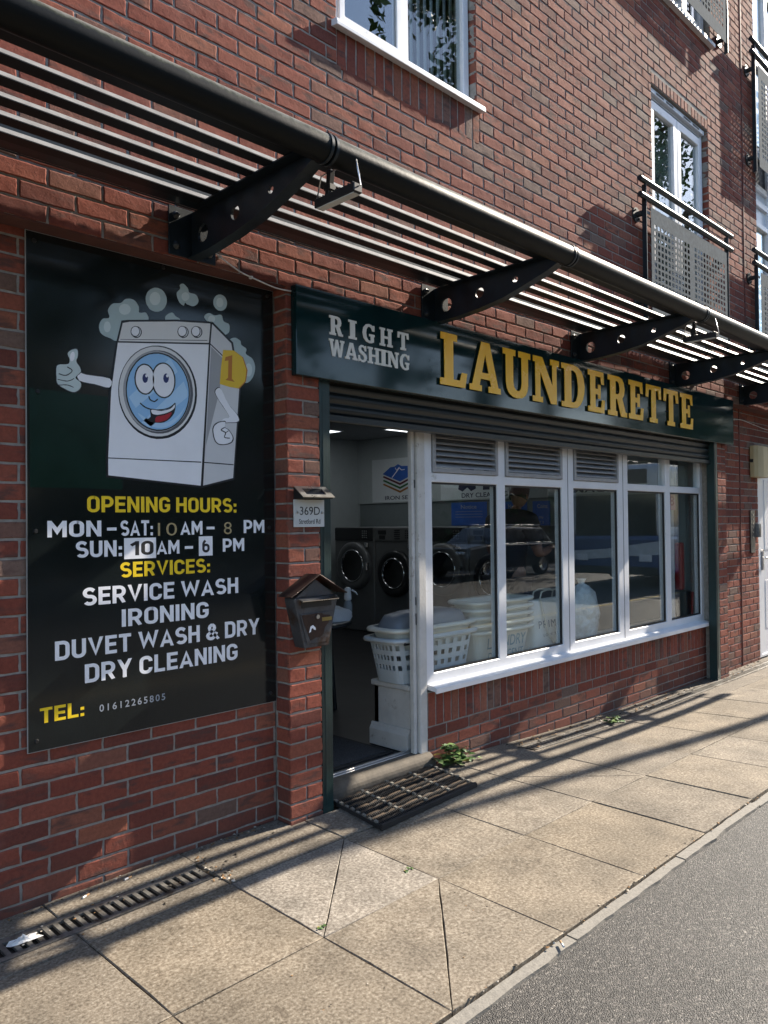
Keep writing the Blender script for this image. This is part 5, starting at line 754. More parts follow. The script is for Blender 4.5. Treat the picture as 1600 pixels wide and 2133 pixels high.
# ---- doorway
mb = MB(); mb.box(1.124, 1.194, YF - .012, YF + .06, .058, 2.14); DF = mb.build('door_frame', TIMBER_W, B, bevel=.006)
mb = MB(); mb.box(1.088, 1.116, YF + .006, YF + .040, .085, 2.125); mb.build('door_stile', TIMBER_W, DF, bevel=.004)
for z, h in ((1.72, .05), (1.0, .05), (.88, .07)): mb = MB(); mb.box(1.108, 1.1155, YF + .002, YF + .0055, z, z + h); mb.build('lock_plate', DARKMETAL, DF, bevel=.001)
mb = MB(); mb.box(.21, 1.19, YF - .02, YF + .06, 2.075, 2.14); mb.build('door_head', mat('cream_timber', (.40, .36, .30), .6, var=.1, scale=9), DF, bevel=.003)
mb = MB(); mb.box(.215, 1.12, .085, .14, .078, .100); mb.box(.215, 1.12, .10, .112, .100, .108); mb.build('threshold_strip', mat('threshold_aluminium', (.42, .42, .42), .35, metal=.8, var=.1), DF, bevel=.002)
WOODG = mat('weathered_grey_timber', (.105, .088, .068), .85, var=.35, scale=14, bump=.5, bscale=50)
mb = MB(); n = 12; pr = [(.0845, .02), (.0845, .098)] + [(.0845 - .03 - .075 * math.sin(t * math.pi / 2 / 6), .03 + .066 * math.cos(t * math.pi / 2 / 6)) for t in range(7)] + [(-.02, .0)]
mb.prism(pr, 'x', .215, 1.20); mb.build('wooden_ramp', WOODG, DF, bevel=.003)
# ---- roller shutter
SHUT = mat('shutter_green', (.004, .009, .011), .36, var=.25, scale=6, bump=.05, bscale=30)
mb = MB(); prof = []
z = 2.272; 
for k in range(3):
    for t in range(7):
        a = t / 6 * math.pi; prof.append((-.052 - .014 * math.sin(a), z - .058 * t / 6))
    z -= .060
for i in range(len(prof) - 1):
    (y0, z0), (y1, z1) = prof[i], prof[i + 1]; mb.add([(.285, y0, z0), (5.29, y0, z0), (5.29, y1, z1), (.285, y1, z1)], [(0, 1, 2, 3)], 0, True)
    mb.add([(.285, y0 + .012, z0), (5.29, y0 + .012, z0), (5.29, y1 + .012, z1), (.285, y1 + .012, z1)], [(3, 2, 1, 0)], 0, True)
RS = mb.build('roller_shutter', SHUT, B)
mb = MB(); mb.box(.285, 5.29, -.075, -.03, 2.05, 2.092); mb.build('bottom_bar', SHUT, RS, bevel=.006)
for a, b in ((.214, .285), (5.292, 5.364)):
    mb = MB(); mb.box(a, b, -.112, -.035, zg(a, -.1) - .02, 2.30); mb.box(a + .02, b - .02, -.1145, -.1125, .05, 2.2); mb.build('guide_rail', GREEN, RS, bevel=.004)
# ---- interior of the shop
mb = MB(); mb.box(.2, 5.45, .14, 5.2, .02, .082); mb.build('shop_floor', FLOOR_D, B)
mb = MB(); mb.box(.2, 5.45, .12, 5.2, 2.715, 2.735); mb.build('shop_ceiling', CEIL, B)
mb = MB(); mb.box(5.45, 5.60, .142, 5.3, .02, 2.73); mb.box(.05, 5.45, 5.15, 5.3, .02, 2.73); mb.box(.05, .2, .142, 5.15, .02, 2.73); mb.build('shop_wall', WALL_IN, B)
mb = MB(); mb.box(5.435, 5.449, .2, 5.10, .09, 1.795); mb.build('wall_cladding', TILE_IN, B)
mb = MB(); mb.box(5.41, 5.434, .15, 5.12, 1.785, 1.80); mb.build('dado_trim', WALL_IN, B)
mb = MB(); mb.box(1.115, 5.38, .118, .46, .46, .495); SB = mb.build('display_bench', TIMBER_W, B, bevel=.006)
mb = MB(); mb.box(1.13, 1.16, .125, .44, .085, .459); mb.box(1.13, 5.38, .40, .44, .085, .459); mb.build('bench_panel', TIMBER_W, SB, bevel=.003)
mb = MB(); mb.prism([(1.095, .086), (1.1295, .086), (1.1295, .225), (1.115, .225), (1.108, .205), (1.100, .195), (1.095, .185)], 'y', .118, .455); mb.build('skirting', TIMBER_W, SB, bevel=.002)
LAMP = emit_mat('lit_panel', (.92, .97, 1.0), .95)
for i, (x, y) in enumerate(((3.95, 3.0), (4.95, 3.55), (4.1, 4.6), (2.2, 2.2))):
    t = thing('ceiling_light', ['lit square ceiling panel nearest the doorway inside the launderette', 'lit square ceiling panel close to the poster wall', 'lit ceiling panel at the back of the launderette', 'lit ceiling panel over the folding table'][i], 'ceiling light', (x, y, 2.715), 'lit panels in the launderette ceiling')
    mb = MB(); mb.frame(x - .30, x + .30, y - .30, y + .30, .02, 2.700, 2.714); mb.build('frame', UPVC, t, xf=lambda a, b, c: (a, c, b))
    mb = MB(); mb.box(x - .281, x + .281, y - .281, y + .281, 2.703, 2.712); mb.build('diffuser', LAMP, t)

# ================================================================== CANOPY
CA = thing('canopy', 'dark green slatted metal canopy with a round front tube across the brick front', 'canopy', (0, YU, 2.7))
TY, TZ, TR = -1.042, 2.882, .052
BRX = [-2.19, -.535, 1.125, 2.78, 4.43, 6.07, 7.7]
def tube_x(name, xa, xb, r, m, par, y=TY, z=TZ, n=28, seg=24):
    mb = MB(); mb.tube([(xa + (xb - xa) * i / seg, y, z) for i in range(seg + 1)], r, n); return mb.build(name, m, par)
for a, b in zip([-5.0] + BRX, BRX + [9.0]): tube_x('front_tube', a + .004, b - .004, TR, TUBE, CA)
SY = [-.288, -.405, -.525, -.648, -.770, -.895]
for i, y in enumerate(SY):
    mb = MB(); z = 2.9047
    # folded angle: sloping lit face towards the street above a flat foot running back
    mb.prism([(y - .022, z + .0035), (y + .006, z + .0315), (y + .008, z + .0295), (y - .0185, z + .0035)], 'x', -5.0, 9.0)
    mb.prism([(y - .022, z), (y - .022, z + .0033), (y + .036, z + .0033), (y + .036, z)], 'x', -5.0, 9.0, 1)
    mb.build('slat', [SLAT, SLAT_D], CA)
mb = MB(); mb.box(-5.0, 9.0, -.262, -.160, 2.917, 2.923); mb.box(-5.0, 9.0, -.262, -.256, 2.923, 2.960); mb.box(-5.0, 9.0, -.166, -.160, 2.923, 2.960); mb.box(-5.0, 9.0, -.160, -.152, 2.912, 2.918)
mb.build('wall_beam', CANOPY, CA, bevel=.0015)
def bracket(x):
    cu = bpy.data.curves.new('b', 'CURVE'); cu.dimensions = '2D'; cu.fill_mode = 'BOTH'; cu.extrude = .006
    out = [(-.126, 2.702), (-.30, 2.706), (-.48, 2.722), (-.64, 2.747), (-.79, 2.788), (-.93, 2.830), (-1.005, 2.862), (-.99, 2.893), (-.93, 2.898), (-.90, 2.898), (-.255, 2.898), (-.255, 2.911), (-.126, 2.911)]
    circ = lambda cy, cz, r: [(cy + r * math.cos(t * math.pi / 10), cz + r * math.sin(t * math.pi / 10)) for t in range(20)]
    for pl in (out, circ(-.218, 2.797, .040), circ(-.465, 2.815, .030), circ(-.712, 2.836, .017)):
        s = cu.splines.new('POLY'); s.points.add(len(pl) - 1); s.use_cyclic_u = True
        for i, (a, b) in enumerate(pl): s.points[i].co = (a, b, 0, 1)
    v, f = curve_mesh(cu, 'b'); mb = MB(); mb.add([(x + c, a, b) for a, b, c in v], f)
    lo = out[:7]
    for (ya, za), (yb, zb) in zip(lo, lo[1:]):   # lower flange following the curved edge
        d = Vector((0, yb - ya, zb - za)); L = d.length; d.normalize(); nn = Vector((0, -d.z, d.y)); mb.obox((x, (ya + yb) / 2, (za + zb) / 2), (.028, 0, 0), d * (L / 2 + .001), nn * .003)
    mb.box(x - .055, x + .055, -.955, -.262, 2.8985, 2.9045)
    br = mb.build('bracket', CANOPY, CA, bevel=0)
    mb = MB(); mb.box(x - .12, x + .12, -.1265, -.1175, 2.702, 2.920); mb.build('wall_plate', CANOPY, br, bevel=.002)
    for sx in (-.085, .085):
        for z in (2.745, 2.880): mb = MB(); mb.lathe([(.001, .014), (.010, .014), (.011, 0), (.018, 0), (.018, -.004), (.001, -.004)], (0, 0, 0), 8); mb.build('bolt', DARKMETAL, br, xf=lambda p, q, r, sx=sx, z=z: (x + sx + p, -.1315 - r, z + q))
    for dx in (-.012, .012): tube_x('pipe_collar', x + dx - .006, x + dx + .006, TR + .004, CANOPY, br, seg=2)
for x in BRX: bracket(x)

# ================================================================== FLOODLIGHTS
def floodlight(x, y, z, label, tilt=0):
    t = thing('floodlight', label, 'floodlight', (x, y, z), 'small floodlights under the canopy tube')
    mb = MB(); mb.box(x - .022, x + .022, y - .115, y + .115, z - .130, z - .095)
    for k in range(9): mb.box(x - .016, x + .016, y - .10 + k * .024, y - .093 + k * .024, z - .095, z - .086)
    h = mb.build('lamp_housing', BLACK, t, bevel=.004)
    mb = MB(); mb.box(x - .017, x + .017, y - .105, y + .105, z - .1335, z - .1305); mb.build('lamp_glass', mat('lamp_glass', (.62, .62, .58), .2, var=.05), h)
    mb = MB(); mb.tube([(x, y - .115, z - .108), (x, y - .128, z - .108), (x, y - .105, z - .005), (x, y + .095, z - .004), (x, y + .128, z - .108), (x, y + .115, z - .108)], .0032, 8); mb.build('yoke', STEEL, t)
    mb = MB(); mb.obox((x, y + .045, z - .05), (.012, 0, 0), (0, .011, .002), (0, -.008, .052)); mb.obox((x, y + .045, z - .065), (.016, 0, 0), (0, .018, 0), (0, 0, .012)); mb.build('bracket_arm', BLACK, t, bevel=.002)
    return t
floodlight(-.43, -.985, 2.868, 'small black floodlight on a wire yoke beside the first canopy bracket over the sign')
floodlight(2.90, -.985, 2.866, 'small dark floodlight under the canopy below the perforated balcony panel')

# ================================================================== BALCONIES
def balcony(name, label, x0, x1, zb, zt, ztop, e, cells, grp='perforated metal balcony guards on the brick front'):
    yb = YU - e; t = thing(name, label, 'balcony guard', (x0, YU, zb), grp)
    for z in (ztop, ztop - .135): tube_x('handrail', x0 - .10, x1 + .10, .024, CANOPY, t, yb - .012, z, 14, 2)
    for x in (x0, x1):
        mb = MB(); mb.box(x - .006, x + .006, yb - .020, yb + .020, zb - .07, ztop - .024); p = mb.build('post', CANOPY, t, bevel=.002)
        s = -1 if x == x0 else 1
        for z in (zb + .085, zt - .06):
            mb = MB(); mb.tube([(x, YU - .002, z), (x, YU - .014, z)], .062, 20); mb.tube([(x, YU - .014, z), (x, yb + .021, z)], .024, 12)
            for a in range(4): mb.tube([(x + .045 * math.cos(a * 1.571 + .78), YU - .014, z + .045 * math.sin(a * 1.571 + .78)), (x + .045 * math.cos(a * 1.571 + .78), YU - .024, z + .045 * math.sin(a * 1.571 + .78))], .008, 6)
            mb.build('fixing_plate', DARKMETAL, p)
        mb = MB()
        for z in (zb + .09, zt - .05): mb.box(min(x, x - s * .085), max(x, x - s * .085), yb - .010, yb - .004, z - .012, z + .012)
        mb.build('clamp', GALV, p)
    px0, px1 = x0 + .075, x1 - .055
    nc, nr, h, g = cells; halves = 2 if px1 - px0 > 1 else 1; us = [px0]; hol = set(); W = (px1 - px0) / halves
    for q in range(halves):
        bw = nc * h + (nc - 1) * g; s0 = px0 + W * q + (W - bw) / 2
        for k in range(nc): us += [s0 + k * (h + g), s0 + k * (h + g) + h]; hol.add(len(us) - 2)
    us.append(px1); ws = [zb]; hw = set(); pitch = (zt - zb - .24) / nr
    for k in range(nr): ws += [zb + .13 + k * pitch, zb + .13 + k * pitch + pitch * .62]; hw.add(len(ws) - 2)
    ws.append(zt)
    mb = MB(); mb.sheet(us, ws, lambda i, j: not (i in hol and j in hw), yb - .022, yb - .019, lambda u, n, w: (u, n, w)); mb.build('perforated_panel', GALV, t)
    return t
EB = .082
balcony('balcony_guard', 'perforated metal balcony guard in front of the glazed double doors', 3.725, 5.475, 3.25, 4.135, 4.335, EB, (11, 12, .042, .024))
balcony('balcony_guard', 'uppermost balcony guard, seen from below in sunlight, at the top edge of the photo', 3.76, 5.56, 6.26, 7.15, 7.35, EB, (11, 12, .042, .024))
balcony('balcony_guard', 'taller perforated balcony guard on the stairwell window, cut by the right edge', 6.31, 8.2, 5.30, 6.41, 6.63, EB, (11, 15, .042, .024))
balcony('balcony_guard', 'lower stairwell balcony guard just above the canopy tube at the right edge', 6.29, 8.2, 3.25, 4.15, 4.36, EB, (11, 12, .042, .024))

# ================================================================== SHOP FASCIA
FY = -.160
FS = thing('shop_fascia', 'dark green shop fascia reading RIGHT WASHING LAUNDERETTE in pale and gold letters', 'shop sign', (2.85, YU, 2.25))
mb = MB(); mb.box(.028, 5.672, FY, YU - .003, 2.252, 2.706); mb.build('fascia_box', FASCIA, FS, bevel=.003)
LET = [('L', 1.105, 1.362, 0), ('A', 1.385, 1.707, 0), ('U', 1.735, 2.048, 0), ('N', 2.075, 2.407, 0), ('D', 2.440, 2.755, 0), ('E', 2.806, 3.055, 0), ('R', 3.104, 3.408, 0), ('E', 3.440, 3.694, 0), ('T', 3.735, 4.022, 0), ('T', 4.066, 4.360, 0), ('E', 4.400, 4.672, 0)]
for ch, a, b, d in LET:
    mb = MB(); serif_letter(mb, ch, a, b, 2.331 if ch != 'U' else 2.336, 2.646, FY - .012, .004); l = mb.build('gold_letter', GOLD, FS)
    mb = MB()
    for dx in (.3, .7): mb.tube([(a + (b - a) * dx * .6 + .03, FY - .0115, 2.40 + .18 * dx), (a + (b - a) * dx * .6 + .03, FY + .001, 2.40 + .18 * dx)], .005, 8)
    mb.build('standoff', BLACK, l)
for word, x0, x1, z0, z1, wd, sp in (('RIGHT', .244, .847, 2.488, 2.588, [1, .62, 1, 1.08, .98], .42), ('WASHING', .240, .849, 2.377, 2.466, [1.25, 1.05, .78, 1.08, .58, 1.08, .95], .05)):
    tot = sum(wd) + sp * (len(wd) - 1); u = (x1 - x0) / tot; x = x0
    for ch, w in zip(word, wd):
        mb = MB(); serif_letter(mb, ch, x, x + w * u, z0, z1, FY, .004); mb.build('pale_letter', PALE, FS); x += (w + sp) * u

# ================================================================== OPENING HOURS SIGN
OS = thing('opening_hours_sign', 'tall black wall sign with a cartoon washing machine, opening hours and services', 'sign', (-.61, 0, .61))
SFY = -.012
mb = MB(); mb.box(-1.222, -.004, SFY, -.005, .615, 2.690); mb.build('sign_panel', SIGNBLACK, OS, bevel=.0008)
EDGE = mat('pale_sheet_edge', (.32, .32, .31), .4)
mb = MB(); mb.frame(-1.2245, -.0025, .6125, 2.6925, .0024, SFY + .001, -.004); mb.build('sheet_edge', EDGE, OS)
mb = MB()
for x, z in ((-1.19, 2.655), (-.62, 2.675), (-.04, 2.66), (-1.19, 1.49), (-.04, 1.49), (-1.19, .655), (-.04, .66), (-1.18, 2.05)): mb = MB(); mb.tube([(x, SFY + .001, z), (x, SFY - .007, z)], [.010, .007], 12); mb.build('screw_cap', BLACK, OS)
mb = MB(); mb.box(-1.212, -.822, SFY - .0004, SFY - .0001, 1.665, 2.06); mb.build('older_vinyl_patch', mat('deep_green_vinyl', (.003, .020, .013), .22, var=.2), OS)
LINES = [('OPENING HOURS:', -.979, -.235, 1.566, 1.635, 'y', .030), ('MON', -1.144, -.918, 1.464, 1.531, 'w', .030), ('-', -.893, -.850, 1.494, 1.503, 'w', .02), ('SAT:', -.832, -.679, 1.464, 1.531, 'w', .030), ('10', -.655, -.560, 1.461, 1.519, 't', -.008), ('AM', -.542, -.426, 1.463, 1.526, 'w', .030), ('-', -.404, -.360, 1.492, 1.500, 'w', .02), ('8', -.308, -.264, 1.462, 1.520, 't', -.008), ('PM', -.194, -.070, 1.465, 1.529, 'w', .030),
         ('SUN:', -1.028, -.825, 1.377, 1.446, 'w', .030), ('AM', -.661, -.548, 1.378, 1.440, 'w', .030), ('-', -.520, -.477, 1.404, 1.412, 'w', .02), ('PM', -.315, -.192, 1.378, 1.441, 'w', .030), ('SERVICES:', -.834, -.386, 1.284, 1.350, 'y', .030), ('SERVICE WASH', -1.000, -.229, 1.176, 1.251, 'w', .030), ('IRONING', -.829, -.396, 1.072, 1.147, 'w', .030), ('DUVET WASH & DRY', -1.116, -.106, .964, 1.042, 'w', .030), ('DRY CLEANING', -.993, -.236, .855, .933, 'w', .030), ('TEL:', -1.177, -.996, .722, .783, 'y', .034), ('01612265805', -.931, -.625, .725, .755, 'g', .010)]
vm = {'y': VINYL_Y, 'w': VINYL_W, 't': VINYL_TAN, 'g': VINYL_G}
for t, a, b, c, d, k, bold in LINES:
    mb = MB()
    if k in 'wy': din_text(mb, t, a, b, c if t != '-' else c - .028, d if t != '-' else c + .040, SFY)
    else: text_on(mb, t, a, b, c, d, SFY, .0007, bold, 1.35 if k == 'g' else 1.0)
    mb.build('vinyl_lettering', vm[k], OS)
for t, a, b in (('10', -.816, -.665), ('6', -.446, -.372)):
    mb = MB(); mb.box(a, b, SFY - .0006, SFY - .0001, 1.363, 1.454); pc = mb.build('white_number_patch', VINYL_W, OS)
    mb = MB(); din_text(mb, t, a + .030 if t == '10' else a + .018, b - .012 if t == '10' else b - .016, 1.378, 1.440, SFY - .0004); mb.build('black_numeral', BLACK, pc)
AC = {'foam': (.42, .52, .53), 'foamhi': (.62, .70, .70), 'foam2': (.56, .64, .63), 'ink': (.012, .012, .014), 'white': (.88, .88, .91), 'grey': (.66, .66, .67), 'grey2': (.74, .73, .72), 'grey3': (.36, .36, .37), 'dark': (.10, .10, .11), 'sky': (.30, .54, .82), 'skyhi': (.46, .68, .90), 'pupil': (.02, .03, .13), 'red': (.42, .02, .03), 'gold': (.80, .52, .03), 'orange': (.50, .17, .015)}
AM = {k: mat('print_' + k, v, .3, var=.03) for k, v in AC.items()}
ORDER = list(AC); groups = {}
bub = hl = 0
for part, colr, lay, pts in ART:
    key = part
    if part == 'foam_bubble': bub += 1; key = 'foam_bubble#%d' % bub
    elif part == 'bubble_highlight': key = 'foam_bubble#%d' % [2, 1, 1, 3, 4, 6, 7][hl]; hl += 1
    mx_ = sum(q[0] for q in pts) / len(pts)
    if part in ('hand', 'arm', 'eye', 'knob'): key = part + '#' + ('a' if mx_ < {'hand': -.7, 'arm': -.7, 'eye': -.655, 'knob': -.65}[part] else 'b' if part != 'knob' or mx_ < -.486 else 'c')
    groups.setdefault(key, []).append((colr, lay, pts))
PIC = None; L0 = .00025
for key in sorted(groups, key=lambda k: not k.startswith('cabinet_front')):
    mb = MB(); mats = []
    for colr, lay, pts in groups[key]:
        if AM[colr] not in mats: mats.append(AM[colr])
        flat_poly(mb, pts, lambda a, n, b, lay=lay: (a, SFY - .0004 - lay * L0 - n, b), .0001, mats.index(AM[colr]))
    o = mb.build('cartoon_washing_machine' if PIC is None else key.split('#')[0], mats, OS if PIC is None else PIC)
    if PIC is None: PIC = o

# ================================================================== HOUSE NUMBER AND SOLAR LAMP
NP = thing('house_number_plate', 'pale square plate reading 369D Stretford Rd on the brick pier', 'number plate', (.13, YU, 1.49))
mb = MB(); mb.box(.032, .230, YU - .012, YU - .003, 1.491, 1.630); mb.build('plate', mat('pale_plate', (.55, .56, .55), .35, var=.06), NP, bevel=.001)
mb = MB(); text_on(mb, '369D', .068, .200, 1.552, 1.594, YU - .012, .0005, .002); mb.build('number_lettering', BLACK, NP)
mb = MB(); text_on(mb, 'Stretford Rd', .062, .202, 1.507, 1.532, YU - .012, .0005, .008); mb.build('street_lettering', BLACK, NP)
mb = MB()
for x in (.050, .213): mb.tube([(x, YU - .011, 1.564), (x, YU - .0165, 1.564)], [.008, .006], 10)
mb.build('screw', STEEL, NP)
SL = thing('solar_wall_light', 'small silver solar wall light with a tilted panel above the number plate', 'solar light', (.13, YU, 1.63))
mb = MB(); mb.prism([(YU - .003, 1.634), (YU - .003, 1.690), (YU - .012, 1.693), (YU - .080, 1.642), (YU - .080, 1.634)], 'x', .034, .232); mb.build('lamp_body', BLACK, SL, bevel=.002)
def slope(u, n, w):   # u along x, w down the slope 0..1, n outward
    a = Vector((0, YU - .012, 1.694)); b = Vector((0, YU - .084, 1.640)); d = (b - a); nn = Vector((0, d.z, -d.y)).normalized(); nn = nn if nn.z > 0 else -nn
    p = a + d * w + nn * n; return (u, p.y, p.z)
mb = MB(); mb.sheet([.028, .066, .196, .238], [0, .22, .78, 1.03], lambda i, j: not (i == 1 and j == 1), .001, .004, slope); mb.build('steel_bezel', STEEL, SL)
mb = MB(); mb.sheet([.067, .195], [.23, .77], lambda i, j: True, .0008, .002, slope); mb.build('solar_cell', mat('solar_cell', (.006, .008, .015), .12), SL)

# ================================================================== LETTERBOX
RUST = mat('rusty_brown_metal', (.042, .021, .015), .55, metal=.3, var=.5, scale=9, bump=.3, bscale=40, dirt=(.028, .014, .010), dscale=7, dth=.52)
LBGREY = mat('worn_grey_metal', (.075, .076, .082), .5, metal=.4, var=.35, scale=10, bump=.3, bscale=45, dirt=(.055, .030, .019), dscale=8, dth=.50)
LB = thing('letterbox', 'rusty house shaped letterbox with a peaked roof on the brick pier', 'letterbox', (.11, YU, .88))
yf = YU - .082; cx = .112
bt, bb = 1.143, .892
mb = MB(); pf = [(cx - .140, bt), (cx + .140, bt), (cx + .142, bt - .01), (cx + .078, bb), (cx - .078, bb), (cx - .142, bt - .01)]
mb.prism(pf, 'y', yf, YU - .003); mb.build('box_body', LBGREY, LB, bevel=.003)
mb = MB(); mb.prism([(cx - .128, bt + .001), (cx + .128, bt + .001), (cx, 1.230)], 'y', yf + .006, YU - .004); mb.build('gable', LBGREY, LB, bevel=.002)
mb = MB()
for s in (-1, 1):
    a = Vector((cx, 0, 1.254)); b = Vector((cx + s * .182, 0, 1.152)); d = (b - a).normalized(); nn = Vector((-d.z, 0, d.x)) * (1 if s > 0 else -1); nn = nn if nn.z > 0 else -nn
    m_ = (a + b) / 2; mb.obox((m_.x, (yf - .030 + YU - .003) / 2, m_.z), d * ((b - a).length / 2), (0, (YU - .003 - yf + .030) / 2, 0), nn * .0025)
mb.build('roof', RUST, LB, bevel=.0015)
mb = MB(); mb.box(cx - .098, cx + .098, yf - .0015, yf + .001, 1.092, 1.126); mb.build('letter_slot', BLACK, LB)
mb = MB(); mb.obox((cx, yf - .018, 1.134), (.118, 0, 0), (0, .020, .006), (0, -.0006, .0018)); mb.build('slot_flap', STEEL, LB)
mb = MB(); mb.prism([(cx - .108, 1.062), (cx + .118, 1.062), (cx + .068, .912), (cx - .066, .912)], 'y', yf - .005, yf - .001); D = mb.build('front_door', LBGREY, LB, bevel=.0015)
mb = MB(); mb.prism([(cx - .100, 1.058), (cx - .02, 1.060), (cx + .03, 1.060), (cx + .040, 1.050), (cx + .085, 1.046), (cx + .075, 1.010), (cx + .048, .985), (cx + .040, .955), (cx + .014, .938), (cx - .012, .940), (cx - .045, .928), (cx - .062, .965), (cx - .085, 1.012)], 'y', yf - .0062, yf - .005); mb.build('rust_patch', RUST, D)
mb = MB(); mb.tube([(cx, yf - .004, 1.043), (cx, yf - .012, 1.043)], .011, 14); mb.build('lock', STEEL, D)
mb = MB(); mb.box(cx + .030, cx + .094, yf - .0075, yf - .005, 1.018, 1.036); mb.build('brass_nameplate', mat('dull_brass', (.30, .23, .08), .4, metal=.7), D)
mb = MB(); mb.prism([(cx - .055, .968), (cx - .046, .998), (cx - .030, 1.004), (cx - .014, .990), (cx - .012, .978), (cx - .026, .982), (cx - .030, .990), (cx - .040, .986), (cx - .044, .972)], 'y', yf - .0072, yf - .0063); mb.build('white_sticker', VINYL_W, D)

# ================================================================== CABLES, ALARM BOX, DOOR ENTRY PANEL
WCAB = mat('white_cable_sheath', (.62, .61, .58), .5)
def cable(label, pts, r=.0035, yw=YU):
    q = []
    P = [Vector(p) for p in pts]
    for i in range(len(P) - 1):
        p0, p1, p2, p3 = P[max(i - 1, 0)], P[i], P[i + 1], P[min(i + 2, len(P) - 1)]
        for j in range(5):
            t = j / 5; q.append(.5 * ((2 * p1) + (-p0 + p2) * t + (2 * p0 - 5 * p1 + 4 * p2 - p3) * t * t + (-p0 + 3 * p1 - 3 * p2 + p3) * t ** 3))
    q.append(P[-1]); t = thing('cable', label, 'cable', tuple(P[0]), 'loose white cables on the brick front'); mb = MB(); mb.tube(q, r, 8); mb.build('sheath', WCAB, t)
    mb = MB()
    for k in (len(q) // 3, 2 * len(q) // 3): p = q[k]; mb.box(p.x - .006, p.x + .006, p.y - .005, yw + .004, p.z - .006, p.z + .006)
    mb.build('clip', WCAB, t)
cable('white cable running from the first canopy bracket down to the fascia', [(-.50, -.17, 2.80), (-.455, -.128, 2.775), (-.409, -.124, 2.758), (-.357, -.122, 2.736), (-.277, -.121, 2.706), (-.194, -.121, 2.690), (-.07, -.120, 2.673), (.03, -.120, 2.676)])
cable('white cable sagging across the wall past the far end of the fascia', [(5.62, -.115, 2.55), (5.80, -.02, 2.562), (6.10, -.006, 2.566), (6.31, -.006, 2.580), (6.67, -.006, 2.558), (7.12, -.006, 2.535), (7.7, -.006, 2.57)], yw=0)
AB = thing('alarm_box', 'cream plastic junction box high on the wall beside the white side door', 'junction box', (6.6, 0, 2.0))
mb = MB(); mb.prism([(6.53, -.006), (6.53, -.055), (6.56, -.085), (6.70, -.095), (6.86, -.090), (6.875, -.06), (6.875, -.006)], 'z', 1.965, 2.315); mb.build('cover', mat('cream_plastic', (.42, .34, .19), .45, var=.08), AB, bevel=.006)
mb = MB(); mb.box(6.522, 6.531, -.045, -.012, 2.13, 2.165); mb.build('catch', BLACK, AB)
EP = thing('door_entry_panel', 'narrow steel door entry panel with a column of call buttons by the side door', 'entry panel', (6.57, 0, 1.1))
mb = MB(); mb.box(6.505, 6.635, -.016, -.004, 1.13, 1.60); mb.build('plate', mat('dull_steel', (.10, .095, .09), .38, metal=.6), EP, bevel=.002)
mb = MB()
for k in range(6): mb.tube([(6.57, -.015, 1.31 + k * .048), (6.57, -.022, 1.31 + k * .048)], .009, 10)
mb.build('call_button', STEEL, EP)
KP = thing('keypad_box', 'small grey keypad box between the entry panel and the white side door', 'keypad', (6.70, 0, 1.3))
mb = MB(); mb.box(6.665, 6.745, -.042, -.004, 1.30, 1.45); mb.build('case', GALV, KP, bevel=.004)
mb = MB(); mb.box(6.68, 6.73, -.0445, -.0415, 1.32, 1.40); mb.build('key_field', DARKMETAL, KP)

# ================================================================== AT THE DOORWAY
# outdoor mat: rubber tray with bands of brush cut from tyre strips; built square, then laid slightly askew
MC = [Vector((.327, -.059)), Vector((.263, -.493)), Vector((1.077, -.435)), Vector((1.159, -.014))]
def mat_at(u, n, w):     # u along the doorway 0..1, w away from the wall 0..1
    a = MC[0].lerp(MC[3], u); b = MC[1].lerp(MC[2], u); p = a.lerp(b, w); return (p.x, p.y, max(zg(p.x, p.y), 0) + .002 + n)
DM = thing('doormat', 'worn brown and black ribbed doormat in front of the wooden ramp', 'doormat', (.70, -.25, .02))
CLIPM = mat('worn_grey_clip', (.17, .16, .14), .6, var=.3, scale=30)
BRUSH = mat('brown_brush_strip', (.065, .042, .024), .95, var=.45, scale=45, bump=.7, bscale=160)
mb = MB(); mb.sheet(np.linspace(0, 1, 13), np.linspace(0, 1, 9), lambda i, j: True, 0, .007, mat_at)
mb.sheet([0, 1], [.955, 1.0], lambda i, j: True, .007, .026, mat_at); mb.sheet([-.004, .012], [0, 1], lambda i, j: True, 0, .020, mat_at); mb.sheet([.99, 1.004], [0, 1], lambda i, j: True, 0, .018, mat_at)
mb.build('rubber_tray', RUBBER, DM, bevel=.001)
nb = 8; brush = MB(); tyre = MB(); us = np.linspace(.012, .99, 25)
for k in range(nb):
    w0 = .01 + k * .117; hh = rng.normal(0, .002, 25)
    for part, a, b, h in ((brush, w0, w0 + .056, .021), (tyre, w0 + .060, w0 + .112, .016)):
        vs = []; fs = []
        for i, u in enumerate(us):
            g = .010 if (i % 4 == 0) else 0
            wob = .002 * math.sin(i * 1.1 + k)
            for q, (w, z) in enumerate(((a, .007), (a + .006, h - .005), ((a + b) / 2, h), (b - .006, h - .005), (b, .007))):
                vs.append(mat_at(u, z + (hh[i] if q in (1, 2, 3) else 0) - (g if q in (1, 2, 3) else 0), w + wob))
        for i in range(24):
            for q in range(4): fs.append((i * 5 + q, i * 5 + q + 1, i * 5 + 5 + q + 1, i * 5 + 5 + q))
        part.add(vs, fs, 0, True)
    for i in range(60): # bead texture of the tyre strips
        u = .015 + i * .0163; tyre.sheet([u, u + .007], [w0 + .064, w0 + .108], lambda i, j: True, .012, .0225, mat_at)
for q in (.012, .255, .50, .745, .985):
    for k in range(nb): tie = MB(); tie.sheet([q - .010, q + .010], [.012 + k * .117, .062 + k * .117], lambda i, j: True, .008, .0245 + .003 * (k % 2), mat_at); tie.build('metal_clip', CLIPM, DM)
brush.build('brush_strip', BRUSH, DM); tyre.build('rubber_strip', RUBBER, DM)
IM = thing('indoor_mat', 'dark speckled mat lying inside the open doorway', 'doormat', (.65, .5, .085))
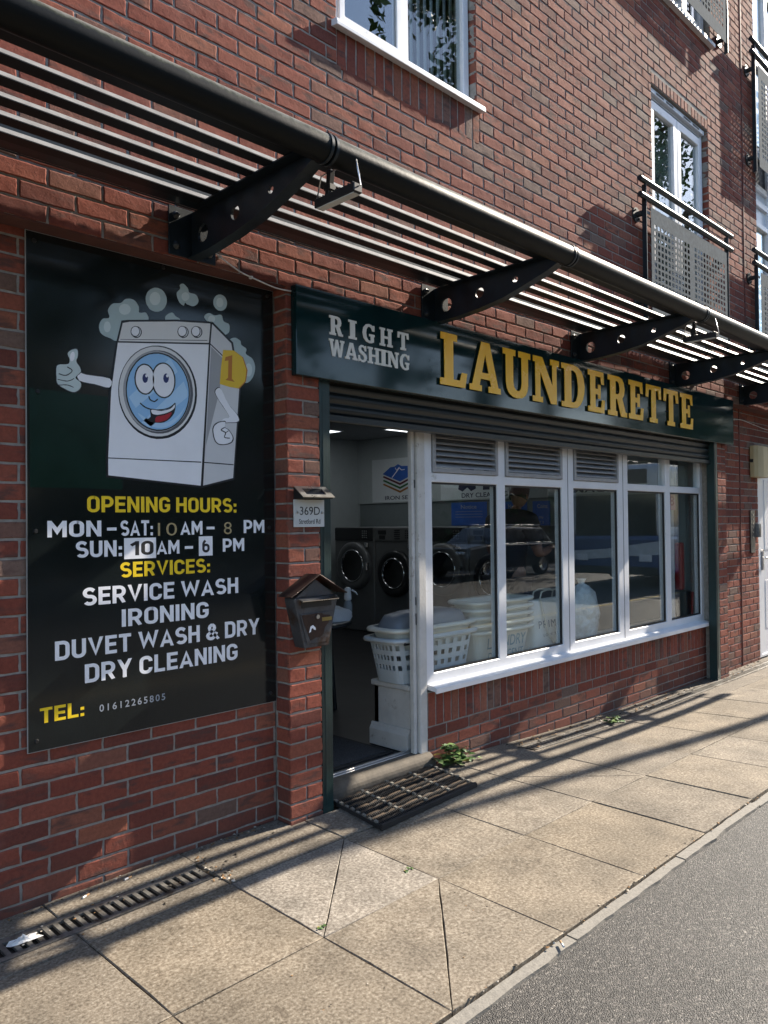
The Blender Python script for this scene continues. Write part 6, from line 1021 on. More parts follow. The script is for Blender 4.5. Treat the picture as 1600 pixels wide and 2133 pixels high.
mb = MB(); mb.box(.26, 1.06, .20, 1.05, .0825, .090); mb.build('edging', RUBBER, IM, bevel=.003)
mb = MB(); mb.box(.30, 1.02, .235, 1.01, .088, .096); mb.build('pile', mat('speckled_pile', (.045, .045, .048), .95, var=.8, scale=140, bump=1, bscale=200), IM, bevel=.002)

# ================================================================== DRAINS
GRATE = mat('drain_grate_steel', (.20, .19, .17), .5, metal=.5, var=.4, scale=25, bump=.3, bscale=90, dirt=(.07, .055, .04), dscale=12, dth=.52)
def drain(label, x0, x1, y0, y1):
    t = thing('channel_drain', label, 'drain', ((x0 + x1) / 2, (y0 + y1) / 2, 0), 'channel drains along the foot of the wall')
    us = [x0]; hol = set(); n = int((x1 - x0) / .040)
    for k in range(n): a = x0 + .012 + k * (x1 - x0 - .02) / n; us += [a, a + .022]; hol.add(len(us) - 2)
    us.append(x1); ws = [y0, y0 + .028, y1 - .028, y1]
    mb = MB(); mb.sheet(us, ws, lambda i, j: not (i in hol and j == 1), 0, 1, lambda u, n, w: (u, w, zg(u, w) - .012 + .011 * n)); mb.build('slotted_grate', GRATE, t, bevel=0)
    mb = MB(); q = np.linspace(x0, x1, 12)
    for a, b in zip(q, q[1:]):
        z = zg((a + b) / 2, y0); mb.box(a, b, y0 + .002, y1 - .002, z - .09, z - .06); mb.box(a, b, y0 - .012, y0 - .001, z - .06, z - .006); mb.box(a, b, y1 + .001, y1 + .012, z - .06, z - .006)
    mb.build('channel', SOIL, t); return t
drain('slotted channel drain below the black sign, a white tissue lying on it', -4.6, -.575, -.312, -.158)
drain('slotted channel drain below the shop window, partly covered in litter', 1.99, 6.9, -.218, -.095)

# ================================================================== PLANTS AND LITTER
LEAF = [mat('leaf_green', (.045, .105, .022), .5, var=.35, scale=20), mat('leaf_pale_green', (.10, .17, .035), .5, var=.3, scale=20), mat('leaf_yellow', (.28, .22, .03), .5, var=.3)]
STEM = mat('plant_stem', (.10, .12, .04), .6)
def leaf_geo(mb, p, d, up, L, W, mat=0):
    p = Vector(p); d = Vector(d).normalized(); s = d.cross(Vector(up)).normalized(); n_ = s.cross(d)
    prof = [(0, .06), (.16, .55), (.36, .95), (.55, 1.0), (.75, .66), (.90, .30), (1, .02)]; vs = []
    for t, w in prof:
        c = p + d * (t * L) + n_ * (-.25 * L * t * t)
        vs += [c - s * W * w + n_ * .16 * W * w, c, c + s * W * w + n_ * .16 * W * w]
    fs = []
    for i in range(len(prof) - 1):
        for k in range(2): fs.append((i * 3 + k, i * 3 + k + 1, i * 3 + 3 + k + 1, i * 3 + 3 + k))
    mb.add(vs, fs, mat, True)
def weed(label, x, y, spread, n, L, hmax, seed, aim=(0, -1)):
    r = random.Random(seed); z = zg(x, y); t = thing('weed', label, 'plant', (x, y, z))
    fo = MB(); st = MB()
    for i in range(n):
        a = r.uniform(-1.5, 1.5) + math.atan2(aim[1], aim[0]); rad = spread * r.uniform(.15, 1); h = hmax * r.uniform(.15, 1) * (1 - .4 * rad / spread)
        e = Vector((x + math.cos(a) * rad, y + math.sin(a) * rad * .6, z + h)); m_ = Vector((x, y, z)).lerp(e, .5) + Vector((0, 0, h * .25))
        st.tube([(x, y, z - .005), m_, e], [.0022, .0018, .0012], 5)
        for k in range(r.randint(3, 5)):
            q = m_.lerp(e, r.uniform(.2, 1.05)); b = r.uniform(0, 6.28); leaf_geo(fo, q, (math.cos(b), math.sin(b), r.uniform(-.2, .5)), (r.uniform(-.3, .3), r.uniform(-.3, .3), 1), L * r.uniform(.6, 1.15), L * .38 * r.uniform(.7, 1.1), r.choice([0, 0, 0, 1, 1, 2] if r.random() < .3 else [0, 0, 1]))
    fo.build('foliage', LEAF, t); st.build('stem', STEM, t); return t
weed('green leafy weed growing at the foot of the wall beside the doormat', 1.33, .005, .25, 24, .055, .13, 3, (.35, -1))
weed('small green weed growing out of the drain below the shop window', 3.1, -.15, .13, 9, .045, .07, 5)
weed('tiny weed in the open joint beside the pale paving slab', .05, -.86, .035, 4, .013, .012, 8)
weed('tiny weed where two paving joints cross below the pale slab', -.53, -.95, .035, 4, .013, .014, 9)
PAPER = mat('white_paper', (.70, .69, .67), .8, var=.06)
def crumple(name, label, cat, x, y, rx, ry, h, m, seed, grp=None, base=None):
    r = np.random.default_rng(seed); mb = MB(); n = 14; k = 6; vs = []; z0 = zg(x, y) if base is None else base
    for i in range(k + 1):
        for j in range(n):
            a = 2 * math.pi * j / n; q = i / k; rr_ = (1 - q) * (1 + .25 * math.sin(2 * a + seed) + r.normal(0, .22)); vs.append((x + rx * rr_ * math.cos(a), y + ry * rr_ * math.sin(a), z0 + max(.001, h * (math.sin(q * 1.5) * .7 + .25 * math.sin(3 * a + 5 * q) * (1 - q)) * (1 + r.normal(0, .35)))))
    fs = [(i * n + j, i * n + (j + 1) % n, (i + 1) * n + (j + 1) % n, (i + 1) * n + j) for i in range(k) for j in range(n)]
    mb.add(vs, fs, 0, False); o = mb.build(name, m); return tag(o, label, cat, grp)
crumple('tissue', 'crumpled white tissue lying on the drain at the left edge', 'tissue', -1.325, -.225, .045, .028, .022, PAPER, 2)
def butt(x, y, a, label):
    z = zg(x, y) + .005; t = thing('cigarette_butt', label, 'cigarette butt', (x, y, z), 'cigarette butts on the pavement'); d = Vector((math.cos(a), math.sin(a), 0)); c = Vector((x, y, z))
    mb = MB(); mb.tube([c - d * .020, c - d * .002], .0042, 8); mb.build('paper', PAPER, t); mb = MB(); mb.tube([c - d * .0019, c + d * .015], .0042, 8); mb.build('filter', mat('filter_tan', (.42, .25, .12), .8), t)
butt(-1.02, -.075, .4, 'white cigarette butt by the wall above the drain grate'); butt(-.83, -.06, .2, 'second white cigarette butt close to the wall foot'); butt(.0, -1.655, .9, 'cigarette butt on the concrete edging by the asphalt')
PEB = mat('pale_pebble', (.45, .40, .33), .8, var=.3); DRYL = mat('dry_leaf', (.22, .115, .04), .8, var=.4, scale=20)
mb = MB(); r = random.Random(4)
def bit(x, y, s):
    z = zg(x, y); a = r.uniform(0, 3.1); vs = []
    for k in range(6): vs.append((x + s * math.cos(a + k * 1.05) * r.uniform(.5, 1), y + s * math.sin(a + k * 1.05) * r.uniform(.4, .9), z + .001 + r.uniform(0, s * .3)))
    vs.append((x, y, z + s * r.uniform(.3, .8))); mb.add(vs, [(k, (k + 1) % 6, 6) for k in range(6)], r.choice([0, 1, 1, 2, 2]))
for i in range(520):
    k = r.random()
    if k < .40: bit(r.uniform(1.9, 6.6), r.gauss(-.06, .05), r.uniform(.004, .020))
    elif k < .62: bit(r.uniform(-1.5, -.1), r.gauss(-.03, .018) if r.random() < .6 else r.gauss(-.23, .06), r.uniform(.003, .011))
    elif k < .72: bit(r.gauss(-.54, .02), r.uniform(-.42, -.1), r.uniform(.004, .012))
    elif k < .86: bit(r.uniform(-1, 3), KY - .006 + r.gauss(0, .007), r.uniform(.004, .012))
    else: bit(r.uniform(-1.4, 4), r.uniform(-1.55, -.3), r.uniform(.002, .005))
tag(mb.build('litter', [PEB, DRYL, SOIL]), kind='stuff')

# ================================================================== INSIDE THE LAUNDERETTE
MGREY = mat('machine_grey', (.15, .155, .16), .38, metal=.2, var=.08); MDARK = mat('machine_dark', (.018, .019, .022), .3, var=.2); CHROME = mat('chrome', (.60, .60, .62), .12, metal=1, var=.03)
def washer(y1, label, style):
    w = .765; y0 = y1 - w; X = 4.65; t = thing('washing_machine', label, 'washing machine', (X + .4, (y0 + y1) / 2, .085), 'washing machines along the poster wall')
    mb = MB(); mb.box(X, X + .78, y0, y1, .085, 1.455); mb.build('cabinet', MGREY, t, bevel=.012)
    cy = (y0 + y1) / 2 + (.0 if style else -.02); cz = .945 if style == 0 else .868
    mb = MB(); mb.box(X - .012, X - .001, y0 + .015, y1 - .015, 1.275, 1.445); p = mb.build('control_panel', MDARK if style == 0 else MGREY, t, bevel=.004)
    mb = MB()
    for a in range(3):
        for b in range(4): mb.box(X - .017, X - .0125, y0 + .12 + a * .035, y0 + .14 + a * .035, 1.31 + b * .028, 1.325 + b * .028)
    if style: 
        for b in range(5): mb.box(X - .017, X - .0125, y0 + .30, y0 + .40, 1.30 + b * .026, 1.312 + b * .026)
        mb.box(X - .017, X - .0125, y1 - .22, y1 - .08, 1.36, 1.41); mb.box(X - .017, X - .0125, y1 - .20, y1 - .10, 1.30, 1.345)
    mb.build('button', STEEL if style == 0 else MDARK, p)
    ro = .315 if style == 0 else .295
    def ring(prof, name, m, par=t):
        mb = MB(); mb.lathe(prof, (0, 0, 0), 40); return mb.build(name, m, par, xf=lambda a, b, c: (X - c, cy + a, cz + b))
    d = ring([(ro, .0), (ro, .045), (ro - .03, .065), (ro - .10, .060), (ro - .105, .03)], 'door', MDARK if style else MGREY)
    ring([(ro - .098, .058), (ro - .104, .070), (ro - .116, .066), (ro - .116, .04)], 'trim_ring', CHROME, d)
    ring([(ro - .117, .045), (ro - .16, .030), (.001, .016)], 'porthole', mat('dark_porthole', (.004, .004, .005), .06, spec=.8), d)
    mb = MB(); mb.box(X - .085, X - .045, y0 + .055, y0 + .085, cz - .05, cz + .05); mb.build('handle', CHROME, d, bevel=.004)
    mb = MB(); mb.box(X - .03, X - .001, y0 + .10, y0 + .16, 1.19, 1.25); mb.build('coin_slot', CHROME, t, bevel=.003)
washer(4.78, 'large grey washing machine furthest back, first seen through the open door', 0)
washer(4.005, 'grey washing machine beside the door frame with a dark round door', 1)
washer(3.23, 'washing machine behind the first window pane', 0)
washer(2.455, 'washing machine nearest the shop window, behind the standing man', 1)
# posters on the poster wall (x = 5.45), read from the street side: u runs from far (y large) to near
def poster_fr(x): return lambda u, n, w: (x - n, -u, w)
PW = 5.449
def poster(label, y0, y1, z0, z1, m=None):
    px = 5.4345 if m else PW; t = thing('poster', label, 'poster', (px, (y0 + y1) / 2, z0), 'posters on the launderette wall'); mb = MB(); mb.box(px - .006, px - .0005, y1, y0, z0, z1); mb.build('board', m or mat('white_board', (.62, .66, .68), .5, var=.04), t, bevel=.001); return t
BLUE = mat('poster_blue', (.025, .11, .46), .4); NAVY = mat('poster_navy', (.015, .02, .06), .4); PF = poster_fr(PW - .006)
t = poster('white IRON SERVICE poster with a blue folded shirt on coloured layers', 4.85, 3.70, 1.80, 2.41)
mb = MB(); text_on(mb, 'IRON SERVICE', -4.59, -3.82, 1.83, 1.885, 0, .001, .012, fr=PF); mb.build('poster_lettering', NAVY, t)
mb = MB(); flat_poly(mb, [(-4.633, 2.20), (-4.48, 2.29), (-4.40, 2.295), (-4.33, 2.325), (-4.26, 2.295), (-4.12, 2.29), (-3.95, 2.20), (-4.295, 2.08)], PF, .0008); mb.build('folded_shirt', BLUE, t)
mb = MB(); flat_poly(mb, [(-4.455, 2.145), (-4.44, 2.14), (-4.30, 2.265), (-4.31, 2.275)], lambda a, n, b: PF(a, n + .001, b), .0006); flat_poly(mb, [(-4.38, 2.28), (-4.355, 2.245), (-4.31, 2.285), (-4.26, 2.245), (-4.20, 2.25), (-4.20, 2.24), (-4.265, 2.235), (-4.31, 2.27), (-4.355, 2.232), (-4.39, 2.275)], lambda a, n, b: PF(a, n + .001, b), .0006); mb.build('shirt_placket', VINYL_W, t)
for k, (nm, c) in enumerate((('maroon', (.10, .008, .025)), ('green', (.012, .12, .03)), ('orange', (.28, .11, .012)))):
    z = 2.155 - k * .054; mb = MB(); flat_poly(mb, [(-4.633, z), (-4.61, z + .018), (-4.295, z - .095), (-3.97, z + .018), (-3.95, z), (-4.295, z - .125)], PF, .0008); mb.build('coloured_layer', mat('poster_' + nm, c, .4), t)
t = poster('white DRY CLEANING poster with dark clothes above the lettering', 3.55, 2.45, 1.80, 2.41)
mb = MB(); text_on(mb, 'DRY CLEANING', -3.195, -2.47, 1.818, 1.878, 0, .001, .012, fr=PF); mb.build('poster_lettering', NAVY, t)
mb = MB(); flat_poly(mb, [(-3.25, 1.93), (-3.18, 1.90), (-3.10, 1.95), (-3.04, 1.90), (-2.96, 1.93), (-3.0, 2.30), (-3.2, 2.30)], PF, .0008); flat_poly(mb, [(-2.85, 1.91), (-2.60, 1.91), (-2.62, 2.30), (-2.82, 2.30)], PF, .0008); mb.build('clothes_silhouette', NAVY, t)
t = poster('white poster ending in ES above the shelf near the window', 1.9, .55, 1.805, 2.41)
mb = MB(); text_on(mb, 'MACHINES', -1.55, -.62, 1.825, 1.885, 0, .001, .014, fr=PF); mb.build('poster_lettering', NAVY, t)
for lab, y0, y1, z0, z1, head, lines in (('blue Notice board below the DRY CLEANING poster', 3.36, 2.78, 1.46, 1.76, 'Notice', 3), ('blue Notice board half hidden behind the standing man', 2.56, 2.18, 1.46, 1.75, 'Notice', 3), ('blue Coins board listing 50p, one and two pound coins', 2.10, 1.86, 1.37, 1.745, 'Coins', 0)):
    t = poster(lab, y0, y1, z0, z1, BLUE); w = y0 - y1; F2 = poster_fr(5.4345 - .0065)
    mb = MB(); text_on(mb, head, -y0 + w * .28, -y0 + w * .72 if head == 'Notice' else -y0 + w * .86, z1 - .085, z1 - .035, 0, .001, .01, fr=F2)
    if head == 'Coins':
        for k, s in enumerate(('50p', '\u00a31', '\u00a32')): text_on(mb, s, -y0 + w * .36, -y0 + w * .62, z1 - .215 - k * .058, z1 - .178 - k * .058, 0, .001, .004, fr=F2)
    for k in range(lines): mb.sheet([-y0 + w * .12, -y0 + w * .88], [z1 - .123 - k * .035, z1 - .118 - k * .035], lambda i, j: True, 0, .0008, F2)
    mb.build('poster_lettering', VINYL_G, t)
# folding table by the door with cloth and spray bottle
T = thing('folding_table', 'dark round edged table just inside the doorway', 'table', (1.45, 1.55, .085))
mb = MB(); mb.lathe([(.001, .735), (.55, .735), (.56, .745), (.56, .762), (.55, .77), (.001, .77)], (1.25, 1.60, 0), 40); mb.build('table_top', MDARK, T)
for dx, dy in ((-.3, -.3), (.3, -.3), (.3, .3), (-.3, .3)):
    mb = MB(); mb.tube([(1.25 + dx, 1.60 + dy, .085), (1.25 + dx * .9, 1.60 + dy * .9, .735)], .016, 8); mb.build('leg', DARKMETAL, T)
CLOTH = mat('white_cotton', (.66, .66, .68), .9, var=.06, bump=.4, bscale=14, bdist=.02)
t = thing('folded_laundry', 'crumpled white laundry lying on the table inside the doorway', 'laundry', (1.45, 1.3, .77)); rs = np.random.default_rng(5)
def cushion(cx_, cy_, z0, rx, ry, h, name, par, m, seed):
    r = np.random.default_rng(seed); mb = MB(); n = 28; k = 9; vs = []
    for i in range(k + 1):
        q = i / k
        for j in range(n):
            a = 2 * math.pi * j / n; sx = abs(math.cos(a)) ** .7 * np.sign(math.cos(a)); sy = abs(math.sin(a)) ** .7 * np.sign(math.sin(a)); rr_ = math.cos(q * 1.5) ** .5 if q < 1 else .12
            wr = 1 + .06 * math.sin(a * 5 + q * 7 + seed) + r.normal(0, .02); vs.append((cx_ + rx * rr_ * sx * wr, cy_ + ry * rr_ * sy * wr, z0 + h * math.sin(q * 1.57) * (1 + .08 * math.sin(a * 3 + seed))))
    fs = [(i * n + j, i * n + (j + 1) % n, (i + 1) * n + (j + 1) % n, (i + 1) * n + j) for i in range(k) for j in range(n)] + [tuple(k * n + j for j in range(n))]
    mb.add(vs, fs, 0, True); return mb.build(name, m, par)
cushion(1.43, 1.30, .771, .26, .14, .10, 'bundle', t, CLOTH, 1); cushion(1.36, 1.34, .858, .15, .11, .055, 'folded_top', t, CLOTH, 6)
SB_ = thing('spray_bottle', 'clear spray bottle with a white trigger head standing beside the laundry', 'spray bottle', (1.745, 1.35, .771))
mb = MB(); mb.lathe([(.001, 0), (.032, .002), (.034, .01), (.034, .10), (.026, .125), (.018, .135)], (1.72, 1.33, .771), 20); mb.build('bottle', mat('clear_plastic', (.30, .33, .36), .15, var=.05), SB_)
mb = MB(); mb.lathe([(.020, .132), (.030, .14), (.030, .165), (.024, .20), (.026, .225), (.012, .235), (.001, .235)], (1.72, 1.33, .771), 16); h = mb.build('spray_head', VINYL_W, SB_)
mb = MB(); mb.tube([(1.742, 1.31, .985), (1.765, 1.285, .965), (1.772, 1.275, .945)], [.008, .006, .004], 8); mb.build('trigger', VINYL_W, h)

# laundry baskets and hampers on the display bench
BASK = mat('pale_basket_plastic', (.52, .57, .60), .38, var=.05); HAMP = mat('cream_hamper_plastic', (.70, .69, .62), .45, var=.05); LID = mat('grey_lid_plastic', (.22, .24, .27), .35, var=.08)
def tub(t, cx_, cy_, z0, h, bx, by, tx, ty, m, name, holes=None, par=None, wall=.004):
    # open tapered tub with rounded-rectangle plan; holes = (columns, rows, z range as fraction)
    n = 64; per = []
    for j in range(n):
        a = 2 * math.pi * (j + .5) / n; c, s = math.cos(a), math.sin(a); k = (abs(c) ** 5 + abs(s) ** 5) ** (-1 / 5); per.append((c * k, s * k))
    zs = [0, .06] + ([holes[2][0] + (holes[2][1] - holes[2][0]) * q / (holes[1] * 2 - 1) for q in range(holes[1] * 2)] if holes else [.5]) + [.93, 1.0]
    def P(j, q, off): x, y = per[j % n]; rx = bx + (tx - bx) * q - off; ry = by + (ty - by) * q - off; return (cx_ + x * rx, cy_ + y * ry, z0 + h * q)
    mb = MB(); us = list(range(n + 1))
    def sol(i, j):
        if not holes: return True
        zm = (zs[j] + zs[j + 1]) / 2; return not (holes[2][0] < zm < holes[2][1] and (j - 2) % 2 == 0 and i % 2 == 0)
    vs = {}; 
    V = []; F = []
    for q_i, q in enumerate(zs):
        for o in (0, wall):
            for j in range(n): V.append(P(j, q, o))
    I = lambda j, k, o: (k * 2 + o) * n + (j % n)
    for k in range(len(zs) - 1):
        for j in range(n):
            if not sol(j, k): continue
            for o in (0, 1): F.append((I(j, k, o), I(j + 1, k, o), I(j + 1, k + 1, o), I(j, k + 1, o)))
            for dj in (-1, 1):
                if not sol((j + dj) % n, k): jj = j + (dj > 0); F.append((I(jj, k, 0), I(jj, k, 1), I(jj, k + 1, 1), I(jj, k + 1, 0)))
            for dk in (-1, 1):
                if 0 <= k + dk < len(zs) - 1 and not sol(j, k + dk): kk = k + (dk > 0); F.append((I(j, kk, 0), I(j + 1, kk, 0), I(j + 1, kk, 1), I(j, kk, 1)))
    mb.add(V, F); mb.add([P(j, .01, 0) for j in range(n)], [tuple(range(n))])
    o = mb.build(name, m, par or t)
    mb = MB(); rv = []; 
    for off, dz in ((-.001, -.012), (-.028, -.022), (-.034, -.008), (-.026, .004), (.004, .004)):
        for j in range(n): x, y, z = P(j, 1.0, off); rv.append((x, y, z + dz))
    mb.add(rv, [(k * n + j, k * n + (j + 1) % n, (k + 1) * n + (j + 1) % n, (k + 1) * n + j) for k in range(4) for j in range(n)], 0, True); mb.build('rim', m, o)
    return o
bz = .497
t = thing('laundry_basket', 'pale blue grey laundry basket with square holes standing beside the doorway', 'laundry basket', (1.42, .29, bz))
tub(t, 1.43, .285, bz, .285, .33, .135, .40, .155, BASK, 'basket_body', (16, 3, (.30, .86)))
mb = MB(); mb.box(1.075, 1.20, .115, .125, bz + .25, bz + .285); mb.build('handle_grip', BLACK, t, bevel=.004)
t = thing('laundry_basket', 'nested cream basket with a dark grey lid resting inside the pale blue grey basket', 'laundry basket', (1.43, .285, bz + .2))
tub(t, 1.44, .285, bz + .20, .145, .33, .13, .385, .145, HAMP, 'basket_body')
mb = MB(); n = 40; V = []; 
for q, (f, z) in enumerate(((1.0, 0), (.97, .03), (.86, .075), (.55, .095), (.02, .10))):
    for j in range(n): a = 2 * math.pi * (j + .5) / n; c, s = math.cos(a), math.sin(a); k = (abs(c) ** 4 + abs(s) ** 4) ** (-.25); V.append((1.44 + c * k * .36 * f, .285 + s * k * .132 * f, bz + .34 + z))
mb.add(V, [(q * n + j, q * n + (j + 1) % n, (q + 1) * n + (j + 1) % n, (q + 1) * n + j) for q in range(4) for j in range(n)], 0, True); mb.build('lid', LID, t)
PRINT = mat('faded_blue_print', (.25, .36, .40), .5)
for i in range(5):
    t = thing('laundry_hamper', ['cream laundry hamper printed with faded lettering at the bottom of its stack', 'second cream hamper up in the nested stack', 'third cream hamper up in the nested stack', 'fourth cream hamper up in the nested stack', 'topmost open cream hamper of the nested stack'][i], 'laundry hamper', (2.20, .29, bz + i * .05), 'nested cream laundry hampers')
    tub(t, 2.20, .29, bz + i * .052, .24, .28, .105, .34, .135, HAMP, 'hamper_body')
    if i == 0:
        fr2 = lambda u, n, w: (u, .29 - .105 - .030 * ((w - bz) / .24) - .001 - n, w); mb = MB()
        text_on(mb, 'LAUNDRY', 1.98, 2.44, bz + .11, bz + .19, 0, .0008, .01, fr=fr2); text_on(mb, 'DETERGENT', 2.0, 2.42, bz + .02, bz + .085, 0, .0008, .0, fr=fr2); mb.build('faded_print', PRINT, t)
BAGW = mat('white_paper_bag', (.74, .75, .72), .6, var=.05, bump=.3, bscale=9, bdist=.02)
t = thing('shopping_bag', 'white shopping bag with rope handles and PRIMARK lettering in the shop window', 'shopping bag', (2.85, .27, bz))
mb = MB(); n = 16; V = []
rb = np.random.default_rng(11)
for q, (z, yo) in enumerate(((0, .075), (.02, .08), (.15, .07), (.27, .055), (.38, .03), (.40, .026))):
    for j in range(n):
        s = j / n * 4; k = int(s); f = s - k; c = [(-1, -1), (1, -1), (1, 1), (-1, 1)]; a, b = c[k], c[(k + 1) % 4]; x = a[0] + (b[0] - a[0]) * f; y = a[1] + (b[1] - a[1]) * f
        V.append((2.85 + x * (.27 + .01 * math.sin(q * 2)) + rb.normal(0, .004), .25 + y * yo + rb.normal(0, .006), bz + z))
mb.add(V, [(q * n + j, q * n + (j + 1) % n, (q + 1) * n + (j + 1) % n, (q + 1) * n + j) for q in range(5) for j in range(n)] + [tuple(range(n))], 0, True); mb.build('bag_body', BAGW, t)
ROPE = mat('pale_rope', (.55, .54, .48), .7)
for y in (.215, .285):
    mb = MB(); mb.tube([(2.71, y, bz + .40), (2.715, y - .012, bz + .46), (2.78, y - .02, bz + .475), (2.93, y - .02, bz + .47), (2.985, y - .012, bz + .45), (2.99, y, bz + .40)], .007, 8); mb.build('handle', ROPE, t)
mb = MB(); mb.tube([(2.72, .213, bz + .40), (2.70, .175, bz + .30), (2.74, .16, bz + .15), (2.83, .155, bz + .045), (2.91, .158, bz + .12), (2.97, .17, bz + .27), (2.985, .21, bz + .39)], .007, 8); mb.build('drooping_handle', ROPE, t)
fr3 = lambda u, n, w: (u, .163 - n + .02 * max(0, (w - bz - .15) / .2), w)
mb = MB(); text_on(mb, 'PRIMARK', 2.625, 3.09, bz + .19, bz + .245, 0, .001, -.004, 1.25, fr=fr3); text_on(mb, 'LOVE THE FEEL', 2.68, 3.05, bz + .125, bz + .145, 0, .001, .0, 1.2, fr=fr3); mb.build('bag_lettering', mat('bag_print', (.16, .20, .24), .5), t)
CLEARB = glass_mat('clear_polythene', (.80, .83, .83), .9, .25)
POLY = mat('cloudy_polythene', (.64, .68, .68), .28, var=.2, scale=12, bump=1.0, bscale=14, bdist=.05)
t = thing('plastic_bag', 'tied clear plastic bag full of pale laundry in the third window pane', 'plastic bag', (3.36, .27, bz))
mb = MB(); n = 24; V = []; pr = [(.09, 0), (.125, .03), (.135, .12), (.140, .22), (.132, .32), (.105, .40), (.06, .455), (.022, .48), (.028, .50), (.04, .52)]; rb = np.random.default_rng(3)
for rr_, z in pr:
    for j in range(n): a = 2 * math.pi * j / n; w = 1 + .07 * math.sin(4 * a + z * 22) + rb.normal(0, .03); V.append((3.42 + rr_ * 1.55 * w * math.cos(a), .27 + rr_ * .75 * w * math.sin(a), bz + z))
mb.add(V, [(q * n + j, q * n + (j + 1) % n, (q + 1) * n + (j + 1) % n, (q + 1) * n + j) for q in range(len(pr) - 1) for j in range(n)] + [tuple(range(n))], 0, True); mb.build('bag_skin', POLY, t)
t = thing('vacuum_cleaner', 'red and black upright vacuum cleaner standing in the far corner of the shop window', 'vacuum cleaner', (5.28, .25, bz)); REDP = mat('red_plastic', (.28, .012, .014), .3)
mb = MB(); mb.box(5.22, 5.37, .16, .34, bz, bz + .30); mb.build('tank', MDARK, t, bevel=.03, segs=3); mb = MB(); mb.box(5.225, 5.30, .20, .28, bz + .30, bz + .78); mb.build('handle_column', REDP, t, bevel=.02, segs=2)
mb = MB(); mb.tube([(5.33, .15, bz + .02), (5.34, .145, bz + .28)], .012, 8); mb.build('red_strip', REDP, t)
t = thing('price_notice', 'pink 1.8 price notice taped inside the last window pane', 'notice', (4.86, .13, 1.66)); mb = MB(); mb.box(4.665, 4.93, .1225, .1235, 1.60, 1.76); mb.build('paper', mat('pink_paper', (.40, .22, .27), .7), t)
mb = MB(); text_on(mb, '1.8', 4.69, 4.90, 1.64, 1.735, .1225, .0006, .02); mb.build('numeral', mat('magenta_print', (.24, .03, .08), .5), t)
t = thing('white_panel', 'plain white board standing inside the last window pane', 'board', (4.8, .16, bz)); mb = MB(); mb.box(4.66, 4.945, .150, .165, bz, 1.60); mb.build('board', mat('pale_board', (.42, .42, .42), .6, var=.08), t)
t = thing('vertical_curtain', 'grey vertical curtain hanging at the far end of the shop window', 'curtain', (5.2, .2, 2.1)); mb = MB(); V = []
for i in range(49):
    x = 4.98 + i * .0082; V += [(x, .30 + .014 * math.sin(i * .9), bz), (x, .30 + .014 * math.sin(i * .9), 2.14)]
mb.add(V, [(2 * i, 2 * i + 2, 2 * i + 3, 2 * i + 1) for i in range(48)], 0, True); mb.build('fabric', mat('grey_curtain', (.22, .22, .24), .85), t)

# ================================================================== THE MAN INSIDE
def skin_mesh(verts, edges, radii, sub=2, root=0):
    me = bpy.data.meshes.new('s'); me.from_pydata([tuple(v) for v in verts], edges, []); o = bpy.data.objects.new('s', me); COL.objects.link(o)
    o.modifiers.new('k', 'SKIN'); l = me.skin_vertices[0].data
    for i, r_ in enumerate(radii): l[i].radius = (r_, r_) if not isinstance(r_, tuple) else r_; l[i].use_root = (i == root)
    m2 = o.modifiers.new('u', 'SUBSURF'); m2.levels = sub; m2.render_levels = sub
    bpy.context.view_layer.update(); e = bpy.data.meshes.new_from_object(o.evaluated_get(bpy.context.evaluated_depsgraph_get()))
    v = [q.co[:] for q in e.vertices]; f = [list(p.vertices) for p in e.polygons]
    bpy.data.objects.remove(o); bpy.data.meshes.remove(me); bpy.data.meshes.remove(e); return v, f
SKIN = mat('skin', (.28, .15, .105), .5, var=.06); HAIR = mat('dark_hair', (.012, .010, .009), .55, bump=.5, bscale=80); TEE = mat('black_tshirt', (.014, .015, .020), .85, bump=.2, bscale=12, bdist=.02); JEAN = mat('dark_trousers', (.020, .022, .030), .9)
PX, PY, PZ = 3.22, .86, .085       # faces +x, head bent over the right hand
MAN = thing('person', 'man with short dark hair in a black T-shirt looking down inside the launderette', 'person', (PX, PY, PZ))
V_ = lambda x, y, z: (PX + x, PY + y, PZ + z)
body_v = [V_(0, 0, .92), V_(.0, 0, 1.10), V_(.02, 0, 1.28), V_(.05, 0, 1.43), V_(.095, 0, 1.49), V_(.135, 0, 1.57),
          V_(.04, .19, 1.41), V_(.06, .25, 1.15), V_(.27, .20, 1.12), V_(.33, .19, 1.13),
          V_(.04, -.19, 1.41), V_(.08, -.25, 1.14), V_(.32, -.18, 1.16), V_(.385, -.165, 1.18),
          V_(0, .10, .88), V_(.02, .11, .48), V_(-.02, .11, .09), V_(.12, .12, .03), V_(0, -.10, .88), V_(.03, -.11, .48), V_(-.01, -.11, .09), V_(.13, -.12, .03)]
body_e = [(0, 1), (1, 2), (2, 3), (3, 4), (4, 5), (3, 6), (6, 7), (7, 8), (8, 9), (3, 10), (10, 11), (11, 12), (12, 13), (0, 14), (14, 15), (15, 16), (16, 17), (0, 18), (18, 19), (19, 20), (20, 21)]
body_r = [(.15, .11), (.14, .10), (.16, .11), (.13, .095), .052, .050, .062, .048, .036, .028, .062, .048, .036, .028, .088, .058, .045, .035, .088, .058, .045, .035]
MBd = MB(); v, f = skin_mesh(body_v, body_e, body_r); MBd.add(v, f, 0, True)
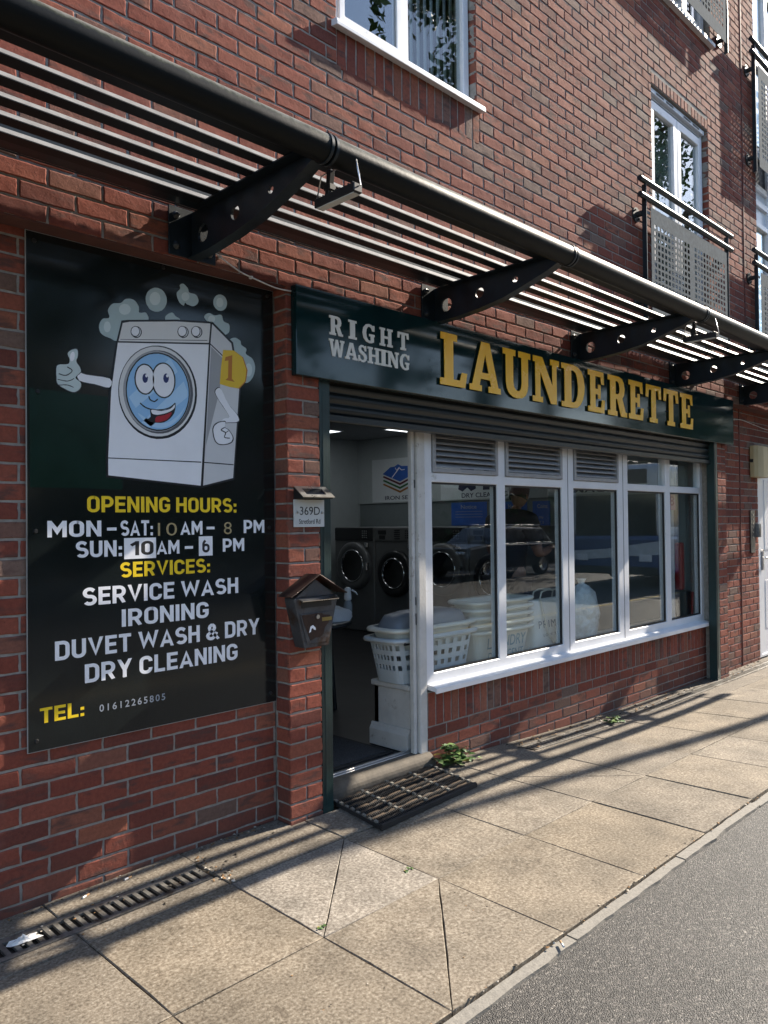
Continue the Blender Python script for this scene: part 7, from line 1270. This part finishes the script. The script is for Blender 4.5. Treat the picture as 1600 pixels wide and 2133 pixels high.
def head(mb, c, pitch):
    n, k = 28, 20; V = []; cp, sp = math.cos(pitch), math.sin(pitch)
    for i in range(k + 1):
        th = math.pi * i / k; zz = math.cos(th); rad = math.sin(th)
        for j in range(n):
            a = 2 * math.pi * j / n; x = rad * math.cos(a); y = rad * math.sin(a)
            X_ = x * (.098 if x < 0 else .092); Y_ = y * .075; Z_ = zz * .122
            if zz < -.15: X_ *= 1 - .20 * (-zz) if x < 0 else 1 - .06 * (-zz); Y_ *= 1 - .30 * (-zz - .15)
            if x > .3:   # face relief: nose, brow, eye sockets, mouth, chin
                yy = y * .075; z_ = Z_
                X_ += .026 * math.exp(-((yy / .012) ** 2 + ((z_ + .022) / .022) ** 2)) + .012 * math.exp(-((yy / .010) ** 2 + ((z_ - .002) / .022) ** 2)) - .009 * math.exp(-(((abs(yy) - .031) / .014) ** 2 + ((z_ - .008) / .012) ** 2)) + .006 * math.exp(-((z_ - .030) / .010) ** 2) * math.exp(-(yy / .05) ** 2)
                X_ += .007 * math.exp(-((yy / .022) ** 2 + ((z_ + .062) / .007) ** 2)) - .004 * math.exp(-((yy / .022) ** 2 + ((z_ + .070) / .004) ** 2)) + .006 * math.exp(-((yy / .022) ** 2 + ((z_ + .105) / .012) ** 2))
            V.append((c[0] + X_ * cp + Z_ * sp, c[1] + Y_, c[2] + Z_ * cp - X_ * sp))
    mb.add(V, [(i * n + j, i * n + (j + 1) % n, (i + 1) * n + (j + 1) % n, (i + 1) * n + j) for i in range(k) for j in range(n)], 0, True)
    for s in (-1, 1):
        E_ = [(c[0] + cp * (-.008) + .0, c[1] + s * .073, c[2] - .02), (c[0] - .012, c[1] + s * .084, c[2] + .012), (c[0] - .004, c[1] + s * .078, c[2] - .035)]
        v, f = skin_mesh(E_, [(0, 1), (0, 2)], [(.010, .018), (.006, .014), (.006, .010)], 2); mb.add(v, f, 0, True)
HC = V_(.165, 0, 1.655); PIT = R(24); head(MBd, HC, PIT)
def hand(mb, w, d, side):    # relaxed, fingers half closed round a small thing
    w = Vector(w); d = Vector(d).normalized(); up = Vector((0, 0, 1)); s = d.cross(up).normalized() * side; dn = s.cross(d) * side; dn = -Vector((0, 0, 1))
    v, f = skin_mesh([w - d * .02, w + d * .035, w + d * .075], [(0, 1), (1, 2)], [(.024, .02), (.036, .018), (.038, .016)], 2); mb.add(v, f, 0, True)
    for k, (o, L) in enumerate(((-.029, .070), (-.010, .079), (.010, .074), (.028, .058))):
        b = w + d * .07 + s * o; p1 = b + d * L * .42 + dn * .006; p2 = p1 + d * L * .25 + dn * L * .24; p3 = p2 + d * L * .05 + dn * L * .28
        v, f = skin_mesh([b, p1, p2, p3], [(0, 1), (1, 2), (2, 3)], [.0095, .0088, .008, .0068], 2); mb.add(v, f, 0, True)
    b = w + d * .02 - s * .028; p1 = b - s * .022 + d * .03 + dn * .012; p2 = p1 + d * .028 + dn * .016 + s * .006; v, f = skin_mesh([b, p1, p2], [(0, 1), (1, 2)], [.012, .0105, .008], 2); mb.add(v, f, 0, True)
hand(MBd, V_(.40, -.162, 1.185), (.95, .12, .25), 1); hand(MBd, V_(.345, .187, 1.132), (.95, -.2, .05), -1)
BO = MBd.build('body', SKIN, MAN)
rm = BO.modifiers.new('r', 'REMESH'); rm.mode = 'VOXEL'; rm.voxel_size = .0045; rm.use_smooth_shade = True
sm = BO.modifiers.new('s', 'SMOOTH'); sm.factor = .5; sm.iterations = 2
tee_v = [V_(0, 0, .86), V_(.0, 0, 1.10), V_(.02, 0, 1.28), V_(.05, 0, 1.42), V_(.105, 0, 1.505), V_(.04, .19, 1.41), V_(.056, .245, 1.20), V_(.04, -.19, 1.41), V_(.075, -.245, 1.20)]
v, f = skin_mesh(tee_v, [(0, 1), (1, 2), (2, 3), (3, 4), (3, 5), (5, 6), (3, 7), (7, 8)], [(.185, .145), (.175, .135), (.20, .14), (.19, .135), .088, .098, .078, .098, .078]); mb = MB(); mb.add(v, f, 0, True); mb.build('tshirt', TEE, MAN)
tr_v = [V_(0, 0, .94), V_(0, .10, .86), V_(.02, .11, .48), V_(-.02, .11, .07), V_(0, -.10, .86), V_(.03, -.11, .48), V_(-.01, -.11, .07)]
v, f = skin_mesh(tr_v, [(0, 1), (1, 2), (2, 3), (0, 4), (4, 5), (5, 6)], [(.165, .13), .108, .078, .065, .108, .078, .065]); mb = MB(); mb.add(v, f, 0, True); mb.build('trousers', JEAN, MAN)
mb = MB(); n, k = 28, 12; V = []; cp, sp = math.cos(PIT), math.sin(PIT); rh = np.random.default_rng(2)
for i in range(k + 1):
    th = 1.95 * i / k
    for j in range(n):
        a = 2 * math.pi * j / n; lim = th if math.cos(a) < .25 else min(th, 1.08 - .16 * max(0, math.cos(a))); x = math.sin(lim) * math.cos(a); y = math.sin(lim) * math.sin(a); q = 1.10 + rh.normal(0, .012)
        X_ = x * .098 * q; Y_ = y * .077 * q; Z_ = math.cos(lim) * .124 * q + .004; V.append((HC[0] + X_ * cp + Z_ * sp, HC[1] + Y_, HC[2] + Z_ * cp - X_ * sp))
mb.add(V, [(i * n + j, i * n + (j + 1) % n, (i + 1) * n + (j + 1) % n, (i + 1) * n + j) for i in range(k) for j in range(n)], 0, True); mb.build('hair', HAIR, MAN)
for s in (-1, 1):
    mb = MB(); e = Vector((.083, s * .031, .008)); mb.lathe([(.001, .011), (.006, .009), (.011, 0), (.006, -.009), (.001, -.011)], (HC[0] + e.x * cp + e.z * sp, HC[1] + e.y, HC[2] + e.z * cp - e.x * sp), 12); mb.build('eye', mat('eye_white', (.5, .48, .46), .2), MAN)
    mb = MB(); mb.box(PX - .09 + .0, PX + .19, PY + s * .115 - .045, PY + s * .115 + .045, PZ, PZ + .075); mb.build('shoe', BLACK, MAN, bevel=.02, segs=2)

LP = thing('street_lamp', 'grey street lamp post further along the pavement, its long shadow crossing the paving', 'street lamp', (12, -2.15, 0))
LPM = mat('grey_lamp_paint', (.10, .105, .11), .5, metal=.3)
mb = MB(); mb.tube([(12, -2.15, -.1), (12, -2.15, 1.6), (12, -2.15, 1.62), (12, -2.15, 7.9)], [.105, .105, .085, .06], 16); mb.build('pole', LPM, LP)
mb = MB(); mb.lathe([(.001, 7.86), (.065, 7.9), (.08, 8.15), (.09, 8.17), (.03, 8.24), (.001, 8.25)], (12, -2.15, 0), 14); mb.build('lantern', LPM, LP)
mb = MB(); mb.box(11.97, 12.03, -2.259, -2.252, .5, 1.1); mb.build('access_door', LPM, LP, bevel=.004)

# ================================================================== ACROSS THE STREET (seen in the reflections)
LEAFT = [mat('tree_leaf', (.040, .085, .020), .5, var=.35, scale=3), mat('tree_leaf_light', (.085, .14, .03), .5, var=.3, scale=3)]; BARK = mat('bark', (.09, .065, .045), .9, var=.3, scale=8, bump=.6, bscale=12)
def tree(label, x, y, H, rad, seed, n=2600, conifer=False, s=.16):
    r = random.Random(seed); t = thing('tree', label, 'tree', (x, y, 0), 'trees on the far side of the street'); tr = MB(); cr2 = MB()
    tr.tube([(x, y, -.1), (x + .1, y, H * .4), (x + .05, y + .1, H * .85)], [H * .022, H * .016, H * .005], 10); tips = []
    for i in range(16 if not conifer else 30):
        z = H * r.uniform(.32, .85); a = r.uniform(0, 6.28); L = rad * r.uniform(.5, 1) * ((1.05 - z / H) * 1.3 if conifer else math.sqrt(max(.1, 1 - abs(z / H - .6) * 1.6)))
        e = Vector((x + math.cos(a) * L, y + math.sin(a) * L, z + (L * .35 if not conifer else -.05 * L))); tr.tube([(x + .05, y, z), Vector((x, y, z)).lerp(e, .5) + Vector((0, 0, .1)), e], [H * .008, H * .005, H * .002], 6); tips.append((Vector((x, y, z)), e, L))
    if conifer: tips.append((Vector((x, y, H * .8)), Vector((x, y, H)), .4))
    for i in range(n):
        b, e, L = r.choice(tips); q = b.lerp(e, r.uniform(.35, 1.08)); k = L * .42 + .15; c = q + Vector((r.gauss(0, k * .5), r.gauss(0, k * .5), r.gauss(0, k * .42)))
        u = Vector((r.gauss(0, 1), r.gauss(0, 1), r.gauss(0, 1))).normalized(); w = u.cross(Vector((r.gauss(0, 1), r.gauss(0, 1), r.gauss(0, 1)))).normalized(); S = s * r.uniform(.6, 1.4)
        cr2.add([c - u * S, c - w * S * .5, c + u * S, c + w * S * .5], [(0, 1, 2, 3)], 0 if r.random() < .6 else 1)
    cr2.build('crown', LEAFT, t); tr.build('trunk', BARK, t); return t
for i, (x, y, H, rd, cf) in enumerate(((10.5, -15.2, 11.5, 3.0, 0), (16.2, -15.5, 19.8, 1.9, 1), (23.0, -16.5, 29, 3.6, 0), (29, -17.5, 22, 5, 0), (38, -18.5, 26, 6, 0), (4.5, -18, 11, 3.6, 0), (-2.5, -19, 10, 3.4, 0), (50, -19.5, 27, 7, 0), (34, -13.6, 13, 3.4, 0), (43, -13.8, 11, 3.6, 0), (58, -14.2, 13, 4.4, 0), (76, -15, 15, 5.5, 0), (27, -5.0, 9.5, 2.8, 0), (36, -5.2, 11, 3.2, 0))):
    tree_n = 11000 if H > 28 else 7000 if H > 21 else 2600
    tree(['broad leafy street tree reflected in the gold lettering of the fascia', 'tall narrow conifer reflected in the upper window', 'leafy tree reflected behind the black car', 'large leafy tree further along the far pavement', 'tall leafy tree beyond the bus', 'broad tree opposite the launderette doorway', 'broad tree opposite the black wall sign', 'tall tree behind the street tree row', 'young street tree close to the bus', 'second young street tree past the bus', 'spreading street tree down the road', 'distant leafy tree at the end of the street', 'near side street tree beyond the side door', 'second near side street tree beyond the side door'][i], x, y, H, rd, 20 + i, tree_n, bool(cf), .19)
TR2 = thing('terraced_house', 'long brown brick terrace across the street behind the trees', 'house', (6, -30, 0))
mb = MB(); mb.box(-14, 75, -34, -27, 0, 6.2); mb.build('wall', mat('render_wall', (.16, .085, .065), .85, var=.08, scale=1), TR2)
mb = MB(); mb.prism([(-35, 6.2), (-26.5, 6.2), (-30.5, 9.0)], 'x', -14.4, 75.4); mb.build('roof', mat('slate_roof', (.10, .10, .11), .7, var=.2, scale=2), TR2)
for x in (-11, -6, -1, 4, 9, 14, 19, 24, 29, 34, 39, 44):
    for z in (1.0, 3.6): mb = MB(); mb.frame(x - .7, x + .7, z, z + 1.35, .08, -27.02, -26.95, mids=[(x - .03, x + .03)]); w = mb.build('window', UPVC, TR2); mb = MB(); mb.box(x - .62, x + .62, -26.99, -26.98, z + .08, z + 1.27); mb.build('pane', DARKMETAL, w)
HB = MB(); HS = random.Random(77); hd = thing('hedge', 'dense green hedge along the far pavement across the street', 'hedge', (20, -18, 0))
for i in range(9000):
    c = Vector((HS.uniform(-15, 70), -19.2 + HS.gauss(0, .35), HS.uniform(.1, 2.7) + .25 * math.sin(HS.random() * 6))); u = Vector((HS.gauss(0, 1), HS.gauss(0, 1), HS.gauss(0, 1))).normalized(); w = u.cross(Vector((HS.gauss(0, 1), HS.gauss(0, 1), HS.gauss(0, 1)))).normalized(); S = .26 * HS.uniform(.6, 1.4); HB.add([c - u * S, c - w * S * .6, c + u * S, c + w * S * .6], [(0, 1, 2, 3)], 0 if HS.random() < .65 else 1)
HB.build('foliage', LEAFT, hd)
HB = MB(); HB.box(-15, 70, -19.5, -18.95, 0, 2.35); HB.build('inner_twigs', BARK, hd)
# black estate car
CARP = mat('black_car_paint', (.008, .009, .012), .12, spec=.7, coat=1.0); TINT = mat('car_glass', (.015, .018, .022), .05, spec=.8)
def car(x, y, z, label):
    t = thing('parked_car', label, 'car', (x, y, z)); mb = MB()
    low = [(-2.25, .35), (-2.28, .62), (-2.18, .88), (-1.35, .98), (2.1, .98), (2.26, .80), (2.27, .42), (2.15, .28), (-2.1, .26)]
    def loft(prof, w0, w1, zc, name, m, par):
        mb = MB(); secs = [(-w0, .90), (-w0 * .92, 1.0), (0, 1.0), (w0 * .92, 1.0), (w0, .90)]; n = len(prof); V = []
        for yy, sc in secs:
            for a, b in prof: V.append((x + a * (sc * .5 + .5), y + yy * (1 if b < zc else w1), z + zc + (b - zc) * sc))
        F = [(k * n + i, k * n + (i + 1) % n, (k + 1) * n + (i + 1) % n, (k + 1) * n + i) for k in range(4) for i in range(n)] + [tuple(range(n)), tuple(range(4 * n, 5 * n))]
        mb.add(V, F); return mb.build(name, m, par, bevel=.03, segs=2)
    bd = loft(low, .90, 1.0, .6, 'body', CARP, t)
    loft([(-1.15, .97), (-.45, 1.44), (.2, 1.49), (1.75, 1.44), (2.15, .97)], .84, .84, 1.0, 'cabin', CARP, t)
    for s in (-1, 1):
        for a, b, c, d in ((-.95, -.42, .15, .1), (.18, .18, .98, .98), (1.05, 1.05, 1.95, 1.70)):
            mb = MB(); yy = y + s * .80; mb.add([(x + a, yy + s * .045, z + 1.0), (x + c if c > .1 else x + .1, yy + s * .045, z + 1.0), (x + d, yy - s * .055, z + 1.40), (x + b, yy - s * .055, z + 1.40)], [(0, 1, 2, 3)]); mb.build('side_window', TINT, t)
        mb = MB(); mb.tube([(x - 1.0, y + s * .845, z + .985), (x + 2.0, y + s * .845, z + .985)], .012, 6); mb.build('window_trim', CHROME, t)
        mb = MB(); mb.tube([(x - .2, y + s * .62, z + 1.53), (x + 1.7, y + s * .62, z + 1.50)], .018, 6); mb.build('roof_rail', CHROME, t)
        mb = MB(); mb.box(x - 2.24, x - 2.12, y + s * .62 - .16, y + s * .62 + .16, z + .66, z + .80); mb.build('headlight', VINYL_W, t, bevel=.02)
        for wx in (-1.42, 1.42):
            mb = MB(); mb.lathe([(.21, -.11), (.31, -.11), (.33, -.08), (.33, .08), (.31, .11), (.21, .11)], (0, 0, 0), 24); w = mb.build('wheel', RUBBER, t, xf=lambda a, b, c, wx=wx, s=s: (x + wx + a, y + s * .82 + c, z + .33 + b))
            mb = MB(); mb.lathe([(.001, .09), (.05, .10), (.20, .08), (.21, .11)], (0, 0, 0), 20); mb.build('rim', STEEL, w, xf=lambda a, b, c, wx=wx, s=s: (x + wx + a, y + s * (.82 + c), z + .33 + b))
    return t
car(16.6, -11.0, -.12, 'black estate car on the far side of the street, reflected in the shop window')
BLUEB = mat('bus_blue', (.014, .055, .19), .25, spec=.6, coat=.5); WHB = mat('bus_white', (.66, .68, .72), .25, coat=.5)
def bus(x, y, z, label):
    t = thing('bus', label, 'bus', (x, y, z)); L = 10.5
    mb = MB(); mb.box(x, x + L, y - 1.25, y + 1.25, z + .30, z + 1.25); mb.build('lower_body', BLUEB, t, bevel=.10, segs=3)
    mb = MB(); mb.box(x + .12, x + L - .06, y - 1.23, y + 1.23, z + 1.20, z + 3.0); mb.build('upper_body', WHB, t, bevel=.18, segs=3)
    mb = MB(); mb.prism([(y - 1.2, z + .62), (y + 1.2, z + .80), (y + 1.2, z + 1.12), (y - .2, z + .92), (y - 1.2, z + .86)], 'x', x - .012, x + .02); mb.build('white_livery_band', WHB, t)
    mb = MB(); mb.box(x - .03, x + .05, y - 1.15, y + 1.15, z + .30, z + .50); mb.build('bumper', BLACK, t, bevel=.02)
    mb = MB(); mb.prism([(x + 1.2, z + .32), (x + 3.2, z + 1.26), (x + 4.2, z + 1.26), (x + 2.2, z + .32)], 'y', y + 1.245, y + 1.256); mb.build('white_livery_band', WHB, t)
    mb = MB(); mb.box(x + .085, x + .115, y - 1.08, y + 1.08, z + 1.22, z + 2.45); mb.build('windscreen', TINT, t, bevel=.01)
    mb = MB(); mb.box(x + .08, x + .112, y - .85, y + .85, z + 2.52, z + 2.86); mb.build('destination_display', BLACK, t)
    for s in (-1, 1):
        for k in range(6): mb = MB(); mb.box(x + .55 + k * 1.62, x + 2.05 + k * 1.62, y + s * 1.232 - .008, y + s * 1.232 + .008, z + 1.45, z + 2.45); mb.build('side_window', TINT, t)
        mb = MB(); mb.box(x - .02, x + .06, y + s * .85 - .16, y + s * .85 + .16, z + .62, z + .80); mb.build('headlight', VINYL_W, t, bevel=.02)
        for wx in (2.4, 8.0):
            mb = MB(); mb.lathe([(.28, -.15), (.46, -.15), (.48, -.1), (.48, .1), (.46, .15), (.28, .15)], (0, 0, 0), 24); w = mb.build('wheel', RUBBER, t, xf=lambda a, b, c, wx=wx, s=s: (x + wx + a, y + s * 1.12 + c, z + .48 + b))
            mb = MB(); mb.lathe([(.001, .1), (.1, .12), (.27, .1), (.28, .15)], (0, 0, 0), 20); mb.build('rim', STEEL, w, xf=lambda a, b, c, wx=wx, s=s: (x + wx + a, y + s * (1.12 + c), z + .48 + b))
bus(15.2, -6.2, -.12, 'blue and white single deck bus on the street, reflected in the last window panes')
